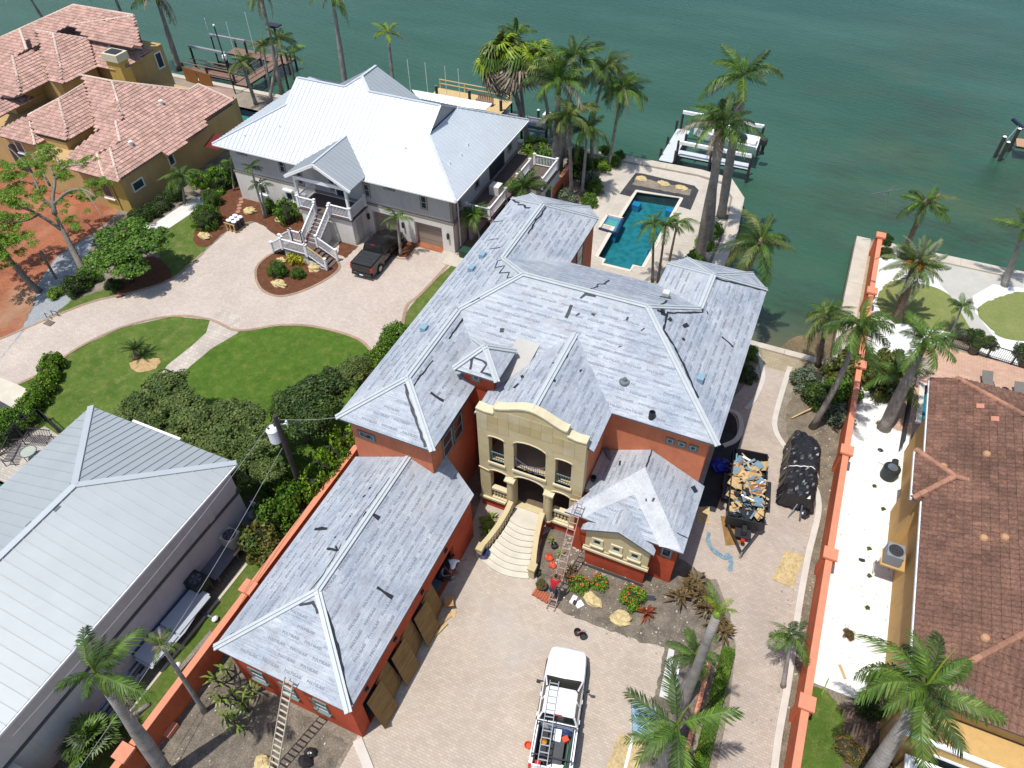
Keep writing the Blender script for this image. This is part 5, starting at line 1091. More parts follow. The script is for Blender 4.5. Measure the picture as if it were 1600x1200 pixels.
# ================================================================ vegetation
V3 = Vector
g_dark = leaf('frond_dark', rgb((62,88,38)), rgb((88,114,52))); g_mid = leaf('frond_green', rgb((84,118,42)), rgb((116,148,60))); g_lime = leaf('frond_lime', rgb((140,168,40)), rgb((168,188,60)))
g_dead = leaf('frond_dead', rgb((150,136,116)), rgb((176,160,136)), .8, .1); g_grey = leaf('frond_grey_green', rgb((120,136,96)), rgb((146,156,120)), .6, .15); g_olive = leaf('frond_olive', rgb((104,122,58)), rgb((140,150,82)))
m = NT('palm_trunk'); v = m.pos(scale=(1, 1, 1)); rg = m.n('TexWave', wave_type='BANDS', bands_direction='Z'); rg.inputs['Scale'].default_value = 1.6; rg.inputs['Distortion'].default_value = 1.2; m.l(v, rg.inputs['Vector'])
c = m.mix(m.ramp(m.noise(v, 1.6, 5, .7), [(.3, 0.), (.7, 1.)]), rgb((138,130,122)), rgb((192,186,178))); c = m.mix(m.ramp(rg.outputs[1], [(.0, .4), (.14, 0.)]), c, rgb((110,100,92))); m.col(c); m.bump(rg.outputs[1], .12, .02); m_trk = m.fin(.9, 0, .2)
m_trk2 = mk('brown_palm_trunk', rgb((128,112,94)), .25, 3, .95, bump=.8, bscale=14, fine=.4); m_shaft = mk('green_crownshaft', rgb((124,150,52)), .12, 2, .45); m_bark = mk('grey_bark', rgb((146,138,126)), .2, 2, .95, bump=.6, bscale=16, fine=.3); m_dbark = mk('dark_bark', rgb((84,74,62)), .2, 2, .95, bump=.6)
def frond_mesh(name, m, L=1., n=46, droop=.55, hang=.6, lw=.024, ll=.30, seed=0, rise=.35, ragged=.2, two=True, curl=0):
    """feather frond growing along +x: arched rib with a leaflet pair at every node"""
    r = random.Random(seed); mb = MB(); pts = []
    for i in range(13):
        t = i/12; pts.append(V3((L*(t-.10*t*t), curl*t*t*.3, rise*t*L-(droop+.0)*L*t**2.2)))
    mb.tube(pts, [.018*L*(1-.85*i/12) for i in range(13)], 3, cap=False)
    def at(t):
        f = t*12; i = min(11, int(f)); return pts[i].lerp(pts[i+1], f-i), (pts[i+1]-pts[i]).normalized()
    for i in range(n):
        t = .14+.86*(i+.5)/n; p, d = at(t)
        s = d.cross(V3((0, 0, 1))).normalized(); upv = s.cross(d).normalized(); env = math.sin(math.pi*min(1, (t-.06)/1.02))**.55*(1-.35*t)+.12
        for sg in (-1, 1):
            l = ll*L*env*r.uniform(1-ragged, 1+ragged*.5); sweep = .45+.5*t+r.uniform(-.15, .15); hg = hang+r.uniform(-.25, .25)
            dirn = (s*sg*math.cos(sweep)+d*math.sin(sweep)).normalized(); lift = upv*(.25 if i % 2 else .02)
            a = p; b = p+(dirn+lift-V3((0, 0, hg*.5)))*(l*.5); c_ = b+(dirn*.75-V3((0, 0, hg*1.3)))*(l*.5); w_ = d*lw*L*.5
            mb.add([a-w_*.6, a+w_*.6, b+w_, b-w_, c_+w_*.25, c_-w_*.25], [(0, 1, 2, 3), (3, 2, 4, 5)])
    return mb.mesh(name, m)
FM = {}
def fam(key, mats, **kw):
    FM[key] = [frond_mesh('frond', mats[i % len(mats)], seed=hash_(key)+i, curl=(-1)**i*.4, droop=kw.get('droop', .55)*(.6+.22*(i % 4)), **{k: v for k, v in kw.items() if k != 'droop'}) for i in range(5)]
def hash_(s): return sum(ord(c)*(i+3) for i, c in enumerate(s)) % 1000
fam('royal', [g_mid, g_dark, g_mid], droop=.55, hang=.7, ll=.27, n=50); fam('royaldead', [g_dead], droop=1.0, hang=.8, ll=.2, ragged=.5, n=34)
fam('coco', [g_dark, g_mid, g_olive], droop=.8, hang=.9, ll=.27, n=48); fam('olive', [g_olive, g_dark], droop=.7, hang=.9, ll=.3, n=44); fam('lime', [g_lime, g_lime, g_mid], droop=.5, hang=.6, ll=.26, n=36)
fam('date', [g_grey, g_olive, g_mid], droop=.55, hang=.35, ll=.17, n=54, rise=.45, lw=.02); fam('small', [g_mid, g_dark, g_mid], droop=.85, hang=.8, ll=.34, n=34, lw=.034); fam('cycad', [g_dark], droop=.35, hang=.1, ll=.14, n=34, rise=.3, lw=.022)
fam('silver', [leaf('frond_silver', rgb((150,156,150)), rgb((176,180,170)), .7, .1)], droop=.5, hang=.4, ll=.2, n=30)
def fan_mesh(m, seed, droop):
    r = random.Random(seed); mb = MB(); mb.beam((0,0,0), (.5,0,.12), .03, .02)
    c = V3((.5, 0, .12)); n = 22
    for i in range(n):
        a = rad(-135+270*i/(n-1)); L = .55*r.uniform(.8, 1.05); d = V3((math.cos(a), math.sin(a), .12)); s = V3((-math.sin(a), math.cos(a), 0))*.035
        b = c+d*L*.55; e = b+V3((d.x*.7, d.y*.7, -droop*r.uniform(.6, 1.2)))*L*.5
        mb.add([c-s*.2, c+s*.2, b+s, b-s, e+s*.2, e-s*.2], [(0,1,2,3),(3,2,4,5)])
    return mb.mesh('fan_leaf', m)
FM['sabal'] = [fan_mesh(m_, i, .9+.3*(i % 3)) for i, m_ in enumerate((g_lime, g_mid, g_mid, g_olive, g_lime))]; FM['sabaldead'] = [fan_mesh(g_dead, 20+i, .8) for i in range(3)]; FM['palmetto'] = [fan_mesh(m_, 40+i, .4) for i, m_ in enumerate((g_mid, g_mid, g_grey, g_dark, g_mid))]
PAL = random.Random(77)
def palm(label, base, crown, kind='royal', n=14, L=2.6, r=.2, shaft=None, dead=0, top=None, spear=True, bz=None, group=None, trunk=None, bend=0, lo=-.25, hi=1.15, name='palm_tree', cat='palm tree', az=None, deadkind=None, hgt=None):
    """base: photo pixel of the foot or ('w',x,y); crown: photo pixel of the crown heart, set above the foot"""
    b = V3((base[1], base[2], bz or 0)) if base[0] == 'w' else P(*base, bz or 0)
    c = over(crown[0], crown[1], b.x, b.y, lo=.6, hi=22) if hgt is None else P(crown[0], crown[1], hgt)
    t = thing(name, label, cat, b, group=group); c = c-b; trunk = trunk or m_trk
    sh = shaft if shaft is not None else (1.1 if kind.startswith('royal') else 0)
    ax = c.normalized(); tp = c-ax*sh; k = 9; pts = []; rs = []
    for i in range(k+1):
        f = i/k; pts.append(tp*f+V3((bend*math.sin(math.pi*f), 0, 0))); rs.append(r*(1.28-.5*f if kind not in ('royal',) else 1.2+.25*math.sin(math.pi*min(1, f*1.3))-.45*f) if i else r*1.55)
    MB().tube(pts, rs, 12).build('trunk', trunk, t, smooth=True)
    if sh: MB().tube([tp, tp+ax*sh*.35, tp+ax*sh*.8, c], [rs[-1]*.95, rs[-1]*1.1, rs[-1]*.7, rs[-1]*.45], 10).build('crownshaft', m_shaft, t, smooth=True)
    if kind == 'date' or kind == 'coco': MB().ball(c, (r*1.4, r*1.4, r*1.8), 8, 6).build('crown_heart', m_trk2, t)
    fm = FM[kind]; a0 = PAL.uniform(0, 6.28); TL = Matrix.Rotation(PAL.uniform(-.3,.3), 4, 'X') @ Matrix.Rotation(PAL.uniform(-.3,.3), 4, 'Y'); dead = dead+(1 if kind in ('coco','olive','royal') else 0)
    def put_f(me, ang, el, s, off=0):
        o = put('frond', me, t); R_ = Matrix.Rotation(ang, 4, 'Z') @ Matrix.Rotation(-el, 4, 'Y') @ Matrix.Rotation(PAL.uniform(-.5, .5), 4, 'X')
        o.matrix_basis = Matrix.Translation(c+V3((0, 0, off))) @ TL @ R_ @ Matrix.Scale(s, 4)
    for i in range(n):
        f = (i+.5)/n; ang = a0+i*2.399+PAL.uniform(-.35,.35) if az is None else rad(az[i % len(az)])+PAL.uniform(-.08, .08); el = (hi-(hi-lo)*f**.8)+PAL.uniform(-.22, .22) if az is None else PAL.uniform(lo, hi)
        put_f(PAL.choice(fm), ang, el, L*PAL.uniform(.7, 1.12)*(1-.25*(1-f)))
    for i in range(dead): put_f(PAL.choice(FM[deadkind or ('sabaldead' if kind == 'sabal' else 'royaldead')]), PAL.uniform(0, 6.28), PAL.uniform(-1.35, -.5) if kind == 'sabal' else PAL.uniform(-.9, .15), L*PAL.uniform(.85, 1.2) if kind == 'sabal' else L*PAL.uniform(.6, .95), -.35 if kind == 'sabal' else -.1)
    if spear and kind.startswith(('royal', 'coco', 'olive')): MB().tube([c, c+ax*L*.45+V3((.05, 0, 0)), c+ax*L*.75+V3((.2, .1, 0))], [.05, .03, .008], 5).build('spear_leaf', g_lime, t)
    return t
# along the water, left to right
palm('palm cut off by the top left corner of the photo, leaning over the terracotta roof', (104,88), (30,-30), 'royal', 9, 3.0, .16)
palm('palm behind the terracotta roof top, crown out of the picture', (222,104), (168,-34), 'royal', 9, 3.2, .2)
palm('tall seawall palm with crown touching the top edge, left of the brown dock', (281,110), (243,-8), 'royal', 11, 3.6, .26, dead=3)
palm('tall slim palm behind the white roof, left of the flat lamp post', (441,148), (407,-12), 'royal', 10, 3.2, .2, dead=3)
palm('lime green palm with upright fronds beside the first dock', (460,131), (453,84), 'lime', 7, 2.7, .14, shaft=.6, dead=1)
palm('dark palm crown just left of the lime green palm', (420,162), (437,62), 'olive', 12, 2.1, .15)
palm('bushy topped palm in front of the first dock, nearest the terracotta house', (400,163), (378,98), 'olive', 12, 2.2, .17, dead=2)
palm('small dark palm between the bushy palm and the flat lamp post', (425,160), (411,72), 'olive', 11, 1.9, .13)
palm('tall bare stemmed palm behind the white roof ridge, crown at the top edge', (541,142), (519,-8), 'royal', 9, 3.1, .24, dead=2)
palm('palm with stiff yellow green fronds behind the white roof peak', (616,146), (606,52), 'lime', 9, 2.4, .18, shaft=1.0, dead=2)
palm('fan palm with a thick skirt of dead leaves beside the timber dock', ('w',-26.5,64), (788,88), 'sabal', 44, 3.2, .24, dead=34, trunk=m_trk, hi=1.3, lo=-.5)
palm('dark palm crown sticking up behind the skirted fan palm', ('w',-27.2,64.4), (806,52), 'royal', 12, 2.4, .14, dead=5)
palm('fan palm with pale leaves right of the skirted fan palm', ('w',-23.9,64), (842,92), 'sabal', 30, 2.4, .15, dead=14)
palm('thick smooth royal palm rising beside the corner of the white house', (867,288), (873,128), 'royal', 18, 3.6, .3, dead=2)
palm('tall royal palm with the highest crown of the waterfront group', ('w',-22.2,61.0), (898,92), 'royal', 16, 3.3, .2, dead=2)
palm('slim palm between the white house deck and the orange garden wall', (893,306), (889,182), 'olive', 22, 2.9, .15, dead=2)
palm('slim palm just right of the orange garden wall', (909,306), (918,203), 'coco', 18, 2.6, .13, spear=False)
palm('curving palm leaning left at the seawall with dark drooping crown', (925,258), (947,108), 'coco', 19, 2.9, .15, bend=-.5, dead=2)
palm('slim palm at the left edge of the pool terrace', (950,262), (972,140), 'coco', 20, 2.9, .14, dead=3)
palm('massive pale royal palm trunk right of the pool, in front of its twin', (1092,408), (1131,196), 'royal', 13, 3.5, .34, dead=5, hgt=13)
palm('dark shaded royal palm just left of the massive pale one', (1107,384), (1122,190), 'royal', 9, 3.0, .28, dead=2, hgt=12.4)
palm('royal palm with the topmost crown over the boat lift', (1127,338), (1161,118), 'royal', 12, 3.4, .3, dead=2, hgt=14)
palm('drooping coconut palm over the inlet behind the right roof corner', ('w',-2.6,44.8), (1188,378), 'coco', 17, 3.2, .2, dead=1, lo=-.6)
for i, (b_, c_) in enumerate((((1019,441),(1022,350)), ((1028,441),(1040,353)), ((1044,416),(1058,350)))):
    palm(('left stem of the three small palms by the pool','middle stem of the three small palms by the pool','right stem of the three small palms by the pool')[i], b_, c_, 'small', 9, 1.75, .09, trunk=m_trk2, group='three small palms beside the pool')
palm('windblown coconut palm by the far end of the right orange wall', ('w',9.3,59.0), (1446,318), 'coco', 14, 2.4, .2, trunk=m_trk2, dead=1)
palm('grey green date palm with orange fruit on the right-hand lawn', (1401,500), (1430,414), 'date', 44, 2.9, .3, trunk=m_trk2, lo=-.5, hi=1.2)
palm('bare leaning palm stem at the right edge of the photo', (1569,446), (1602,355), 'royal', 9, 2.6, .2)
palm('small bright green palm with curled tips on the right-hand lawn', (1487,520), (1503,480), 'small', 12, 1.3, .07)
palm('left coconut palm of the pair over the inlet patio', (1278,572), (1292,497), 'coco', 14, 2.3, .16, trunk=m_trk2, dead=1)
palm('long curved coconut palm beside the tarp covered trailer', (1269,668), (1345,508), 'coco', 17, 2.7, .17, bend=.2, lo=-.5)
palm('thick grey royal palm in the white pebble yard', (1381,669), (1448,530), 'royal', 14, 2.4, .3, dead=2, lo=-.5)
palm('low palm with dark fronds at the edge of the salmon pool deck', ('w',9.9,41.0), (1412,590), 'royal', 10, 2.4, .2, shaft=.6)
palm('silver leaved dry palm beside the salmon pool deck', (1432,604), (1437,572), 'silver', 16, 1.3, .08, hi=1.2)
# near palms
palm('royal palm at the bottom left with bright green heart and thick swelling trunk', ('w',-19.2,3.0), (150,1052), 'royal', 0, 2.6, .25, shaft=1.5)
for ang, el, s in ((75, .5, 2.5), (20, .25, 2.6), (178, .15, 2.3), (55, .9, 1.9), (100, .9, 1.7), (-30, .6, 1.7), (130, 1.0, 1.6), (-90, .7, 1.6)):
    t_ = [o for o in COL.objects if o.get('label', '').startswith('royal palm at the bottom left')][0]; c_ = over(150, 1052, -19.2, 3.0)-t_.location
    o = put('frond', FM['royal'][int(ang) % 3], t_); o.matrix_basis = Matrix.Translation(c_) @ Matrix.Rotation(rad(ang-24), 4, 'Z') @ Matrix.Rotation(-el, 4, 'Y') @ Matrix.Scale(s, 4)
palm('thin palm with scruffy crown behind the left orange wall', (320,1112), (252,1008), 'olive', 7, 1.2, .1, dead=2)
palm('lopped palm trunk with a yellow green spear, by the red leaved bed', (1040,1172), (1122,956), 'lime', 4, 1.3, .2, shaft=.25, lo=.9, hi=1.4)
palm('royal palm crown with dark feathery fronds right of the white pickup', (1056,1112), (1086,1024), 'royal', 13, 1.85, .16, lo=-.7)
palm('royal palm with long arching fronds at the bottom edge', (1018,1240), (1058,1132), 'royal', 8, 2.7, .22, lo=-.2, hi=.7, az=[200,222,285,305,180,20,120,250])
palm('small leaning palm beside the right orange wall', ('w',6.2,18.6), (1236,994), 'small', 12, 1.45, .1, spear=False, hgt=3)
palm('big royal palm over the corner of the brown tiled roof', ('w',9.7,13.8), (1448,1072), 'royal', 13, 3.1, .29, dead=3, hgt=9.6, lo=-.6)
palm('three stemmed small palm at the left corner of the white house', (414,341), (392,262), 'small', 9, 1.5, .09); palm('shorter stem beside the small palm at the white house corner', (416,340), (406,288), 'small', 8, 1.1, .08); palm('little palm at the far left corner of the white house', (366,298), (360,254), 'small', 8, 1.4, .08)
palm('single small palm between the black pickup and the white house garage', (626,399), (621,341), 'small', 7, 1.8, .11, lo=-.1)
palm('round feathery palm against the ochre house wall', (288,318), (284,276), 'small', 16, 2.0, .09, name='palm_tree')
palm('sago palm in a tan mulch ring on the lawn', (214,558), (211,546), 'cycad', 26, 1.6, .22, trunk=m_trk2, name='sago_palm', cat='sago palm', lo=-.15, hi=1.1)
palm('clump of arching palm fronds below the white house deck', ('w',-21.6,50.8), (822,293), 'small', 20, 2.3, .08, name='areca_palm', lo=-.1, hi=1.3); palm('leafy palm clump at the right corner of the white house', ('w',-23.6,46.2), (742,338), 'small', 20, 1.7, .07, name='areca_palm', lo=0, hi=1.3)
palm('low palmetto clump at the bottom left corner', ('w',-22.3,3.4), (150,1160), 'palmetto', 40, 1.7, .1, name='palmetto', cat='palmetto', lo=.0, hi=1.4, hgt=1.2); palm('second palmetto clump left of the bottom orange wall pier', ('w',-22.4,5.2), (128,1172), 'palmetto', 26, 1.3, .1, name='palmetto', cat='palmetto', lo=.0, hi=1.4, hgt=.9)
# orange fruit of the date palm
t_ = [o for o in COL.objects if o.get('label', '').startswith('grey green date')][0]; m_fruit = mk('orange_fruit', rgb((206,110,30)), .2, 8, .6); c_ = over(1430, 414, t_.location.x, t_.location.y)-t_.location; r_ = random.Random(1)
for i in range(4):
    mb = MB(); q = V3((math.cos(i*1.6+.4)*.7, math.sin(i*1.6+.4)*.7-.2, .25)); mb.tube([c_, c_+q*.6+V3((0,0,.3)), c_+q], [.03,.03,.03], 5)
    for k in range(26): mb.ball(c_+q+V3((r_.gauss(0,.16), r_.gauss(0,.16), r_.gauss(0,.12))), .06, 5, 4)
    mb.build('fruit_cluster', m_fruit, t_, kind='stuff')
# ---------------------------------------------------------------- broad leaved foliage
def leafmass(name, m, shape, count, size, seed, squash=1., inner=.45, core=None):
    """many leaf blades through a volume: shape(r)-> (point, outward normal)"""
    r = random.Random(seed); mb = MB()
    for i in range(count):
        p, n = shape(r); n = (n+V3((r.gauss(0,.55), r.gauss(0,.55), r.gauss(0,.45)+.25))).normalized(); a = n.cross(V3((r.gauss(0,1), r.gauss(0,1), r.gauss(0,1)))).normalized(); b = n.cross(a); s = size*r.uniform(.6, 1.3)
        mb.add([p-a*s*.28, p+b*s*.5, p+a*s*.28+n*.02, p-b*s*.5], [(0,3,2,1)])
    return mb.mesh(name, m)
def clumpy(nc, seed, flat=.75, cr=.42):
    r = random.Random(seed); C_ = []
    for i in range(nc):
        a = r.uniform(0, 6.28); z = r.uniform(-.15, 1); rr = math.sqrt(max(0, 1-z*z))*r.uniform(.45, .8); C_.append((V3((math.cos(a)*rr, math.sin(a)*rr, z*flat*.7)), r.uniform(.6, 1)*cr))
    def f(r):
        c, k = r.choice(C_); d = V3((r.gauss(0,1), r.gauss(0,1), r.gauss(0,1))).normalized()
        if d.z < -.2 and r.random() < .6: d.z = -d.z
        return c+d*k*(r.random()**.18)*r.uniform(.86, 1.06), d
    return f
def boxy(r):
    p = V3((r.uniform(-1,1), r.uniform(-1,1), r.uniform(0,1))); f = r.random()
    if f < .4: p.z = 1+r.gauss(0,.035); n = V3((0,0,1))
    elif f < .7: s = r.choice((-1,1)); p.x = s*(1+r.gauss(0,.04)); n = V3((s,0,0))
    else: s = r.choice((-1,1)); p.y = s*(1+r.gauss(0,.04)); n = V3((0,s,0))
    return p, n
f_deep = leaf('foliage_deep', rgb((58,82,32)), rgb((84,108,44)), .5, .2); f_mid = leaf('foliage_green', rgb((80,120,34)), rgb((114,150,48)), .45); f_brt = leaf('foliage_bright', rgb((108,150,38)), rgb((142,176,56)), .45); f_grey = leaf('foliage_grey_green', rgb((104,122,96)), rgb((132,146,116)), .6)
f_oak = leaf('foliage_oak', rgb((86,110,48)), rgb((124,140,72)), .6, .25); f_yel = leaf('foliage_yellow', rgb((176,178,44)), rgb((206,200,60)), .5); f_red = leaf('foliage_bronze', rgb((104,70,48)), rgb((132,92,58)), .5); f_sea = leaf('foliage_seagrape', rgb((92,122,52)), rgb((134,126,64)), .5); f_rus = leaf('foliage_rust', rgb((140,100,60)), rgb((110,124,50)), .5)
LM = {}
def lm(key, m, n, size, flat=.8, nc=26, cr=.40, count=1):
    LM[key] = [leafmass('leaves', m, clumpy(nc, hash_(key)+i, flat, cr), n, size, hash_(key)+50+i) for i in range(count)]
lm('oak', f_oak, 6500, .10, .8, 54, .25, 2); lm('tuft', f_brt, 650, .17, .6, 14, .4, 2); lm('airy', f_mid, 3600, .12, .6, 44, .26, 2); lm('deep', f_deep, 5200, .11, .85, 30, .36, 2); lm('mid', f_mid, 3600, .13, .85, 26, .38, 2); lm('bright', f_brt, 3000, .13, .8, 22, .38, 2); lm('grey', f_grey, 2600, .13, .85, 20, .38); lm('yellow', f_yel, 1800, .16, .7, 18, .36); lm('sea', f_sea, 2200, .17, .9, 22, .34, 2); lm('sparse', f_mid, 900, .17, .8, 16, .36, 2); lm('round', f_mid, 6000, .06, .9, 60, .22); lm('rust', f_rus, 2400, .10, .6, 20, .36)
LM['hedge'] = [leafmass('leaves', f_mid, boxy, 4200, .11, 31)]; LM['hedgedark'] = [leafmass('leaves', f_deep, boxy, 4200, .10, 32)]; LM['hedgebright'] = [leafmass('leaves', f_brt, boxy, 4200, .10, 33)]
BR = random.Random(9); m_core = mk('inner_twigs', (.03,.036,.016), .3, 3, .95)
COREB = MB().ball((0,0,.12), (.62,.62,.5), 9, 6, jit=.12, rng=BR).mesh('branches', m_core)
def bush(label, px_, rx, ry=None, h=1., kind='mid', z0=0, w=None, rz=None, name='shrub', cat='shrub', group=None):
    p = V3((w[0], w[1], z0)) if w else P(px_[0], px_[1], z0); ry = ry or rx
    t = thing(name, label, cat, p, rz if rz is not None else BR.uniform(0, 6.28), group)
    o = put('foliage', BR.choice(LM[kind]), t); box = kind.startswith('hedge')
    o.scale = (rx, ry, h) if box else (rx, ry, h*1.15); o.location = (0, 0, 0 if box else h*.12)
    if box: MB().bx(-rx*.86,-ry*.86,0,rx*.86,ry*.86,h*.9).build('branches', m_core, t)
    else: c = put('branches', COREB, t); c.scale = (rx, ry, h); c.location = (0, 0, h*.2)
    return t
def tree(label, base, crowns, r=.2, kind='oak', trunk=m_bark, name='broadleaf_tree', cat='tree', lean=(0,0)):
    """crowns: list of (x,y,z,rx,rz) world positions of leafy heads, each on its own limb"""
    b = V3((*base, 0)); t = thing(name, label, cat, b); mb = MB(); top = sum((V3(c[:3]) for c in crowns), V3())/len(crowns)-b; fk = top*.4; fk.z = top.z*.45
    mb.tube([(0,0,-.1), fk*.5+V3((.1,0,0)), fk], [r*1.4, r, r*.85], 8)
    for i, c in enumerate(crowns):
        q = V3(c[:3])-b; mid = fk.lerp(q, .5)+V3((0,0,.25)); mb.tube([fk, mid, q], [r*.6, r*.35, r*.1], 6)
    mb.build('trunk', trunk, t, smooth=True)
    for c in crowns:
        o = put('crown', BR.choice(LM[kind]), t); o.location = V3(c[:3])-b; o.scale = (c[3], c[3], c[4]); o.rotation_euler = (0, 0, BR.uniform(0, 6.28))
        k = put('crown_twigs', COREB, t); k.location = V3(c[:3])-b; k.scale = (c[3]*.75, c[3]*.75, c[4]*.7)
    return t
def PZ(u, v, z, rx, rz): p = P(u, v, z); return (p.x, p.y, p.z, rx, rz)
# the oak thicket in front of the grey roof
tree('dark spreading tree at the tip of the bright lawn', P(262,690).xy, [PZ(262,610,3.2,1.9,1.4), PZ(225,640,3,1.8,1.4), PZ(285,640,3.4,1.8,1.3), PZ(240,668,3,1.6,1.2)], .18)
tree('dark leafy tree right behind the grey roof peak', P(330,720).xy, [PZ(310,665,3.4,2.1,1.6), PZ(355,655,3.2,1.8,1.4), PZ(300,710,3,1.8,1.4), PZ(350,700,3.6,2.0,1.5)], .18)
tree('dark leafy tree between the grey roof and the utility pole', P(400,740).xy, [PZ(385,660,3.2,1.7,1.4), PZ(400,695,3.4,1.9,1.4), PZ(372,735,3,1.8,1.4), PZ(418,735,3,1.3,1.1)], .18)
tree('rounded dark green tree on the edge of the bright lawn', P(480,690).xy, [PZ(468,630,3,1.9,1.6), PZ(505,615,3.2,2.0,1.6), PZ(480,665,3.2,1.7,1.5), PZ(450,650,2.6,1.3,1.2)], .18, 'deep')
tree('small dark tree beside the left eave of the main house', P(560,600).xy, [PZ(545,590,2.8,1.4,1.2), PZ(562,575,2.8,1.2,1.1)], .14, 'oak')
HG = ((622,520,1.2),(606,540,1.4),(590,560,1.6),(576,580,1.8),(540,690,2.6),(520,712,2.7),(503,735,2.7),(488,760,2.6))
for i, (u, v, h_) in enumerate(HG):
    p = P(u, v, h_*.6); bush(('farthest','second farthest','third farthest','fourth farthest','fourth nearest','third nearest','second nearest','nearest')[i]+' bright green hedge clump beside the main house, as seen from the utility pole', None, 1.35, 1.5, h_*1.1, 'bright' if i > 2 else 'mid', w=(p.x, p.y), name='hedge', cat='hedge', group='hedge along the left side of the main house')
bush('big loose shrub at the foot of the utility pole', (470,800), 1.5, 1.5, 2.6, 'mid'); bush('green shrub left of the garage roof corner', (450,775), 1.5, 1.4, 2.4, 'mid'); bush('loose shrub against the garage wall below the pole', (425,820), 1.3, 1.3, 1.9, 'mid'); bush('sea grape bush with reddish leaves beside the pool equipment', (405,855), 1.5, 1.4, 1.9, 'sea'); bush('lower sea grape bush touching the orange wall', (425,870), 1.0, 1.0, 1.3, 'sea')
# front hedge of the white house lawn
for i, (u, v) in enumerate(((88,575),(80,595),(72,615),(62,632),(50,648))): bush(('topmost','second from top','middle','second from bottom','lowest')[i]+' clump of the bright hedge at the left of the lawn', (u, v), .95, .95, 1.5, 'bright', name='hedge', cat='hedge', group='hedge at the left of the lawn')
for i, (u, v) in enumerate(((6,668),(20,680),(-6,690),(34,664))): bush(('leafy street bush cut by the left edge','dark bush right of the street, above the benches','bush leaving the photo above the benches','bush against the black iron fence corner')[i], (u, v), 1.2, 1.2, 1.4, 'mid' if i else 'bright')
# white house beds
bush('large rounded shrub beside the pallet of bags', (327,352), 1.75, 1.6, 2.1, 'round'); bush('second rounded shrub behind the pallet of bags', (333,320), 1.2, 1.2, 1.6, 'round'); bush('yellow leaved croton in the island bed', (469,404), 1.35, 1.1, 1.2, 'yellow'); bush('dense clipped shrub, larger of two in the island bed', (436,428), 1.05, 1.1, 1.3, 'round'); bush('dense clipped shrub, smaller of two in the island bed', (467,432), .8, .75, .9, 'round')
bush('dark hedge along the ochre house side, upper part', (345,292), 1.8, 1.6, 1.9, 'mid'); bush('dark shrub at the left corner of the white house', (362,282), 1.6, 1.5, 1.7, 'deep'); bush('bright shrub beside the feathery palm', (315,290), 1.0, 1.0, 1.4, 'bright')
for i, (u, v) in enumerate(((218,348),(238,338),(256,326),(274,312))): bush(('lowest','second','third','topmost')[i]+' dark hedge clump below the ochre house wall', (u, v), 1.1, .9, 1.2, 'deep', name='hedge', cat='hedge', group='hedge below the ochre wall')
bush('shrub under the small palms of the white house', (422,330), .9, .9, 1.1, 'mid'); bush('feathery little tree in the mulch by the porch', (450,345), 1.3, 1.2, 2.2, 'sparse')
tree('spreading dark green tree over the drive corner', P(205,440).xy, [PZ(190,395,3.0,2.1,1.3), PZ(225,385,3.2,2.1,1.3), PZ(160,410,2.8,1.8,1.2), PZ(205,360,3.4,1.9,1.2), PZ(175,372,3.2,1.7,1.1), PZ(245,372,3.0,1.5,1.0), PZ(205,420,2.4,1.7,1.0)], .16, 'airy', m_dbark)
bush('dark shrub at the foot of the bare tree', (122,455), 1.2, 1.2, 1.4, 'deep'); bush('shrub left of the spreading tree', (140,440), 1.2, 1.2, 1.2, 'mid'); bush('spiky low plant beside the gravel', (88,462), .8, .8, .7, 'bright'); bush('small dark plant behind the lawn edge', (180,450), .8, .8, .8, 'deep')
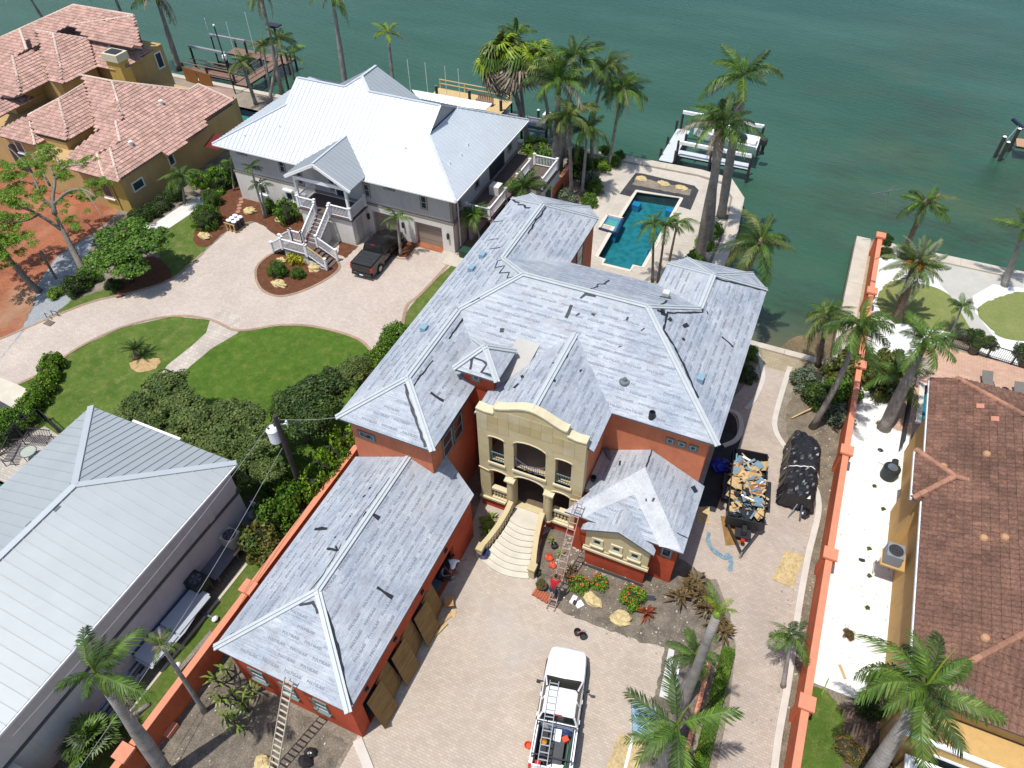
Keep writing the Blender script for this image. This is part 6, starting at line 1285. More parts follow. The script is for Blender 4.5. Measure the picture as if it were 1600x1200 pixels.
# half bare poinciana, limbs modelled one by one
def limbtree(label, base, limbs, tufts, r0, kind='tuft', name='poinciana_tree'):
    b = P(*base); t = thing(name, label, 'tree', b)
    for i, L_ in enumerate(limbs):
        pts = [P(u, v, z)-b for u, v, z in L_[1]]; n = len(pts); MB().tube(crom(pts, 3, False), [L_[0]*(1-.7*k/(3*(n-1))) for k in range(3*(n-1)+1)], 7).build('trunk' if i == 0 else 'limb', m_bark, t, smooth=True)
    for (u, v, z, s) in tufts:
        for k in range(7): o = put('leaf_tuft', BR.choice(LM[kind]), t); o.location = P(u, v, z)-b+V3((BR.gauss(0,.7)*s, BR.gauss(0,.7)*s, BR.gauss(0,.3)*s)); q = s*BR.uniform(.35,.62); o.scale = (q, q, q*.6); o.rotation_euler = (0, 0, BR.uniform(0, 6.28))
    return t
limbtree('half bare tree with twisting pale limbs in front of the ochre house', (141,443), [(.34, [(141,443,0),(118,400,1.8),(98,360,3.6),(86,335,4.6)]), (.22, [(86,335,4.6),(82,310,5.6),(86,280,6.6),(78,262,7.2)]), (.16, [(86,318,5.4),(105,300,6.2),(130,296,6.8),(150,308,6.8)]), (.15, [(84,325,5),(66,310,5.8),(58,290,6.6),(44,262,7.2)]), (.12, [(86,280,6.6),(100,262,7.2),(118,258,7.5),(130,258,7.6)]), (.10, [(78,290,6.3),(62,262,7),(48,240,7.6)]), (.16, [(98,360,3.6),(60,335,5),(30,322,6),(0,310,6.8)]), (.1, [(60,335,5),(40,345,5.4),(5,345,6)]), (.08, [(130,296,6.8),(148,320,6.2),(160,340,5.6)]), (.08, [(58,290,6.6),(30,280,7),(6,262,7.4)]), (.07, [(86,280,6.6),(92,250,7.5),(76,235,8)]), (.07, [(44,262,7.2),(24,240,7.8),(10,228,8)])],
    [(75,240,7.4,1.2),(42,250,7.2,1.1),(22,275,7,1.2),(5,300,6.6,1.6),(12,320,6.2,1.4),(132,255,7.5,.7),(58,262,7,1.),(95,270,6.8,1.),(60,300,6.4,1.1),(35,300,6.6,1.2),(150,290,6.6,.9),(120,315,5.8,1.),(48,322,5.8,1.),(104,278,6.6,.8),(5,350,5.6,1.3),(30,345,5.2,1.),(85,255,7.4,.8),(148,292,6.4,.7),(112,350,4.8,.8),(18,258,7.4,1.)], .3)
limbtree('second leaning tree cut by the left edge of the photo', (62,456), [(.3, [(62,456,0),(35,430,1.6),(15,405,3),(-10,385,4.2)]), (.15, [(15,405,3),(0,380,4.4),(-20,370,5)])], [(-5,405,4,1.5),(0,375,4.6,1.6),(10,420,3.2,.9),(-15,350,5.4,2)], .3)
# planting by the wall palms and the pool
for u, v, rx, h_, k, lb in ((850,262,2.0,1.6,'mid','shrubs filling the corner below the skirted palm'), (838,238,1.8,1.5,'bright','bright shrub behind the deck stair'), (862,300,1.4,1.1,'deep','dark shrub at the foot of the thick royal palm'), (905,270,1.6,2.6,'deep','tall dark shrub over the orange garden wall'), (918,290,1.3,1.4,'grey','grey leaved shrub beside the orange garden wall'), (940,262,1.2,1.1,'bright','yellow green shrub beside the curving palm'), (960,258,.9,1.1,'round','rounded shrub at the corner of the terrace'), (968,248,.8,.9,'round','rounded shrub nearest the seawall'), (929,302,1.0,1.5,'round','clipped ball shrub above the house corner'), (922,318,1.0,1.0,'mid','low shrub by the left edge of the terrace'), (884,312,1.3,.9,'grey','pale shrub behind the chamfered roof end'), (800,315,1.2,1.2,'bright','bright shrub below the side deck'), (770,330,1.2,1.1,'mid','shrub between the side deck and the roof'), (870,245,1.4,1.9,'grey','grey green shrub left of the orange garden wall'), (945,240,.8,.8,'mid','small shrub on the seawall corner')):
    bush(lb, (u, v), rx, rx, h_, k)
for i, (x, y) in enumerate(((-6.3,51.5),(-6.2,53.8),(-6.1,56),(-6.5,49.2),(-6.2,47))): bush(('third','fourth','farthest','second','nearest')[i]+' green hedge clump under the royal palms at the inlet', None, 1.0, 1.2, 1.1, 'bright' if i % 2 else 'mid', w=(x, y), rz=0, name='hedge', cat='hedge', group='hedge under the royal palms')
for u, v, rx, h_, k, lb in ((1168,555,.9,.8,'mid','shrub behind the right roof corner near the inlet'), (1166,590,.9,.9,'deep','dark shrub in the shaded bed beside the main house'), (1262,600,1.4,1.3,'grey','grey green shrub at the top of the side drive'), (1275,625,1.3,1.3,'deep','dark shrub below the pair of coconut palms'), (1318,590,1.7,2.0,'sea','broad leaved bush left of the orange wall'), (1310,625,1.5,1.6,'mid','green bush left of the orange wall above the tarp trailer'), (1300,650,1.4,1.2,'grey','grey green bush behind the tarp trailer'), (1368,600,1.9,2.0,'sea','tangled bush right of the orange wall in the pebbles'), (1385,575,1.2,1.6,'sea','thin bush beside the salmon deck corner'), (1340,560,1.2,1.2,'mid','bush where the orange wall meets the inlet'), (1380,380,.8,.9,'deep','small dark shrub at the end of the orange wall'), (1382,400,.7,.8,'deep','shrub under the grey date palm'), (1520,535,1.0,1.0,'deep','dark shrub left of the white gate'), (1545,540,.7,.7,'deep','shrub right beside the white gate'), (1597,556,.9,1.0,'deep','shrub right of the white gate'), (1498,528,.7,.7,'grey','flowering shrub along the pool fence')):
    bush(lb, (u, v), rx, rx, h_, k)
for u, v, rx, lb in ((1378,667,.45,'grass tuft at the foot of the pebble yard palm'), (1326,993,.38,'lone dry grass tuft in the white pebbles')): bush(lb, (u, v), rx, rx, .4, 'rust', name='grass_tuft', cat='grass tuft')
for i, (u, v) in enumerate(((1366,760),(1358,858),(1358,900),(1355,950),(1380,796))): bush(('seedling nearest the black condenser','seedling left of the wall mounted condenser','seedling just below the bracket shadow','lowest green seedling in the white pebbles','pale weed beside the mustard house')[i], (u, v), .16, .16, .14, 'mid', name='seedling', cat='seedling')
bush('tall clipped shrub by the mustard house corner, upper', (1364,1075), .62, .8, 1.8, 'round'); bush('dark clipped shrub by the mustard house corner, lower', (1358,1110), .8, .8, 1.5, 'deep'); bush('orange flowering shrub at the bottom of the right yard', (1322,1172), .9, .8, .6, 'rust'); bush('orange flowering shrub cut by the bottom edge', (1375,1195), .9, .8, .6, 'rust')
for i in range(7): bush(('top','second','third','fourth','fifth','sixth','bottom')[i]+' block of the low green hedge right of the leaning trunks', None, .3, .95, .75, 'hedgebright', w=(3.25, 18.2-i*1.9), rz=0, name='hedge', cat='hedge', group='low hedge along the side drive')
m_flw = mk('orange_flowers', rgb((236,96,50)), .1, 5, .6)
for (u, v, rx, h_, lb) in ((905,917,.62,.8,'flowering shrub nearest the worker on the ladder'), (936,914,.55,.7,'middle flowering shrub in front of the bay'), (987,938,.85,1.0,'largest flowering shrub in front of the bay')):
    t = bush(lb, (u, v), rx, rx, h_, 'bright'); mb = MB(); r_ = random.Random(u)
    for k in range(16):
        a = r_.uniform(0, 6.28); q = r_.uniform(.3, .9)*rx; mb.ball((math.cos(a)*q, math.sin(a)*q, h_*r_.uniform(.75, 1.1)), .05, 5, 3)
    mb.build('flowers', m_flw, t, kind='stuff')
# strap leaved cordylines, crotons, bromeliads
def strappy(label, px_, n, L, m, z0=0, cat='cordyline', name='cordyline', w=None, h=.5):
    p = V3((*w, 0)) if w else P(*px_, z0); t = thing(name, label, cat, p); r = random.Random(int(p.x*100)); 
    for i in range(n):
        a = r.uniform(0, 6.28); el = r.uniform(.1, 1.2); l = L*r.uniform(.7, 1.1); d = V3((math.cos(a)*math.cos(el), math.sin(a)*math.cos(el), math.sin(el))); s = V3((-math.sin(a), math.cos(a), 0))*.07*L
        o = V3((0, 0, h*r.uniform(.2, 1))); b = o+d*l*.55; e = b+V3((d.x, d.y, d.z-.9))*l*.45
        MB().add([o-s*.3, o+s*.3, b+s, b-s, e], [(0,1,2,3),(3,2,4)]).build('leaf_blade', m, t)
    MB().tube([(0,0,-.05),(0,0,h)], .05, 6).build('stem', m_dbark, t)
m_cord = leaf('bronze_blade', rgb((98,80,52)), rgb((128,108,66)), .45, .2); m_spk = leaf('green_blade', rgb((110,140,50)), rgb((150,168,80)), .45, .2); m_rblade = leaf('red_blade', rgb((130,54,34)), rgb((160,84,40)), .45, .2)
for i, (u, v) in enumerate(((1072,925),(1095,938),(1060,940),(1105,958),(1118,978),(1085,915),(1128,995))): strappy(('bronze cordyline at the corner of the red bay wall','second bronze cordyline beside the side drive','bronze cordyline nearest the bay wall foot','bronze cordyline above the lopped palm','bronze cordyline behind the lopped palm trunk','bronze cordyline spilling over the drive edge','lowest bronze cordyline near the palm crown')[i], (u, v), 30, .95, m_cord, h=.7)
strappy('red spiky bromeliad beside the big flowering shrub', (1008,960), 18, .85, m_rblade, name='bromeliad', cat='bromeliad', h=.2)
for u, v, lb, m_, n, L in ((766,815,'green spiky plant left of the stone steps, upper',m_spk,26,.9),(762,832,'green spiky plant left of the stone steps, lower',m_spk,22,.8),(862,848,'small green plant right of the steps',m_spk,12,.45),(876,868,'second small green plant behind the ladder',m_spk,12,.45),(884,905,'dark red plant behind the ladder worker',m_cord,22,.6),(893,892,'dark red plant against the red wall foot',m_cord,20,.6)): strappy(lb, (u, v), n, L, m_, name='spiky_plant', cat='plant', h=.3)
# thin heliconia patch behind the garage
for i, (u, v) in enumerate(((345,1072),(362,1060),(372,1098),(388,1112),(352,1100),(398,1085),(375,1140),(360,1130))): strappy(('upper left','upper middle','centre','lower right','left','right','bottom','lower left')[i]+' thin leafy stem in the bare bed below the garage', (u, v), 11, .8, m_spk, name='heliconia', cat='plant', h=1.2)
# ================================================================ vehicles
m_tyre = mk('tyre_rubber', (.02,.02,.02), .1, 5, .85); m_rim = mk('alloy_rim', rgb((190,192,194)), .05, 4, .3, metal=.6); m_chr = mk('chrome_trim', rgb((200,204,208)), .05, 4, .2, metal=.8)
m_tail = mk('red_lamp', (.45,.02,.02), .1, 5, .25); m_head = mk('clear_lamp', rgb((220,226,230)), .05, 5, .15); m_vg = mk('tinted_glass', (.014,.02,.018), .1, 2, .22, spec=.35); m_wpaint = mk('white_paint', (.82,.82,.82), .01, 1, .25, spec=.5, fine=0); m_bpaint = mk('black_paint', (.012,.012,.014), .01, 1, .12, spec=.6, fine=0)
m_bplas = mk('black_plastic', (.03,.03,.032), .1, 4, .6); m_alu = mk('aluminium', rgb((200,204,208)), .06, 5, .35, metal=.5); m_red_ = mk('red_plastic', rgb((200,40,36)), .08, 4, .5); m_ora = mk('orange_plastic', rgb((226,88,50)), .1, 4, .5)
def loft(mb, rings, mi=0, cap=True):
    o = len(mb.v); n = len(rings[0])
    for r_ in rings: mb.v += [tuple(p) for p in r_]
    for i in range(len(rings)-1):
        for k in range(n): k2 = (k+1) % n; mb.f.append((o+i*n+k, o+i*n+k2, o+(i+1)*n+k2, o+(i+1)*n+k)); mb.mi.append(mi)
    if cap: mb.f.append(tuple(o+k for k in range(n))[::-1]); mb.f.append(tuple(o+(len(rings)-1)*n+k for k in range(n))); mb.mi += [mi, mi]
    return mb
def pickup(label, loc, rz, paint, cover, L=5.9, cabf=1.15, cabr=-.95):
    t = thing('pickup_truck', label, 'pickup truck', loc, rz); W = 1.0; h = L/2; zr = 1.32
    def ring(y, w, zb, zt, crown=.03): return [(-w*.86,y,zb),(-w,y,zb+.16),(-w,y,(zb+zt)/2),(-w*.985,y,zt-.12),(-w*.93,y,zt),(0,y,zt+crown),(w*.93,y,zt),(w*.985,y,zt-.12),(w,y,(zb+zt)/2),(w,y,zb+.16),(w*.86,y,zb)]
    # nose and cab block
    mb = MB(); loft(mb, [ring(cabr,.99,.42,zr), ring(0,1.0,.42,1.3), ring(cabf,1.0,.42,1.27), ring(cabf+.5,1.0,.45,1.22,.07), ring(h-.7,.97,.48,1.17,.08), ring(h-.35,.93,.48,1.12,.09), ring(h-.15,.84,.5,1.04,.09), ring(h-.03,.66,.52,.94,.06), ring(h+.04,.45,.55,.84,.03)])
    mb.build('body', paint, t, smooth=False)
    # cargo bed: two sides, floor, front panel, tailgate
    mb = MB()
    for s in (-1, 1): mb.bx(min(s*.84,s*1.0),-h+.1,.45,max(s*.84,s*1.0),cabr-.012,zr)
    mb.bx(-.84,cabr-.07,.6,.84,cabr-.012,zr-.02); mb.build('bed_side', paint, t); MB().bx(-.839,-h+.12,.62,.839,cabr-.08,.72).build('bed_floor', m_bplas, t)
    for s in (-1, 1): MB().bx(min(s*.76,s*.838),-h+.2,.72,max(s*.76,s*.838),cabr-.08,zr-.05).build('bed_liner', m_bplas, t)
    tg = MB().bx(-.86,-h+.02,.55,.86,-h+.1,zr-.02).build('tailgate', paint, t); MB().bx(-.15,-h-.0,.98,.15,-h+.02,1.06).build('handle', m_bplas, tg)
    MB().bx(-.9,-h-.1,.36,.9,-h+.015,.54).build('rear_bumper', m_chr if paint is m_wpaint else m_bplas, t); MB().bx(-.16,-h-.112,.4,.16,-h-.1,.52).build('number_plate', m_wht, t); loft(MB(), [[(-.97,h-.42,.34),(-.97,h-.42,.56),(-.8,h-.42,.56),(-.8,h-.42,.34)],[(-.84,h-.08,.34),(-.84,h-.08,.56),(-.7,h-.16,.56),(-.7,h-.16,.34)],[(0,h+.1,.34),(0,h+.1,.56),(0,h-.05,.56),(0,h-.05,.34)],[(.84,h-.08,.34),(.84,h-.08,.56),(.7,h-.16,.56),(.7,h-.16,.34)],[(.97,h-.42,.34),(.97,h-.42,.56),(.8,h-.42,.56),(.8,h-.42,.34)]]).build('front_bumper', m_chr if paint is m_wpaint else m_bplas, t)
    MB().bx(-.5,h-.02,.56,.5,h+.02,.8).build('grille', m_bplas, t)
    for s in (-1, 1):
        MB().bx(min(s*.86,s*1.005),-h,.8,max(s*.86,s*1.005),-h+.14,1.2).build('tail_light', m_tail, t); MB().box((s*.76,h-.14,.8),(.3,.12,.18),-s*.6).build('headlight', m_head, t)
        mr = MB(); mr.beam((s*.98,cabf-.25,1.32),(s*1.2,cabf-.33,1.36),.06,.05); mr.box((s*1.2,cabf-.34,1.38),(.2,.1,.2)); mr.build('mirror', m_bplas if paint is m_wpaint else paint, t)
        for y in (-h+1.25, h-1.05):
            for k, (rr, ww, mm, nm) in enumerate(((.40,.26,m_tyre,'tyre'),(.24,.275,m_rim,'rim'))):
                mb = MB(); x = s*(.9); mb.tube([(x-ww/2,y,.4),(x+ww/2,y,.4)], rr, 18)
                if k == 0: wh = mb.build('wheel', mm, t)
                else: mb.build('rim', mm, wh)
            a = MB(); pts = [(s*1.004, y+math.cos(rad(q))*.47, .42+math.sin(rad(q))*.47) for q in range(0, 181, 20)]; a.tube(pts, .035, 5); a.build('wheel_arch', m_bplas, t)
        for y in (.35,-.6): MB().bx(min(s*1.0,s*1.03),y-.1,1.08,max(s*1.0,s*1.03),y+.1,1.12).build('door_handle', paint, t)
        for y in (cabf-.12,.0,cabr+.02): MB().bx(min(s*1.0,s*1.004),y-.008,.5,max(s*1.0,s*1.004),y+.008,1.25).build('door_gap', m_bplas, t)
        MB().bx(min(s*.86,s*1.06),-.85,.32,max(s*.86,s*1.06),1.0,.38).build('running_board', m_bplas, t)
    # greenhouse
    zb, zt = 1.3, 1.88
    def rr(w0, y0, y1, z, c): return [(-w0+c,y0,z),(-w0,y0+c,z),(-w0,y1-c*1.6,z),(-w0+c*1.6,y1,z),(w0-c*1.6,y1,z),(w0,y1-c*1.6,z),(w0,y0+c,z),(w0-c,y0,z)]
    yf0, yf1, yr0, yr1 = cabf+.12, cabf-.62, cabr+.04, cabr+.2
    loft(MB(), [rr(.93,yr0,yf0,zb-.04,.06), rr(.76,yr1,yf1,zt-.05,.08), rr(.70,yr1+.06,yf1-.08,zt,.08)]).build('cab', m_vg, t)
    roof = loft(MB(), [rr(.765,yr1-.0,yf1+.02,zt-.045,.08), rr(.72,yr1+.04,yf1-.04,zt+.015,.08), rr(.5,yr1+.25,yf1-.25,zt+.035,.05)]).build('roof', paint, t)
    for s in (-1, 1):
        for (ya, yb_) in ((yf0-.02,yf1+.02),(yr0+.02,yr1)): MB().beam((s*.915,ya,zb-.02),(s*.755,yb_,zt-.03),.075,.055).build('pillar', paint, t)
        MB().beam((s*.925,.02,zb-.02),(s*.765,0,zt-.03),.1,.03).build('pillar', m_bplas if paint is m_bpaint else paint, t)
    MB().bx(-.18,yr1-.03,zt-.05,.18,yr1+.03,zt+.0).build('brake_light', m_tail, t)
    if cover:
        cl = (-h+.12, cabr-.06); n = 4
        for i in range(n): a = cl[0]+(cl[1]-cl[0])*i/n; b = cl[0]+(cl[1]-cl[0])*(i+1)/n-.02; MB().bx(-.9,a,zr+.0,.9,b,zr+.04).build('bed_cover_panel', mk('cover_vinyl', (.03,.03,.034), .1, 2, .55) if 'cover_vinyl' not in MATS else MATS['cover_vinyl'], t)
    return t
bt = pickup('black crew cab pickup with folding bed cover parked by the white house garage', (-30.9,41.6,.0), rad(2), m_bpaint, True)
wt_ = pickup('white pickup with ladder rack and tools filling its bed on the court', (-3.58,12.9,.0), rad(12), m_wpaint, False)
# rack, ladder and load of the white pickup, in truck coordinates
TR = Matrix.Translation((-3.58,12.9,0)) @ Matrix.Rotation(rad(12), 4, 'Z')
def tw_(x, y, z): return TR @ V3((x, y, z))
rk = MB()
for y in (-1.15,-2.6): rk.beam((-.9,y,1.85),(.9,y,1.85),.05,.05); rk.beam((-.9,y,1.32),(-.9,y,1.85),.05,.05); rk.beam((.9,y,1.32),(.9,y,1.85),.05,.05)
for s in (-1, 1): rk.beam((s*.9,-2.6,1.85),(s*.9,-1.15,1.85),.04,.04)
o = rk.build('ladder_rack', m_blk, wt_)
def ladder(label, a, b, w, rungs, m, side=None, rl=.05, group=None, name='ladder'):
    a = V3(a); b = V3(b); d = b-a; t = thing(name, label, 'ladder', a, group=group); s = (side or d.cross(V3((0,0,1)))).normalized()*w/2
    for q in (-1, 1): MB().beam(s*q, d+s*q, .035, .085, up=d.cross(s)).build('side_rail', m, t)
    for i in range(rungs): p = d*((i+.6)/rungs); MB().beam(p-s, p+s, rl, .035).build('rung', m, t)
    for q in (-1, 1): MB().box(s*q, (.09,.09,.05)).build('foot', m_bplas, t)
    return t
ladder('aluminium ladder riding on the rack of the white pickup', tw_(-.35,-3.3,1.9), tw_(-.42,.75,1.96), .42, 13, m_alu)
def item(name, label, cat, mb, m, loc=(0,0,0), rz=0, group=None, smooth=False):
    o = mb.build(name, m, smooth=smooth); o.location = loc; o.rotation_euler = (0, 0, rz); return tag(o, label, cat, group)
r12 = rad(12)
item('tool_box', 'big dark grey lidded tool box in the white pickup bed', 'tool box', MB().bx(-.24,-.52,0,.24,.52,.4).bx(-.25,-.53,.4,.25,.53,.46).bx(-.03,-.1,.46,.03,.2,.464), mk('grey_case', (.06,.062,.065), .1, 3, .5), tw_(.22,-2.1,.73), r12)
item('cooler', 'white lidded box in the white pickup bed beside the orange box', 'box', MB().bx(-.15,-.25,0,.15,.25,.4).bx(-.17,-.27,.4,.17,.27,.46), m_wht, tw_(.1,-1.42,.8), r12)
item('orange_box', 'orange case with pale label in the white pickup bed', 'box', MB().bx(-.15,-.13,0,.15,.13,.4).bx(-.06,-.05,.4,.06,.05,.404), m_ora, tw_(.48,-1.5,.85), r12+.6)
item('folded_tarp', 'crumpled blue tarp behind the cab of the white pickup', 'tarp', MB().ball((0,0,.0), (.5,.2,.28), 12, 7, jit=.14, rng=random.Random(2)), mk('blue_tarp', rgb((40,70,120)), .3, 9, .5, bump=.5), tw_(.3,-1.15,.9), r12)
item('bucket', 'yellow and dark bucket in the white pickup bed under the ladder', 'bucket', MB().lathe((0,0,0), [(.14,0),(.17,.34),(.15,.34),(.13,.05)], 12), mk('yellow_bucket', rgb((206,150,40)), .1, 4, .5), tw_(-.5,-1.75,.73)); item('hose_coil', 'coiled hose at the tailgate of the white pickup', 'hose', MB().tube([(math.cos(i*.5)*.2,math.sin(i*.5)*.2,.02+i*.006) for i in range(34)], .022, 5), m_bplas, tw_(-.45,-2.55,.75))
item('red_jug', 'red fuel jug at the tailgate of the white pickup', 'fuel jug', MB().bx(-.13,-.1,0,.13,.1,.3).lathe((.06,0,.3), [(.03,0),(.03,.06)], 8), m_red_, tw_(-.6,-2.75,.9), r12); item('paper_bundle', 'white sheets piled at the tailgate of the white pickup', 'paper', MB().box((0,0,.1),(.5,.4,.04), .5).box((.2,.1,.16),(.4,.3,.03), -.3), m_wht, tw_(.15,-2.8,.95), r12)
item('tool_bundle', 'bundle of green and brown tool handles in the white pickup bed', 'tools', MB().beam((0,-.8,.2),(.1,.6,.35),.03,.03).beam((.08,-.8,.2),(.02,.5,.33),.03,.03).beam((.12,-.7,.24),(.14,.7,.3),.025,.025), mk('green_handle', rgb((40,110,80)), .1, 4, .5), tw_(.6,-2.1,.75), r12)
# debris trailer
t = thing('dump_trailer', 'black dump trailer heaped with torn roofing and plywood scraps', 'trailer', (2.1,29.3,0), rad(8)); mb = None
MB().bx(-1.0,-2.6,.55,1.0,2.6,.65).build('floor', m_blk, t)
for a in ((-1.05,-2.6,-.99,2.6),(.99,-2.6,1.05,2.6)): 
    MB().bx(a[0],a[1],.55,a[2],a[3],1.25).build('side_panel', m_blk, t)
    for i in range(7): y = -2.5+i*.83; s = -1 if a[0] < 0 else 1; MB().bx(min(s*1.05,s*1.09),y-.03,.55,max(s*1.05,s*1.09),y+.03,1.27).build('stake', m_blk, t)
MB().bx(-1.0,-2.62,.55,1.0,-2.56,1.3).build('front_panel', m_blk, t); MB().bx(-1.0,2.56,.55,1.0,2.62,1.35).build('rear_gate', m_blk, t)
for s in (-1, 1):
    MB().beam((s*.85,-2.6,.5),(0,-4.3,.5),.09,.12).build('drawbar', m_blk, t); f = MB().bx(min(s*1.06,s*1.4),-.95,.72,max(s*1.06,s*1.4),.95,.78).build('fender', m_blk, t)
    for y in (-.45,.45): wh = MB().tube([(s*1.12,y,.36),(s*1.36,y,.36)], .36, 16).build('wheel', m_tyre, t); MB().tube([(s*1.365,y,.36),(s*1.375,y,.36)], .18, 12).build('rim', m_rim, wh)
MB().bx(-.45,-3.3,.5,.45,-2.7,.56).bx(-.12,-3.2,.56,.12,-2.75,1.0).build('jack_plate', m_blk, t); MB().bx(-.1,-3.65,.56,.1,-3.45,.68).build('battery_box', m_red_, t); MB().lathe((0,-4.35,.0), [(.05,0),(.05,.6),(.03,.7)], 8).build('coupler', m_chr, t)
d = thing('debris_heap', 'heap of blue felt, torn plywood and black scraps inside the dump trailer', 'debris', (2.1,29.3,.66), rad(8)); r_ = random.Random(21)
m_bfelt = mk('blue_grey_felt', rgb((130,160,176)), .15, 4, .7); m_pl2 = mk('split_plywood', rgb((216,184,132)), .2, 3, .8); m_pl3 = mk('red_brown_ply', rgb((170,118,78)), .2, 3, .8)
MB().ball((0,0,.1), (.9,2.3,.45), 14, 8, jit=.12, rng=r_).build('heap_core', m_bplas, d)
for i in range(120):
    x = r_.uniform(-.85,.85); y = r_.uniform(-2.2,2.2); z = .28+.42*(1-(x/.95)**2)*(1-(y/2.4)**2)+r_.uniform(0,.12); m_ = r_.choice((m_pl2,m_pl2,m_pl2,m_pl3,m_bfelt,m_bfelt,m_tar,m_wht if i % 3 == 0 else m_pl2)); nm = {m_bfelt.name:'felt_scrap',m_tar.name:'black_scrap',m_wht.name:'white_scrap'}.get(m_.name,'board_scrap')
    rot = Matrix.Rotation(r_.uniform(0,6.28),3,'Z') @ Matrix.Rotation(r_.gauss(0,.35),3,'X') @ Matrix.Rotation(r_.gauss(0,.3),3,'Y'); MB().box((x,y,z), ((r_.uniform(.07,.14), r_.uniform(.6,1.2), .03) if i % 3 == 0 else (r_.uniform(.12,.3), r_.uniform(.2,.5), .02) if i % 3 == 1 else (r_.uniform(.35,.62), r_.uniform(.4,.8), .015)), rot=rot).build(nm, m_, d)
# tarp covered trailer
t = thing('covered_trailer', 'trailer load wrapped in shiny black plastic sheeting', 'trailer', (4.85,32.2,0), rad(3)); m_film = mk('black_film', (.018,.018,.02), .2, 2.5, .32, spec=.5, bump=.5, bscale=4)
mb = MB(); nx, ny = 14, 34; r_ = random.Random(5)
for j in range(ny+1):
    for i in range(nx+1):
        u = i/nx*2-1; v_ = j/ny*2-1; hgt_ = (1.5-.55*abs(u)**6)*(1-.5*max(0, v_-.55)*(1+u))+.09*math.sin(j*.9+i*.5)*math.cos(i*1.1)+r_.uniform(-.05,.05)+(.22 if -.05 < v_ < .5 else 0)-(.35*max(0,-.5-v_))
        if i in (0, nx): hgt_ = .25+r_.uniform(-.05,.1)
        if j in (0, ny): hgt_ = .3+r_.uniform(-.05,.1)
        mb.v.append((u*1.0*(1.06-.22*max(0,v_-.6)/.4-.04*abs(math.sin(v_*5))+(.12 if hgt_ < .4 else 0)*abs(math.sin(j*1.9)))+r_.uniform(-.03,.03), v_*2.75+r_.uniform(-.03,.03), hgt_))
for j in range(ny):
    for i in range(nx): a = j*(nx+1)+i; mb.f.append((a, a+1, a+nx+2, a+nx+1)); mb.mi.append(0)
mb.build('plastic_sheet', m_film, t, smooth=False)
for y, dz in ((1.2,1.52),(-.45,1.56),(-2.35,1.15)): MB().tube([(-1.02+2.04*i/10, y-.12*math.sin(i*.6)+(.03 if i % 2 else -.03), dz*(1-abs(i/5-1)**4*.45)+.03) for i in range(11)], .028, 5).build('sheet_seam', m_wht if dz > 1.5 else m_gut, t)
MB().beam((.25,1.1,1.66),(.35,-3.5,.45),.09,.09).build('tongue_pole', mk('blue_black_steel', (.05,.06,.08), .1, 3, .4), t); MB().beam((.3,-2.2,1.1),(-.25,-3.35,.1),.06,.06).build('support_leg', m_pipe, t)
for s in (-1, 1): MB().tube([(s*.8,0,.3),(s*1.0,0,.3)], .3, 14).build('wheel', m_tyre, t)
MB().ball((.62,-2.9,.25), (.28,.3,.25), 9, 6, jit=.15, rng=r_).build('gathered_end', m_film, t)
# sheets lying on the ground
def board(name, label, corners, z, m, cat='plywood', th=.02): 
    o = MB().prism([P(u, v, z) for u, v in corners], z-th, z).build(name, m); return tag(o, label, cat)
board('plywood_sheet', 'yellowish plywood sheet lying alone on the side drive by the kerb', [(1228,859),(1257,868),(1238,919),(1206,905)], .04, m_pl2 if False else mk('yellow_plywood', rgb((208,184,134)), .16, 1.4, .8, fine=.2, bscale=8)); board('plywood_sheet', 'worn plywood sheet under the drawbar of the dump trailer', [(1126,806),(1140,808),(1165,850),(1134,852)], .035, m_ply); board('plywood_sheet', 'plywood sheet half in the shadow of the low roof', [(1090,792),(1109,791),(1108,819),(1088,815)], .035, MATS['yellow_plywood'])
board('plywood_stack', 'pale plywood stack at the bottom edge beside the blue wrapped shingles', [(968,1146),(1010,1161),(990,1215),(940,1215)], .14, MATS['yellow_plywood'], 'plywood', .1)
board('flashing_sheet', 'wide white flashing strip lying in the bed by the palms', [(1045,1013),(1054,1016),(1043,1092),(1030,1088)], .05, m_patch, 'flashing'); board('batten_strip', 'thin white batten beside the wide flashing strip', [(1060,1033),(1063,1034),(1060,1054),(1056,1053)], .05, m_wht, 'batten'); board('batten_strip', 'thin bluish batten nearest the leaning palm trunk', [(1057,1056),(1060,1057),(1055,1102),(1052,1101)], .05, m_bfelt, 'batten')
o = MB().prism([P(u,v,.0) for u,v in ((986,1100),(1024,1110),(1020,1160),(988,1148))], .0, .34).build('shingle_pallet', mk('blue_wrap', rgb((150,186,206)), .35, 6, .4, bump=.6, bscale=10)); tag(o, 'pallet of pale blue wrapped roofing beneath the long palm fronds', 'pallet')
board('batten_strip', 'long white batten across the pale plywood stack', [(988,1146),(992,1147),(976,1215),(971,1214)], .19, m_wht, 'batten')
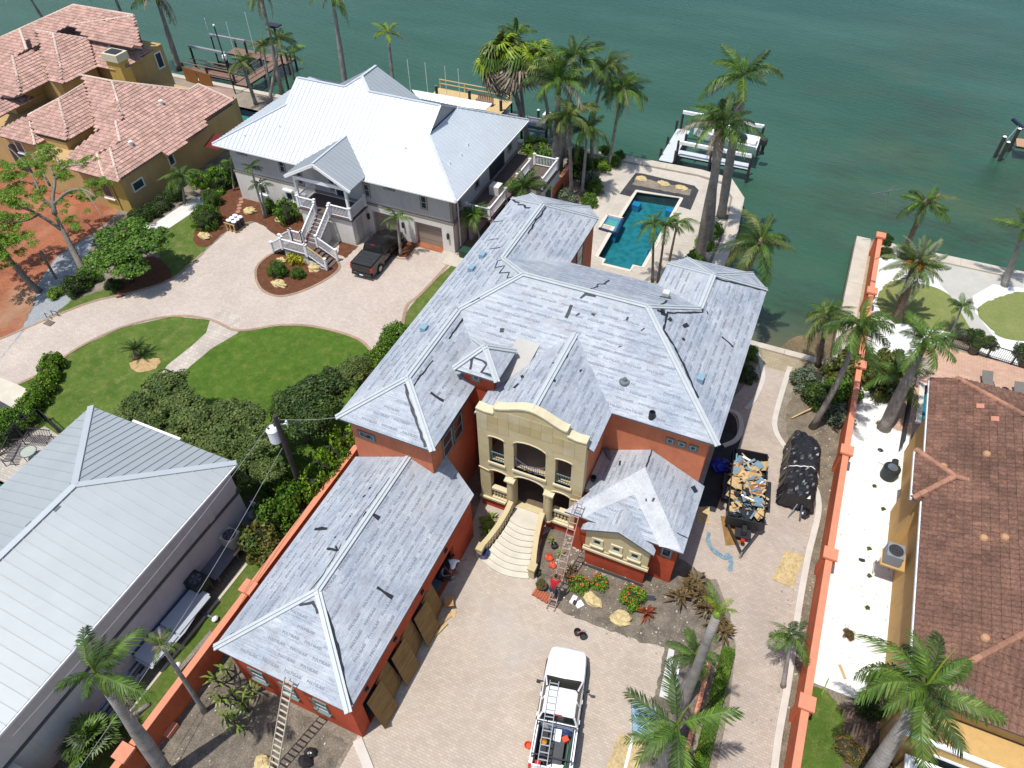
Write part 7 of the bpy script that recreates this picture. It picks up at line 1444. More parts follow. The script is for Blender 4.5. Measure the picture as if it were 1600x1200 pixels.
# blue membrane ribbon on the drive, little debris
pts = [P(u, v, .03) for u, v in ((1107,832),(1106,845),(1112,858),(1122,866),(1132,872),(1138,868),(1142,880),(1140,892))]; pts = crom(pts, 4, False); V = []; Fs = []; r_ = random.Random(3)
for i, p in enumerate(pts): dd = (pts[min(i+1,len(pts)-1)]-pts[max(0,i-1)]).normalized(); s = V3((-dd.y, dd.x, 0))*.11*r_.uniform(.7,1.3); V += [p+s+V3((0,0,r_.uniform(0,.14))), p-s+V3((0,0,r_.uniform(0,.05)))]
for i in range(len(pts)-1): Fs.append((2*i,2*i+1,2*i+3,2*i+2))
item('membrane_ribbon', 'twisted strip of pale blue membrane lying on the side drive', 'membrane', MB().add(V, Fs), m_bfelt)
item('blue_tarp', 'crumpled bright blue tarp under the right corner of the main roof', 'tarp', MB().ball((0,0,.25), (.55,.6,.45), 12, 8, jit=.16, rng=random.Random(6)), mk('royal_blue_tarp', rgb((24,50,170)), .3, 5, .45, bump=.5), (.25,30.9,0))
item('cardboard_box', 'open cardboard box on the court by the garage plywood', 'box', MB().bx(-.24,-.2,0,.24,.2,.42).add([(-.24,-.2,.42),(.24,-.2,.42),(.28,-.42,.5),(-.2,-.42,.5)], [(0,1,2,3)]), mk('cardboard', rgb((214,160,104)), .1, 3, .8), P(702,943,0), .5)
item('timber_offcuts', 'short stack of pine offcuts below the cardboard box', 'timber', MB().box((0,0,.05),(.22,1.0,.08),-.45).box((.12,-.5,.1),(.16,.9,.06),-.3).box((.3,.55,.03),(.3,.4,.03),.2), m_pl2, P(693,970,0))
def pot(label, px_, r, h, m, plant=None, name='plant_pot'):
    p = P(*px_, 0); t = thing(name, label, 'plant pot', p); MB().lathe((0,0,0), [(r*.7,0),(r*.95,h*.5),(r,h*.92),(r*1.08,h),(r*.88,h),(r*.85,h*.85)], 16).build('bowl', m, t, smooth=True); MB().lathe((0,0,h*.8), [(r*.86,0),(r*.5,.03),(.01,.05)], 12).build('soil', MATS['dark_soil'], t)
    if plant: o = put('foliage', LM[plant][0], t); o.scale = (r*1.2, r*1.2, r); o.location = (0,0,h)
    return t
m_bpot = mk('blue_glaze', rgb((60,66,120)), .15, 4, .25); m_gpot = mk('grey_pot', rgb((96,88,84)), .15, 4, .7)
pot('blue glazed pot at the left foot of the stone steps', (755,869), .34, .5, m_bpot); pot('small purple pot with a plant at the right foot of the steps', (838,898), .2, .25, m_bpot, 'deep'); pot('dark woven pot of dry twigs beside the spare roof tiles', (846,919), .3, .4, m_gpot, 'rust'); pot('round dark planter left of the white pool gate', (1518,552), .36, .7, m_gpot, 'deep'); pot('round dark planter at the right edge by the loungers', (1597,572), .36, .7, m_gpot, 'deep')
t = thing('tile_stack', 'row of spare terracotta tiles stacked by the dark woven pot', 'roof tiles', P(846,932,0), rad(-10))
for i in range(7): MB().tube([(-.42+i*.14,-.25+.03*(i%2),.12),(-.42+i*.14,.25,.12)], .075, 8).build('spare_tile', m_tt if False else mk('clay_tile', rgb((196,112,84)), .15, 4, .8) if 'clay_tile' not in MATS else MATS['clay_tile'], t)
def boulder(label, px_, rx, ry, h, seed, rz=0, c=None):
    r_ = random.Random(seed); p = P(*px_, 0); mb = MB(); o = mb.ball((0,0,h*.25), (rx,ry,h*.8), 11, 7, jit=.2, rng=r_).build('boulder', c or m_rock); o.location = p; o.rotation_euler = (0,0,rz); return tag(o, label, 'boulder')
m_rock = mk('golden_limestone', rgb((222,200,146)), .2, 2.5, .9, bump=.8, bscale=8, fine=.2)
boulder('tall golden boulder between the flowering shrub and the court edge', (970,968), .55, .45, .35, 4, .4); boulder('flat golden boulder behind the white folded boards', (926,938), .6, .35, .25, 5, -.4); boulder('golden boulder beside the near ladder, cut by the bottom edge', (414,1196), .5, .4, .4, 6); boulder('flat boulder in front of the large rounded shrub', (321,370), .7, .45, .35, 7); boulder('pale boulder right of the bag pallet', (392,331), .6, .5, .4, 8); boulder('pale boulder below the feathery little tree', (438,345), .55, .4, .35, 9); boulder('boulder at the front edge of the island bed', (436,445), .7, .4, .35, 10); boulder('boulder at the right edge of the island bed', (491,420), .5, .5, .4, 11); boulder('boulder behind the clipped shrubs in the island bed', (441,408), .5, .3, .3, 12)
for i, (u, v) in enumerate(((1002,279),(1037,287),(1064,294))): o = boulder(('left','middle','right')[i]+' pale stone slab in the bed behind the pool', (u, v), .62, .4, .16, 20+i, rad(-8))
for i, (u, v) in enumerate(((377,311),(377,316),(374,321),(374,326),(372,331))): tag(MB().lathe((0,0,.02), [(.24,0),(.22,.03)], 9).build('stepping_stone', mk('stepping_stone_red', rgb((190,140,116)), .15, 3, .85) if 'stepping_stone_red' not in MATS else MATS['stepping_stone_red']), ('first','second','third','fourth','last')[i]+' round stepping stone leading from the path to the bag pallet', 'stepping stone').location = P(u, v, .01)
# pallet of bags
t = thing('bag_pallet', 'pallet stacked with dark bags of mulch at the drive edge', 'pallet', P(371,356,0), rad(-2)); MB().bx(-.55,-.65,0,.55,.65,.14).build('pallet_base', m_yw, t)
for k in range(6):
    for i in range(2):
        for j in range(3): MB().ball((-.28+i*.56,-.42+j*.42,.22+k*.15), (.29,.22,.09), 8, 5).build('mulch_bag', m_wht if k == 5 else mk('grey_bag', rgb((84,80,86)), .15, 4, .5) if 'grey_bag' not in MATS else MATS['grey_bag'], t, smooth=True)
for x in (-.5,0,.5): MB().box((x*.9,-.74,.42),(.1,.05,.85)).build('pallet_slat', m_yw, t)
MB().box((0,-.75,.85),(1.2,.07,.08)).build('pallet_slat', m_yw, t)
# ladders leaning on the roofs
ladder('long aluminium ladder leaning on the front eave of the garage', (-14.75,4.9,0), (-14.6,7.85,4.75), .46, 17, mk('pale_ladder_rail', rgb((206,196,176)), .08, 4, .5), rl=.07)
ladder('aluminium extension ladder leaning on the low front wing', (-5.98,17.8,0), (-6.1,21.75,4.9), .42, 17, mk('rust_pink_ladder', rgb((196,160,150)), .1, 4, .5), rl=.05)
item('fallen_bags', 'two black rubbish bags on bare soil beside the long ladder', 'rubbish bag', MB().ball((0,0,.2), (.35,.3,.25), 9, 6, jit=.15, rng=random.Random(7)).ball((.25,.55,.18), (.33,.25,.22), 9, 6, jit=.15, rng=random.Random(8)), m_film, P(485,1185,0)) if False else None
for i, (u, v, s) in enumerate(((478,1192,.36),(486,1178,.3))): item('rubbish_bag', ('larger black rubbish bag at the foot of the long ladder','smaller black rubbish bag behind the larger one by the long ladder')[i], 'rubbish bag', MB().ball((0,0,s*.6), (s,s*.85,s*.7), 9, 6, jit=.15, rng=random.Random(7+i)), m_film, P(u, v, 0))
for i, (u, v) in enumerate(((902,990),(911,996))): item('rubber_bucket', ('left','right')[i]+' black rubber bucket of the pair in front of the white pickup', 'bucket', MB().lathe((0,0,0), [(.17,0),(.2,.28),(.17,.28),(.14,.06)], 12), m_bplas, P(u, v, 0))
item('hammer', 'pink handled tool lying between the two black buckets', 'tool', MB().beam((-.15,-.12,.3),(.15,.2,.34),.04,.04), mk('pink_handle', rgb((210,110,110)), .1, 4, .6), P(907,992,.0))
item('planter_bowl', 'orange bowl with yellow tools left of the white pickup tail', 'bowl', MB().lathe((0,0,0), [(.13,0),(.19,.2),(.15,.2),(.12,.05)], 14), m_ora, P(825,1166,0))
item('membrane_roll', 'grey roll of membrane on the flat roof strip', 'membrane roll', MB().tube([(-6.0,25.9,4.5),(-5.2,25.0,4.5)], .12, 10), mk('grey_roll', rgb((120,132,146)), .1, 4, .6)); item('roof_bucket', 'black bucket standing on the flat roof strip', 'bucket', MB().lathe((0,0,0), [(.14,0),(.17,.3),(.14,.3),(.12,.05)], 12), m_bplas, HY(923,745,23.9) if False else (-5.95,23.7,4.37))
for i, (u, v, a) in enumerate(((896,938,.2),(905,945,1.2))): item('foam_board', ('left','right')[i]+' white folded foam board on the soil beside the ladder foot', 'board', MB().box((0,0,.06),(.26 if i == 0 else .42,.52 if i == 0 else .36,.08)), m_wht, P(u, v, 0), a-.3)
item('black_pad', 'small black pad lying on the white foam boards', 'pad', MB().box((0,0,.13),(.2,.24,.05)), m_bplas, P(898,943,0))
for i, (u, v) in enumerate(((858,872),(863,884))): item('orange_bag', ('upper','lower')[i]+' crumpled orange bag on the soil right of the steps', 'bag', MB().ball((0,0,.1), (.22,.26,.16), 8, 5, jit=.35, rng=random.Random(40+i)), m_ora, P(u, v, 0))
item('garden_bucket', 'black bucket among the plants right of the steps', 'bucket', MB().lathe((0,0,0), [(.17,0),(.2,.3),(.17,.3),(.14,.06)], 12), m_bplas, P(866,855,0)); item('skirt_board', 'grey board leaning at the foot of the red bay corner', 'board', MB().box((0,0,.3),(.5,.05,.6)), m_gut, P(1015,938,0), .3)
item('white_board', 'white and black boards lying along the red bay wall', 'board', MB().box((-1.5,0,.05),(.6,.12,.06)).box((.3,.02,.05),(3.0,.14,.05)), m_bplas, (-3.6,21.1,0))
# ---------------------------------------------------------------- people
def skin(name, J, E, m, parent, sub=1):
    names = list(J); me = bpy.data.meshes.new(name); me.from_pydata([J[k][0] for k in names], [(names.index(a), names.index(b)) for a, b in E], []); o = bpy.data.objects.new(name, me); COL.objects.link(o)
    md = o.modifiers.new('s', 'SKIN'); md.use_smooth_shade = True
    for i, k in enumerate(names): r_ = J[k][1]; me.skin_vertices[0].data[i].radius = (r_, r_) if isinstance(r_, float) else r_
    me.skin_vertices[0].data[0].use_root = True; ss = o.modifiers.new('d', 'SUBSURF'); ss.levels = sub; ss.render_levels = sub
    dg = bpy.context.evaluated_depsgraph_get(); out = bpy.data.meshes.new_from_object(o.evaluated_get(dg)); bpy.data.objects.remove(o); out.materials.clear(); out.materials.append(m)
    for p in out.polygons: p.use_smooth = True
    return put(name, out, parent)
m_skin = mk('skin', rgb((166,112,84)), .06, 6, .6); m_hair = mk('dark_hair', (.015,.012,.01), .2, 20, .7)
def person(label, loc, rz, pose, shirt, pants, shoe, short=False):
    t = thing('person', label, 'person', loc, rz); J = {k: (V3(v), r_) for k, (v, r_) in pose.items()}
    E = [('pel','spi'),('spi','che'),('che','nck'),('nck','hd0'),('hd0','hd1')]
    for s in 'lr': E += [('pel',s+'hip'),(s+'hip',s+'kne'),(s+'kne',s+'ank'),(s+'ank',s+'toe'),('che',s+'sho'),(s+'sho',s+'elb'),(s+'elb',s+'wri'),(s+'wri',s+'pal')]
    for s in 'lr':
        w_ = J[s+'wri'][0]; p_ = J[s+'pal'][0]; d_ = (p_-w_).normalized(); sd = d_.cross(V3((0,0,1)))
        if sd.length < .1: sd = V3((1,0,0))
        sd.normalize()
        for k, (o_, l_) in enumerate(((-.03,.07),(-.01,.085),(.01,.08),(.03,.06))): J[s+'f%d' % k] = (p_+sd*o_+d_*l_+V3((0,0,-.02)), .009); E.append((s+'pal', s+'f%d' % k))
        J[s+'th'] = (w_+d_*.05+sd*.055, .011); E.append((s+'wri', s+'th'))
    body = skin('body', J, E, m_skin, t)
    K = {k: (v, (r_*1.22 if isinstance(r_, float) else r_)) for k, (v, r_) in J.items()}; mid = lambda a, b, f=.5: K[a][0].lerp(K[b][0], f)
    S = {'che': (K['che'][0], .165), 'spi': (K['spi'][0], .15), 'pel': (K['pel'][0], .155), 'col': (mid('che','nck',.6), .075)}; SE = [('che','spi'),('spi','pel'),('che','col')]
    for s in 'lr': S[s+'a'] = (K[s+'sho'][0], .075); S[s+'b'] = (mid(s+'sho',s+'elb',.75), .062); SE += [('che',s+'a'),(s+'a',s+'b')]
    skin('shirt', S, SE, shirt, t)
    B_ = {'pel': (K['pel'][0]+V3((0,0,-.02)), .15)}; BE = []
    for s in 'lr':
        f = .35 if short else .92; B_[s+'h'] = (K[s+'hip'][0], .105); B_[s+'k'] = (K[s+'kne'][0], .08); BE += [('pel',s+'h'),(s+'h',s+'k')]
        if not short: B_[s+'n'] = (mid(s+'kne',s+'ank',f), .062); BE.append((s+'k',s+'n'))
    skin('trousers', B_, BE, pants, t)
    for s in 'lr': a = J[s+'ank'][0]; b = J[s+'toe'][0]; skin('shoe', {'a': (a+V3((0,0,-.03)), .05), 'b': (b, .042)}, [('a','b')], shoe, t)
    h = J['hd1'][0]; n_ = J['hd0'][0]; ud = (h-n_).normalized(); fw = V3((0,1,0)); fw = (fw-ud*fw.dot(ud)).normalized(); hc = n_.lerp(h, .6)
    MB().ball(hc-fw*.02+ud*.035, (.092,.105,.1), 12, 8).build('hair', m_hair, t, smooth=True)
    MB().ball(hc+fw*.105, (.016,.02,.022), 6, 5).build('nose', m_skin, t)
    for s in (-1, 1): MB().ball(hc+fw*.092+V3((s*.034,0,.02)), (.012,.01,.01), 6, 4).build('eye', m_hair, t); MB().ball(hc+V3((s*.088,0,0)), (.015,.025,.032), 6, 4).build('ear', m_skin, t)
    MB().box(hc+fw*.098-ud*.05, (.045,.012,.01)).build('mouth', mk('lip', rgb((140,70,60)), .05, 4, .6) if 'lip' not in MATS else MATS['lip'], t)
    return t
def pz(**k): return k
m_rsh = mk('red_shirt', rgb((196,24,48)), .15, 5, .8, bump=.3); m_jean = mk('dark_jeans', rgb((44,52,70)), .15, 5, .85); m_bsh = mk('grey_blue_shirt', rgb((96,116,130)), .12, 5, .85); m_pk = mk('dull_pink_shirt', rgb((160,96,84)), .12, 5, .85)
# climbing: facing the ladder (+y)
person('worker in a red shirt climbing the extension ladder', (-6.05,18.05,.0), 0, dict(pel=((0,.18,1.55),.13), spi=((0,.22,1.78),.12), che=((0,.34,2.02),.15), nck=((0,.42,2.18),.055), hd0=((0,.46,2.24),.07), hd1=((0,.5,2.42),.085),
    lhip=((-.1,.18,1.5),.09), lkne=((-.14,.5,1.28),.06), lank=((-.13,.42,.86),.042), ltoe=((-.13,.62,.82),.035), rhip=((.1,.18,1.5),.09), rkne=((.14,.36,1.08),.06), rank=((.13,.12,.66),.042), rtoe=((.13,.34,.62),.035),
    lsho=((-.19,.36,2.06),.06), lelb=((-.28,.6,1.92),.042), lwri=((-.2,.82,2.06),.03), lpal=((-.18,.88,2.12),.035), rsho=((.19,.36,2.06),.06), relb=((.27,.62,2.1),.042), rwri=((.2,.9,2.3),.03), rpal=((.18,.96,2.36),.035)), m_rsh, m_jean, m_bplas)
person('person in a grey blue shirt and jeans sitting in the garage doorway', P(690,903,.05), rad(-75), dict(pel=((0,0,.5),.13), spi=((0,.03,.7),.12), che=((0,.1,.95),.15), nck=((0,.16,1.12),.055), hd0=((0,.2,1.18),.07), hd1=((0,.25,1.35),.085),
    lhip=((-.1,.02,.5),.09), lkne=((-.16,.45,.52),.06), lank=((-.14,.5,.1),.042), ltoe=((-.14,.7,.05),.035), rhip=((.1,.02,.5),.09), rkne=((.16,.45,.52),.06), rank=((.15,.55,.1),.042), rtoe=((.15,.75,.05),.035),
    lsho=((-.19,.1,.98),.06), lelb=((-.26,.2,.72),.042), lwri=((-.14,.4,.62),.03), lpal=((-.12,.46,.6),.035), rsho=((.19,.1,.98),.06), relb=((.26,.22,.72),.042), rwri=((.12,.42,.64),.03), rpal=((.1,.48,.62),.035)), m_bsh, m_jean, m_wht)
item('doorstep_crate', 'dark crate used as a seat in the garage doorway', 'crate', MB().bx(-.25,-.25,0,.25,.25,.36), m_bplas, P(690,903,.0)+V3((.0,.05,.03)))
person('person bending forward with bare arms beside the garage doorway', P(709,903,.05), rad(20), dict(pel=((0,0,.92),.13), spi=((0,.12,1.08),.12), che=((0,.36,1.2),.15), nck=((0,.5,1.24),.055), hd0=((0,.55,1.25),.07), hd1=((0,.7,1.3),.085),
    lhip=((-.1,0,.88),.09), lkne=((-.13,.1,.48),.06), lank=((-.14,-.02,.1),.042), ltoe=((-.14,.2,.05),.035), rhip=((.1,0,.88),.09), rkne=((.14,.16,.5),.06), rank=((.16,.2,.1),.042), rtoe=((.17,.42,.05),.035),
    lsho=((-.19,.38,1.2),.06), lelb=((-.34,.5,1.0),.042), lwri=((-.3,.7,.85),.03), lpal=((-.28,.76,.8),.035), rsho=((.19,.38,1.2),.06), relb=((.42,.44,1.12),.042), rwri=((.62,.56,1.05),.03), rpal=((.68,.6,1.02),.035)), m_wht, m_pk, m_bplas, short=True)
# ---------------------------------------------------------------- machines beside the houses
def condenser(label, loc, s, h, m, m2, rz=0, legs=0):
    t = thing('condenser', label, 'air conditioner', loc, rz); MB().bx(-s/2,-s/2,legs,s/2,s/2,legs+h).build('casing', m, t)
    mb = MB()
    for k in range(4): mb.tube([(math.cos(a*.5236)*s*(.1+.09*k), math.sin(a*.5236)*s*(.1+.09*k), legs+h+.035) for a in range(13)], .008, 4)
    mb.build('fan_guard', m2, t); f = MB().lathe((0,0,legs+h-.02), [(s*.44,0),(s*.44,.03),(s*.4,.03)], 20).build('fan_opening', m_blk, t)
    for k in range(5): a = k*1.2566; MB().add([(0,0,legs+h+.015),(math.cos(a)*s*.36,math.sin(a)*s*.36,legs+h+.015),(math.cos(a+.6)*s*.36,math.sin(a+.6)*s*.36,legs+h+.03)], [(0,1,2)]).build('fan_blade', m2, f)
    if legs:
        for x in (-1,1):
            for y in (-1,1): MB().bx(x*s*.42-.03,y*s*.42-.03,0,x*s*.42+.03,y*s*.42+.03,legs).build('leg', m_gut, t)
    return t
m_acw = mk('beige_casing', rgb((206,200,184)), .05, 3, .5); m_acg = mk('dark_green_casing', rgb((44,56,56)), .1, 3, .5); m_acs = mk('grey_casing', rgb((150,156,164)), .06, 3, .45)
condenser('beige condenser on a raised frame beside the grey roofed house', (-23.95,14.0,0), .85, .8, m_acw, m_gut, legs=.9); condenser('dark green condenser beside the grey roofed house', (-23.95,11.1,0), .9, .8, m_acg, m_gut, legs=.7)
t = thing('wall_condenser', 'grey condenser on a bracket high on the mustard wall', 'air conditioner', (10.0,26.85,2.0)); MB().bx(-.42,-.45,0,.42,.45,.8).build('casing', m_acs, t); MB().bx(-.5,-.55,-.12,.72,.55,-.02).build('bracket', m_rw, t)
mb = MB()
for k in range(5): mb.tube([(math.cos(a*.5236)*.09*k, math.sin(a*.5236)*.09*k, .83) for a in range(13)], .01, 4)
mb.build('fan_guard', m_gut, t); MB().lathe((0,0,.79), [(.38,0),(.38,.02)], 18).build('fan_opening', m_blk, t); rail(t, [(-.62,-.45,-.1),(-.62,.3,-.1)], .5, m=m_wht, gap=.4)
t = thing('round_condenser', 'round black condenser with white pipes on the pebble yard', 'air conditioner', (9.95,34.4,0)); MB().lathe((0,0,0), [(.48,0),(.5,.1),(.5,.85),(.44,.92),(.3,.9)], 18).build('casing', m_acg, t); MB().lathe((0,0,.9), [(.3,.02),(.1,.04)], 12).build('fan_opening', m_chr, t)
MB().tube([(-.9,-.3,.05),(-.9,.5,.05),(-.5,.5,.05),(-.5,-.3,.05),(-.9,-.3,.05)], .04, 6).tube([(-.2,.6,.6),(-.7,.8,.5),(-.8,.2,.1)], .04, 6).build('white_pipework', m_wht, t); MB().tube([(.3,.8,.2),(.3,1.3,.2)], .2, 10).build('pump', m_bplas, t)
t = thing('pool_equipment', 'grey pump and filter with pipes on the shelf behind the grey house', 'pool equipment', (-23.75,15.7,.9)); MB().lathe((0,0,0), [(.25,0),(.28,.1),(.28,.6),(.15,.8)], 14).build('filter_tank', m_gut, t); MB().tube([(-.5,.3,.1),(-.1,.3,.5),(.3,.3,.5),(.4,-.4,.3)], .05, 6).tube([(.1,-.7,.2),(.4,-.7,.5),(.4,.2,.6)], .05, 6).build('pipework', m_wht, t); MB().tube([(-.1,-.9,.2),(.3,-.9,.2)], .15, 10).build('pump', m_gut, t)
t = thing('equipment_shelf', 'long grey shelf with a timber edge carrying pool equipment', 'shelf', (-23.7,13.5,0)); MB().bx(-.75,-1.8,.78,.35,2.9,.86).build('shelf_top', m_gut, t); MB().bx(.3,-.2,.87,.42,2.6,.93).build('timber_edge', m_pl2, t)
for y in (-1.6,0,1.4,2.7): MB().bx(.2,y,0,.28,y+.08,.78).build('post', m_gut, t)
item('low_wall', 'white panel closing the end of the equipment shelf', 'panel', MB().bx(-.9,-.05,0,.6,.05,1.1), m_wht, (-23.8,16.6,0))
t = thing('covered_skiff', 'long white covered boat stored along the grey house wall', 'boat', (-23.55,8.7,0), rad(-2)); m_cov = mk('pale_cover', rgb((190,196,204)), .06, 1, .6)
loft(MB(), [[(-.1,-2.2,.3),(-.35,-2.2,.6),(-.6,-2.2,.8),(.6,-2.2,.8),(.35,-2.2,.6)],[(-.1,0,.2),(-.55,0,.5),(-.75,0,.85),(.75,0,.85),(.55,0,.5)],[(-.05,2.2,.35),(-.3,2.2,.6),(-.45,2.2,.9),(.45,2.2,.9),(.3,2.2,.6)]]).build('hull', m_cov, t)
MB().bx(-.7,-2.1,.86,.62,-.35,.93).build('cover_panel', m_cov, t); MB().bx(-.7,-.25,.86,.62,2.1,.95).build('cover_panel', m_cov, t); MB().bx(-.82,-2.1,.8,-.74,2.1,.98).build('gunwale', mk('navy_strip', rgb((60,80,120)), .1, 3, .5), t)
for y in (-1.4,1.4): MB().beam((-.9,y,.12),(1.3,y,.12),.1,.12).build('trestle', m_pl2 if False else m_gut, t); MB().ball((1.25,y,.2), (.16,.2,.14), 8, 5).build('bunk_wheel', m_wht, t)
tag(MB().beam((-22.15,6.9,.1),(-21.95,9.4,.1),.25,.18).build('timber_beam', m_bark), 'thick weathered timber beam on the grass beside the covered boat', 'timber')
t = thing('board_pile', 'pile of long grey boards behind the bottom left palm', 'boards', (-24.0,4.6,0), rad(2)); r_ = random.Random(6)
for i in range(12): MB().box((r_.uniform(-.5,.5), r_.uniform(-.4,.4), .08+.06*(i//4)+.02*(i%4)), (.14, r_.uniform(2.5,3.8), .05), r_.uniform(-.05,.05)).build('board', m_cov if i % 2 else m_gut, t)
tag(MB().bx(-.2,-.35,0,.2,.35,.32).build('salmon_block', m_salm), 'salmon painted block on the soil beside the orange wall', 'block').location = P(268,1142,0)
# ---------------------------------------------------------------- utility pole and wires
t = thing('utility_pole', 'dark utility pole with a white transformer drum above the hedge', 'utility pole', (-22.15,18.3,0)); MB().tube([(0,0,0),(.1,-.05,8.2)], [.19,.13], 10).build('pole', mk('creosoted_pole', rgb((78,70,66)), .25, 3, .9, bump=.5), t)
tr = MB().lathe((-.42,-.1,5.9), [(.05,0),(.3,.02),(.32,.1),(.32,.95),(.34,1.0),(.25,1.12),(.05,1.16)], 16).build('transformer', m_wht, t, smooth=False)
for x, y in ((-.5,-.25),(-.32,.05)): MB().lathe((x,y,7.05), [(.04,0),(.06,.05),(.04,.1),(.06,.15),(.03,.24)], 8).build('insulator', m_gut, tr)
MB().beam((-.1,0,6.3),(-.35,-.08,6.3),.1,.1).build('bracket', m_gut, t); MB().beam((.1,0,7.4),(.5,.2,7.5),.05,.05).lathe((.5,.2,7.4), [(.06,0),(.06,.3)], 8).build('cutout_fuse', m_wht, t)
def wire(label, a, b, sag, r=.014, group=None): a = V3(a); b = V3(b); o = MB().tube([a.lerp(b, i/16)-V3((0,0,sag*math.sin(math.pi*i/16))) for i in range(17)], r, 4).build('power_cable', mk('cable_grey', rgb((170,170,170)), .05, 3, .6) if 'cable_grey' not in MATS else MATS['cable_grey']); return tag(o, label, 'cable')
wire('upper cable running from the pole top along the grey wall', (-22.1,18.2,8.0), P(20,1150,8.6), .5); wire('lower cable running from the transformer toward the bottom left', (-22.2,18.1,5.6), P(100,1235,5.4), .6); wire('short service cable from the pole to the main house corner', (-22.05,18.25,7.9), (-18.8,20.2,7.6), .15)
# ---------------------------------------------------------------- docks, lifts and boats
m_dkw = mk('white_dock_boards', rgb((226,232,234)), .05, 3, .7); m_dkb = mk('brown_dock_boards', rgb((150,120,104)), .15, 2, .8); m_dkp = mk('new_pine_boards', rgb((226,196,140)), .08, 2, .75); m_pil = mk('dark_pile', rgb((72,70,64)), .25, 3, .9, bump=.4)
def deck(parent, x0, y0, x1, y1, z, m, along='x', pw=.16):
    mb = MB(); n = max(1, int(((x1-x0) if along == 'x' else (y1-y0))/pw))
    for i in range(n):
        if along == 'x': a = x0+(x1-x0)*i/n; mb.bx(a,y0,z-.05,a+(x1-x0)/n-.012,y1,z+random.uniform(-.004,.004))
        else: a = y0+(y1-y0)*i/n; mb.bx(x0,a,z-.05,x1,a+(y1-y0)/n-.012,z+random.uniform(-.004,.004))
    o = mb.build('deck_boards', m, parent, kind='stuff'); MB().bx(x0+.05,y0+.05,z-.22,x1-.05,y1-.05,z-.06).build('deck_frame', m_pil, parent); return o
def pile(parent, x, y, z1, r=.14, cap_=None):
    o = MB().tube([(x,y,-2.5),(x,y,z1)], r, 9).build('pile', m_pil, parent)
    if cap_: MB().lathe((x,y,z1), [(r*1.15,0),(.02,.12)], 9).build('pile_cap', cap_, o)
# boat dock by the pool terrace
D = thing('white_dock', 'white boarded L shaped dock with boat lift beyond the pool terrace', 'dock', (-13,66,0), world=True)
deck(D, -13.7,66.0,-12.35,73.0, .3, m_dkw, 'y'); deck(D, -12.34,67.55,-5.3,68.7, .3, m_dkw, 'x')
for x, y, z in ((-13.8,67,1),(-13.8,69.5,1),(-13.8,72.9,1.2),(-12.25,66.5,1.3),(-12.2,70.4,1.2),(-12.3,67.4,1.9),(-9.0,67.45,1.7),(-5.2,67.45,1.9),(-9.0,68.8,.8),(-5.3,68.8,.9),(-13.4,73.3,2.1),(-5.2,73.0,2.1)): pile(D, x, y, z, .13)
MB().beam((-12.3,67.45,1.75),(-5.2,67.45,1.75),.26,.3).build('lift_beam', m_wht, D); MB().beam((-13.4,73.1,2.1),(-5.2,73.1,2.1),.24,.3).build('lift_beam', m_wht, D)
for y in (-11.0,-7.0): MB().beam((y,68.9,.45),(y,72.9,.45),.15,.2).build('lift_cradle', m_gut, D)
B_ = thing('motor_boat', 'white open motor boat with black cover and outboard on the lift', 'boat', (-8.4,70.9,.55), rad(0))
def hull(parent, L, W, Hh, m):
    rings = []
    for i in range(9):
        t_ = i/8; w_ = W/2*(1-(t_**2.6)); zk = .0+Hh*.55*t_**3; rings.append([(L*(t_-.5),0,zk),(L*(t_-.5),-w_*.7,zk+.18*(1-t_)+.1),(L*(t_-.5),-w_,Hh*(1+.25*t_)),(L*(t_-.5),-w_*.86,Hh*(1+.25*t_)),(L*(t_-.5),-w_*.6,Hh*.45+zk*.5),(L*(t_-.5),w_*.6,Hh*.45+zk*.5),(L*(t_-.5),w_*.86,Hh*(1+.25*t_)),(L*(t_-.5),w_,Hh*(1+.25*t_)),(L*(t_-.5),w_*.7,zk+.18*(1-t_)+.1)])
    return loft(MB(), rings).build('hull', m, parent)
h_ = hull(B_, 6.4, 2.3, .95, m_wpaint); h_.rotation_euler = (0,0,math.pi)
MB().bx(-.6,-.45,.5,.5,.45,1.5).bx(-.5,-.5,1.5,.1,.5,1.9).build('console', m_wht, B_); MB().ball((1.2,0,1.0), (.9,.85,.5), 12, 7, jit=.08, rng=random.Random(2)).build('seat_cover', m_film, B_); MB().bx(2.3,-.7,.9,3.0,.7,1.05).build('stern_bench', m_wht, B_)
o = MB().box((3.65,0,1.1),(.75,.5,.6)).box((3.75,0,.4),(.3,.16,1.2)).box((3.75,0,-.1),(.45,.05,.3)).build('outboard_motor', m_bplas, B_)
for s in (-1,1): MB().tube([(-.4,s*.5,.9),(-.4,s*.5,2.0),(.4,s*.5,2.0),(.4,s*.5,.9)], .03, 6).build('top_frame', m_alu, B_)
MB().tube([(-.3,0,1.9),(-.35,0,4.2)], .015, 4).build('antenna', m_wht, B_)
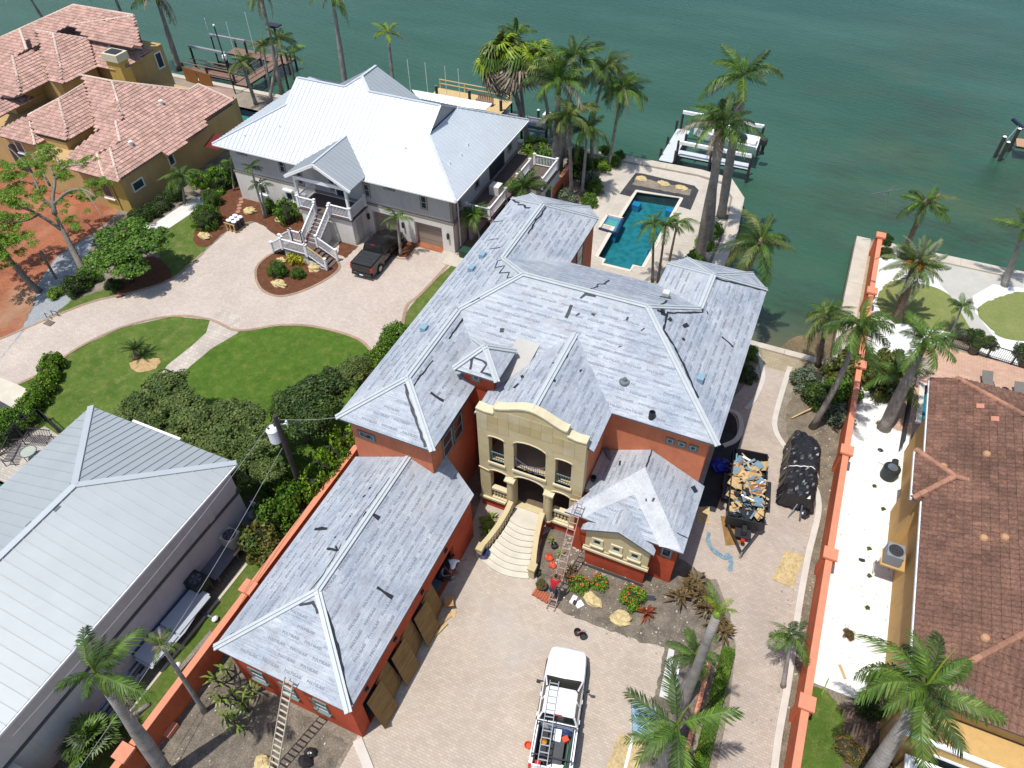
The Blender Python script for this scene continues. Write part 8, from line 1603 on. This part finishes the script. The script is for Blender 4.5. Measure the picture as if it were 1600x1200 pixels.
# timber dock behind the white roof
D = thing('timber_dock', 'new pine dock with handrail and bench beyond the white roof', 'dock', (-36,70,0), world=True); deck(D, -41.2,68.3,-32.0,71.9, .4, m_dkp, 'x')
for x in (-41,-37.9,-34.9,-32.2): pile(D, x, 72.0, .3, .1); MB().bx(x-.06,71.85,.4,x+.06,71.97,1.4).build('rail_post', m_dkp, D)
for z in (.95,1.4): MB().beam((-41.1,71.9,z),(-32.1,71.9,z),.12,.06).build('handrail', m_dkp, D)
MB().beam((-32.05,71.9,1.4),(-32.05,70.4,1.4),.12,.06).build('handrail', m_dkp, D)
for x, y, z in ((-41.4,68.2,1.3),(-40.4,69.9,1.6),(-36.2,69.7,1.9),(-32.3,69.4,1.6),(-34.0,68.0,1.4)): pile(D, x, y, z, .16, m_gut)
for x in (-41.2,-37.2,-43.4,-38.8): MB().tube([(x,69.3,-.5),(x,69.3,4.2)], .035, 5).build('guide_pole', m_wht, D)
t = thing('dock_bench', 'dark slatted bench on the new pine dock', 'bench', (-34.6,70.2,.4), rad(-8))
for i in range(9): MB().bx(-1.0+i*.23,.2,.4,-.88+i*.23,.28,.95).build('back_slat', m_dkb, t)
MB().bx(-1.05,-.3,.36,1.05,.2,.42).build('seat', m_dkb, t)
for x in (-.95,.95): MB().bx(x-.04,-.28,0,x+.04,-.2,.36).bx(x-.04,.12,0,x+.04,.2,.36).build('leg', m_dkb, t)
D = thing('jet_ski_lift', 'grey aluminium lift with white tank beside the skirted fan palm', 'boat lift', (-28.5,68,0), world=True)
for x in (-31.3,-30.2,-29.1): MB().beam((x,66.2,.3),(x,69.6,.3),.14,.2).build('lift_beam', m_gut, D)
MB().beam((-31.4,66.5,.3),(-25.9,66.8,.3),.2,.2).beam((-31.4,69.2,.3),(-25.9,69.4,.3),.2,.2).build('cross_beam', m_alu, D); MB().bx(-28.4,67,.4,-26.0,68.4,.7).build('platform', m_gut, D); MB().bx(-26.9,68.0,.7,-26.2,68.8,1.6).build('motor_box', m_wht, D)
for x, y, z in ((-28.8,66.9,1.6),(-25.9,66.7,2.8),(-28.0,69.6,1.2)): pile(D, x, y, z, .14, m_wht)
MB().tube([(-28.8,67.2,1),(-28.8,67.2,4)], .03, 5).build('guide_pole', m_wht, D)
# brown dock on the left
D = thing('brown_dock', 'brown railed dock with boat lift behind the terracotta house', 'dock', (-64,67,0), world=True)
deck(D, -63.6,63.8,-62.0,71.3, .4, m_dkb, 'y'); deck(D, -70.4,70.6,-61.4,72.4, .4, m_dkb, 'x'); deck(D, -71.5,64.4,-63.7,65.7, .4, m_dkb, 'x')
for x, y, z in ((-71.6,66.3,2.5),(-66.3,66.2,2.5),(-71.0,69.4,2.8),(-65.9,69.4,2.8),(-63.8,64,1.4),(-63.8,66.5,1.4),(-63.8,69,1.4),(-61.8,71.4,1.4),(-61.9,64,1.2),(-61.9,67.5,1.2),(-70.4,72.5,1.6),(-66,72.5,1.6),(-61.5,72.5,1.6),(-71.6,64.3,1.4),(-68,64.3,1.4)): pile(D, x, y, z, .13)
for a, b in (((-63.75,64,1.4),(-63.75,70.4,1.4)),((-61.85,64,1.4),(-61.85,70.5,1.4)),((-71.6,64.4,1.4),(-64,64.4,1.4)),((-70.4,72.4,1.5),(-61.4,72.4,1.5)),((-71.6,65.7,1.4),(-66,65.7,1.4))): MB().beam(a, b, .12, .06).build('handrail', m_dkb, D); MB().beam(V3(a)-V3((0,0,.45)), V3(b)-V3((0,0,.45)), .08, .05).build('handrail', m_dkb, D)
MB().beam((-71.7,66.3,2.6),(-66.2,66.2,2.6),.3,.22).build('lift_beam', m_alu, D); MB().beam((-71.1,69.4,2.9),(-65.8,69.4,2.9),.3,.22).build('lift_beam', m_alu, D)
for y in (66.9,67.6,68.3,69.0): MB().beam((-70.6,y,-.1),(-66.4,y,-.1),.18,.2).build('cradle_beam', m_pil, D)
for x, y, z in ((-70.6,68.9,5),(-67.4,68.9,5),(-66.5,71.4,5.4)): MB().tube([(x,y,-.5),(x,y,z)], .04, 5).build('guide_pole', m_wht, D)
item('hose_reel', 'white lift motor cover hanging on a dark pile', 'motor cover', MB().lathe((0,0,0), [(.2,0),(.3,.3),(.25,.6),(.05,.7)], 10), m_wht, (-66.2,65.9,1.9))
t = thing('solar_lamp', 'flat dark topped lamp post among the palms left of the white house', 'lamp post', (-59.2,67.5,0)); MB().tube([(0,0,-1.5),(0,0,6.2)], .12, 8).build('post', m_pil, t); MB().bx(-.8,-.45,6.2,.8,.45,6.32).build('flat_top', m_blk, t); MB().bx(-.3,-.3,6.0,.3,.3,6.2).build('lamp_head', m_blk, t)
t = thing('osprey_mast', 'thin mast carrying a white box behind the terracotta ridge', 'mast', (-62.5,62.3,0)); MB().tube([(0,0,0),(-.3,0,7.4)], .07, 6).build('mast', m_blk, t); MB().ball((-.3,0,7.5), .13, 8, 6).build('globe', m_wht, t)
# dock cut by the right edge
D = thing('right_edge_dock', 'small tan boarded dock cut by the right edge of the photo', 'dock', (19,83,0), world=True); deck(D, 18.4,82.2,24,84.0, .4, mk('tan_dock_boards', rgb((206,164,130)), .1, 2, .8), 'x')
for x, y, z in ((17.4,81.4,1.0),(17.0,82.0,1.2),(18.3,83.9,1.4)): pile(D, x, y, z, .17, m_wht)
MB().beam((17.2,81.6,1.1),(18.3,84.8,1.3),.07,.07).build('railing', m_alu, D); MB().beam((18.2,84.2,1.3),(24,84.2,1.3),.08,.08).build('railing', m_alu, D); MB().beam((17.6,85.4,1.6),(18.8,84.4,1.2),.3,.25).build('fender_roll', m_jean, D); MB().bx(20.2,84.8,.2,24,87,.9).build('white_hull', m_wht, D)
# ---------------------------------------------------------------- fences, furniture, antenna
t = thing('pool_fence', 'white and black picket fence with gate between the lawn and the salmon deck', 'fence', (14,48.4,0), world=True)
fa, fb = P(1484,541,0), P(1605,578,0); d_ = (fb-fa); n = int(d_.length/.13)
for z in (.1,1.15): MB().beam(fa+V3((0,0,z)), fb+V3((0,0,z)), .05, .05).build('fence_rail', m_blk, t)
for i in range(n+1): p = fa+d_*(i/n); MB().bx(p.x-.012,p.y-.012,0,p.x+.012,p.y+.012,1.2).build('picket', m_blk, t)
for f_ in (0,.48,.79,1): p = fa+d_*f_; MB().bx(p.x-.05,p.y-.05,0,p.x+.05,p.y+.05,1.3).build('post', m_blk, t)
m_lng = mk('taupe_sling', rgb((130,126,120)), .05, 3, .8)
for i, (x, y) in enumerate(((15.6,45.1),(17.6,44.8))):
    t = thing('sun_lounger', ('left grey sling lounger on the salmon pool deck','right grey sling lounger cut by the edge of the photo')[i], 'sun lounger', (x,y,0), rad(12), 'sun loungers on the salmon deck'); MB().bx(-.35,-1.0,.32,.35,.35,.36).build('seat', m_lng, t); MB().add([(-.35,.36,.34),(.35,.36,.34),(.35,.95,.75),(-.35,.95,.75),(-.35,.36,.3),(.35,.36,.3),(.35,.95,.71),(-.35,.95,.71)], [(0,1,2,3),(7,6,5,4),(0,4,5,1),(1,5,6,2),(2,6,7,3),(3,7,4,0)]).build('backrest', m_lng, t)
    for a, b in ((-.36,-1.0),(.36,-1.0),(-.36,.3),(.36,.3)): MB().bx(a-.02,b,0,a+.02,b+.04,.36).build('leg', m_blk, t)
    for s in (-1, 1): MB().beam((s*.37,-1.0,.34),(s*.37,.36,.34),.04,.05).build('side_rail', m_blk, t)
item('side_table', 'small round dark table between the two loungers', 'side table', MB().lathe((0,0,0), [(.18,0),(.03,.05),(.03,.42),(.24,.44),(.24,.47)], 14), m_blk, (16.6,44.9,0))
t = thing('iron_fence', 'low dark iron fence between the white pebbles and the salmon pool deck', 'fence', P(1412,660,0), world=True)
fa, fb = P(1419,618,0), P(1404,706,0); d_ = fb-fa; n = int(d_.length/.15)
for z in (.1,1.1): MB().beam(fa+V3((0,0,z)), fb+V3((0,0,z)), .05, .05).build('fence_rail', m_bark if False else m_blk, t)
for i in range(n+1): p = fa+d_*(i/n); MB().bx(p.x-.015,p.y-.015,0,p.x+.015,p.y+.015,1.15).build('picket', m_blk, t)
t = thing('iron_fence', 'black iron mesh fence around the cream patio at the left', 'fence', (-40,20,0), world=True)
for a, b in ((P(0,712,0),P(72,658,0)),(P(72,658,0),P(112,694,0))):
    d_ = b-a; n = int(d_.length/.16)
    for z in (.1,1.25): MB().beam(a+V3((0,0,z)), b+V3((0,0,z)), .05, .05).build('fence_rail', m_blk, t)
    for i in range(n+1): p = a+d_*(i/n); MB().bx(p.x-.012,p.y-.012,0,p.x+.012,p.y+.012,1.3).build('picket', m_blk, t)
    for p in (a, a.lerp(b,.5), b): MB().bx(p.x-.05,p.y-.05,0,p.x+.05,p.y+.05,1.4).build('post', m_blk, t)
def bench(label, loc, rz, W=1.6):
    t = thing('iron_bench', label, 'bench', loc, rz); n = 14
    for i in range(n): x = -W/2+W*(i+.5)/n; MB().bx(x-.03,-.3,.42,x+.03,.3,.45).build('seat_slat', m_ib, t)
    for i in range(9): x = -W/2+W*(i+.5)/9; MB().beam((x,.3,.45),(x,.42,.95),.02,.02).build('back_bar', m_ib, t)
    MB().beam((-W/2,.42,.97),(W/2,.42,.97),.05,.04).build('top_rail', m_ib, t)
    for s in (-1, 1): MB().beam((s*W/2,-.3,.62),(s*W/2,.38,.66),.05,.04).build('arm', m_ib, t); [MB().bx(s*W/2-.02,y-.02,0,s*W/2+.02,y+.02,.6).build('leg', m_ib, t) for y in (-.28,.3)]
    return t
m_ib = mk('aubergine_iron', (.045,.035,.05), .15, 4, .5)
bench('cast iron bench facing the glass table, nearer the left edge', P(26,712,0), rad(118), 1.7); bench('cast iron bench above the round glass table', P(64,693,0), rad(16), 1.7)
t = thing('patio_table', 'round iron table with a glass top beside the two benches', 'table', P(52,716,0)); MB().tube([(math.cos(a*.5236)*.5,math.sin(a*.5236)*.5,.7) for a in range(13)], .035, 6).build('rim', m_gut, t); MB().lathe((0,0,.69), [(.47,0),(.47,.015)], 20).build('glass_top', mk('pale_glass_top', rgb((190,196,180)), .1, 3, .15), t)
for a in range(4): MB().beam((math.cos(a*1.571)*.4,math.sin(a*1.571)*.4,0),(math.cos(a*1.571)*.42,math.sin(a*1.571)*.42,.68),.04,.04).build('leg', m_gut, t)
t = thing('antenna', 'bent thin antenna leaning out from the last pier of the orange wall', 'antenna', (7.0,58.6,2.0)); MB().tube([(0,0,0),(-.1,.1,1.6),(-.6,.5,3.3)], .03, 5).build('mast', m_gut, t); MB().beam((-1.9,-.2,3.2),(.4,.9,3.6),.05,.05).beam((-.9,.2,3.1),(-.3,.9,3.7),.04,.04).build('aerial_bar', m_gut, t)
t = thing('wood_gates', 'pair of brown timber gates behind the far corner of the terracotta roof', 'gate', P(313,133,0), rad(-7))
for k in (-1.2, 1.2):
    for i in range(8): MB().bx(k-1.1+i*.275,-.03,0,k-1.1+i*.275+.26,.03,1.7).build('board', mk('orange_brown_wood', rgb((168,112,60)), .12, 3, .8) if 'orange_brown_wood' not in MATS else MATS['orange_brown_wood'], t)
item('mailbox_post', 'dark lantern post standing in the grey gravel at the left', 'lamp post', MB().bx(-.08,-.08,0,.08,.08,2.4).bx(-.12,-.12,2.4,.12,.12,2.6).ball((0,0,2.7), .12, 8, 6), m_bark, P(88,436,0))
item('irrigation_frame', 'small black irrigation pipes standing in the grey gravel', 'pipes', MB().tube([(0,0,0),(0,0,.5),(.5,0,.5),(.5,0,0)], .03, 5).tube([(.2,.4,0),(.2,.4,.5),(.7,.5,.5),(.7,.5,0)], .03, 5), m_blk, P(74,497,0)); item('valve_box', 'rust coloured valve cover lying in the gravel', 'valve cover', MB().bx(-.35,-.25,0,.35,.25,.06), MATS['mossy_pavers'], P(77,505,.02))
item('green_bin', 'green utility box at the right corner of the white house', 'utility box', MB().bx(-.4,-.4,0,.4,.4,.7), mk('green_box', rgb((40,80,60)), .1, 3, .6), (-24.4,44.7,0)); item('corner_pad', 'pale concrete pad beside the last garage door', 'concrete pad', MB().bx(-.8,-.9,0,.6,.6,.05), m_seawall, (-25.0,43.9,0))
for i, (u, v) in enumerate(((540,377),(546,380))): item('pipe_stub', ('left','right')[i]+' white pipe stub in the mulch by the porch steps', 'pipe', MB().lathe((0,0,0), [(.1,0),(.1,.4),(.05,.42)], 8), m_wht, P(u, v, 0))
item('dead_log', 'fallen pale stick lying in the bed above the tarp trailer', 'stick', MB().beam((0,0,.1),(1.4,1.6,.35),.09,.07), m_pl2, P(1236,655,0))
for i, (u, v) in enumerate(((1376,704),(1347,876))): item('dark_lump', ('upper','lower')[i]+' small dark lump on the white pebbles', 'stone', MB().ball((0,0,.04), (.18,.15,.07), 7, 4, jit=.25, rng=random.Random(i)), m_blk, P(u, v, 0))  # flat dark lumps lying on the pale pebbles
item('lawn_board', 'short tan board lying on the pebbles above the lawn', 'board', MB().box((0,0,.03),(.14,.75,.04), .5), m_pl2, P(1316,1050,0)); item('garden_stake', 'thin yellow and green stake in the right lawn', 'stake', MB().beam((0,0,.0),(.1,.7,.5),.05,.05), g_lime, P(1284,1085,0))
# loose stones and litter nobody could count
mb = MB(); r_ = random.Random(12)
for (x0, y0, x1, y1, n, s) in ((-20.3,-3,-12.5,7.5,260,.05),(-7.2,17.5,1.2,22,200,.05),(5.1,12,6.8,42,300,.05),(-5.5,43.5,-1,46,40,.06),(-6.8,19.6,-5.2,22.4,90,.07)):
    for i in range(n): x = r_.uniform(x0,x1); y = r_.uniform(y0,y1); q = s*r_.uniform(.4,1.3); mb.box((x,y,q*.3+.012),(q*1.6,q*1.2,q*.8), r_.uniform(0,3))
tag(mb.build('loose_stones', mk('pale_stones', rgb((196,186,170)), .3, 8, .9, island=.3)), 'loose pale stones and litter scattered over the bare beds', 'stones', kind='stuff')
mb = MB()
for i in range(420):
    x = min(10.6, max(7.3, r_.gauss(9.9 if i % 3 else 7.7, .8))); y = r_.uniform(19.8,46); q = r_.uniform(.008,.032); mb.box((x,y,q*.4+.008),(q*1.8,q,q), r_.uniform(0,3))
tag(mb.build('dark_specks', mk('leaf_litter', rgb((140,124,104)), .3, 9, .9)), 'dark leaf litter sprinkled over the white pebbles', 'leaf litter', kind='stuff')
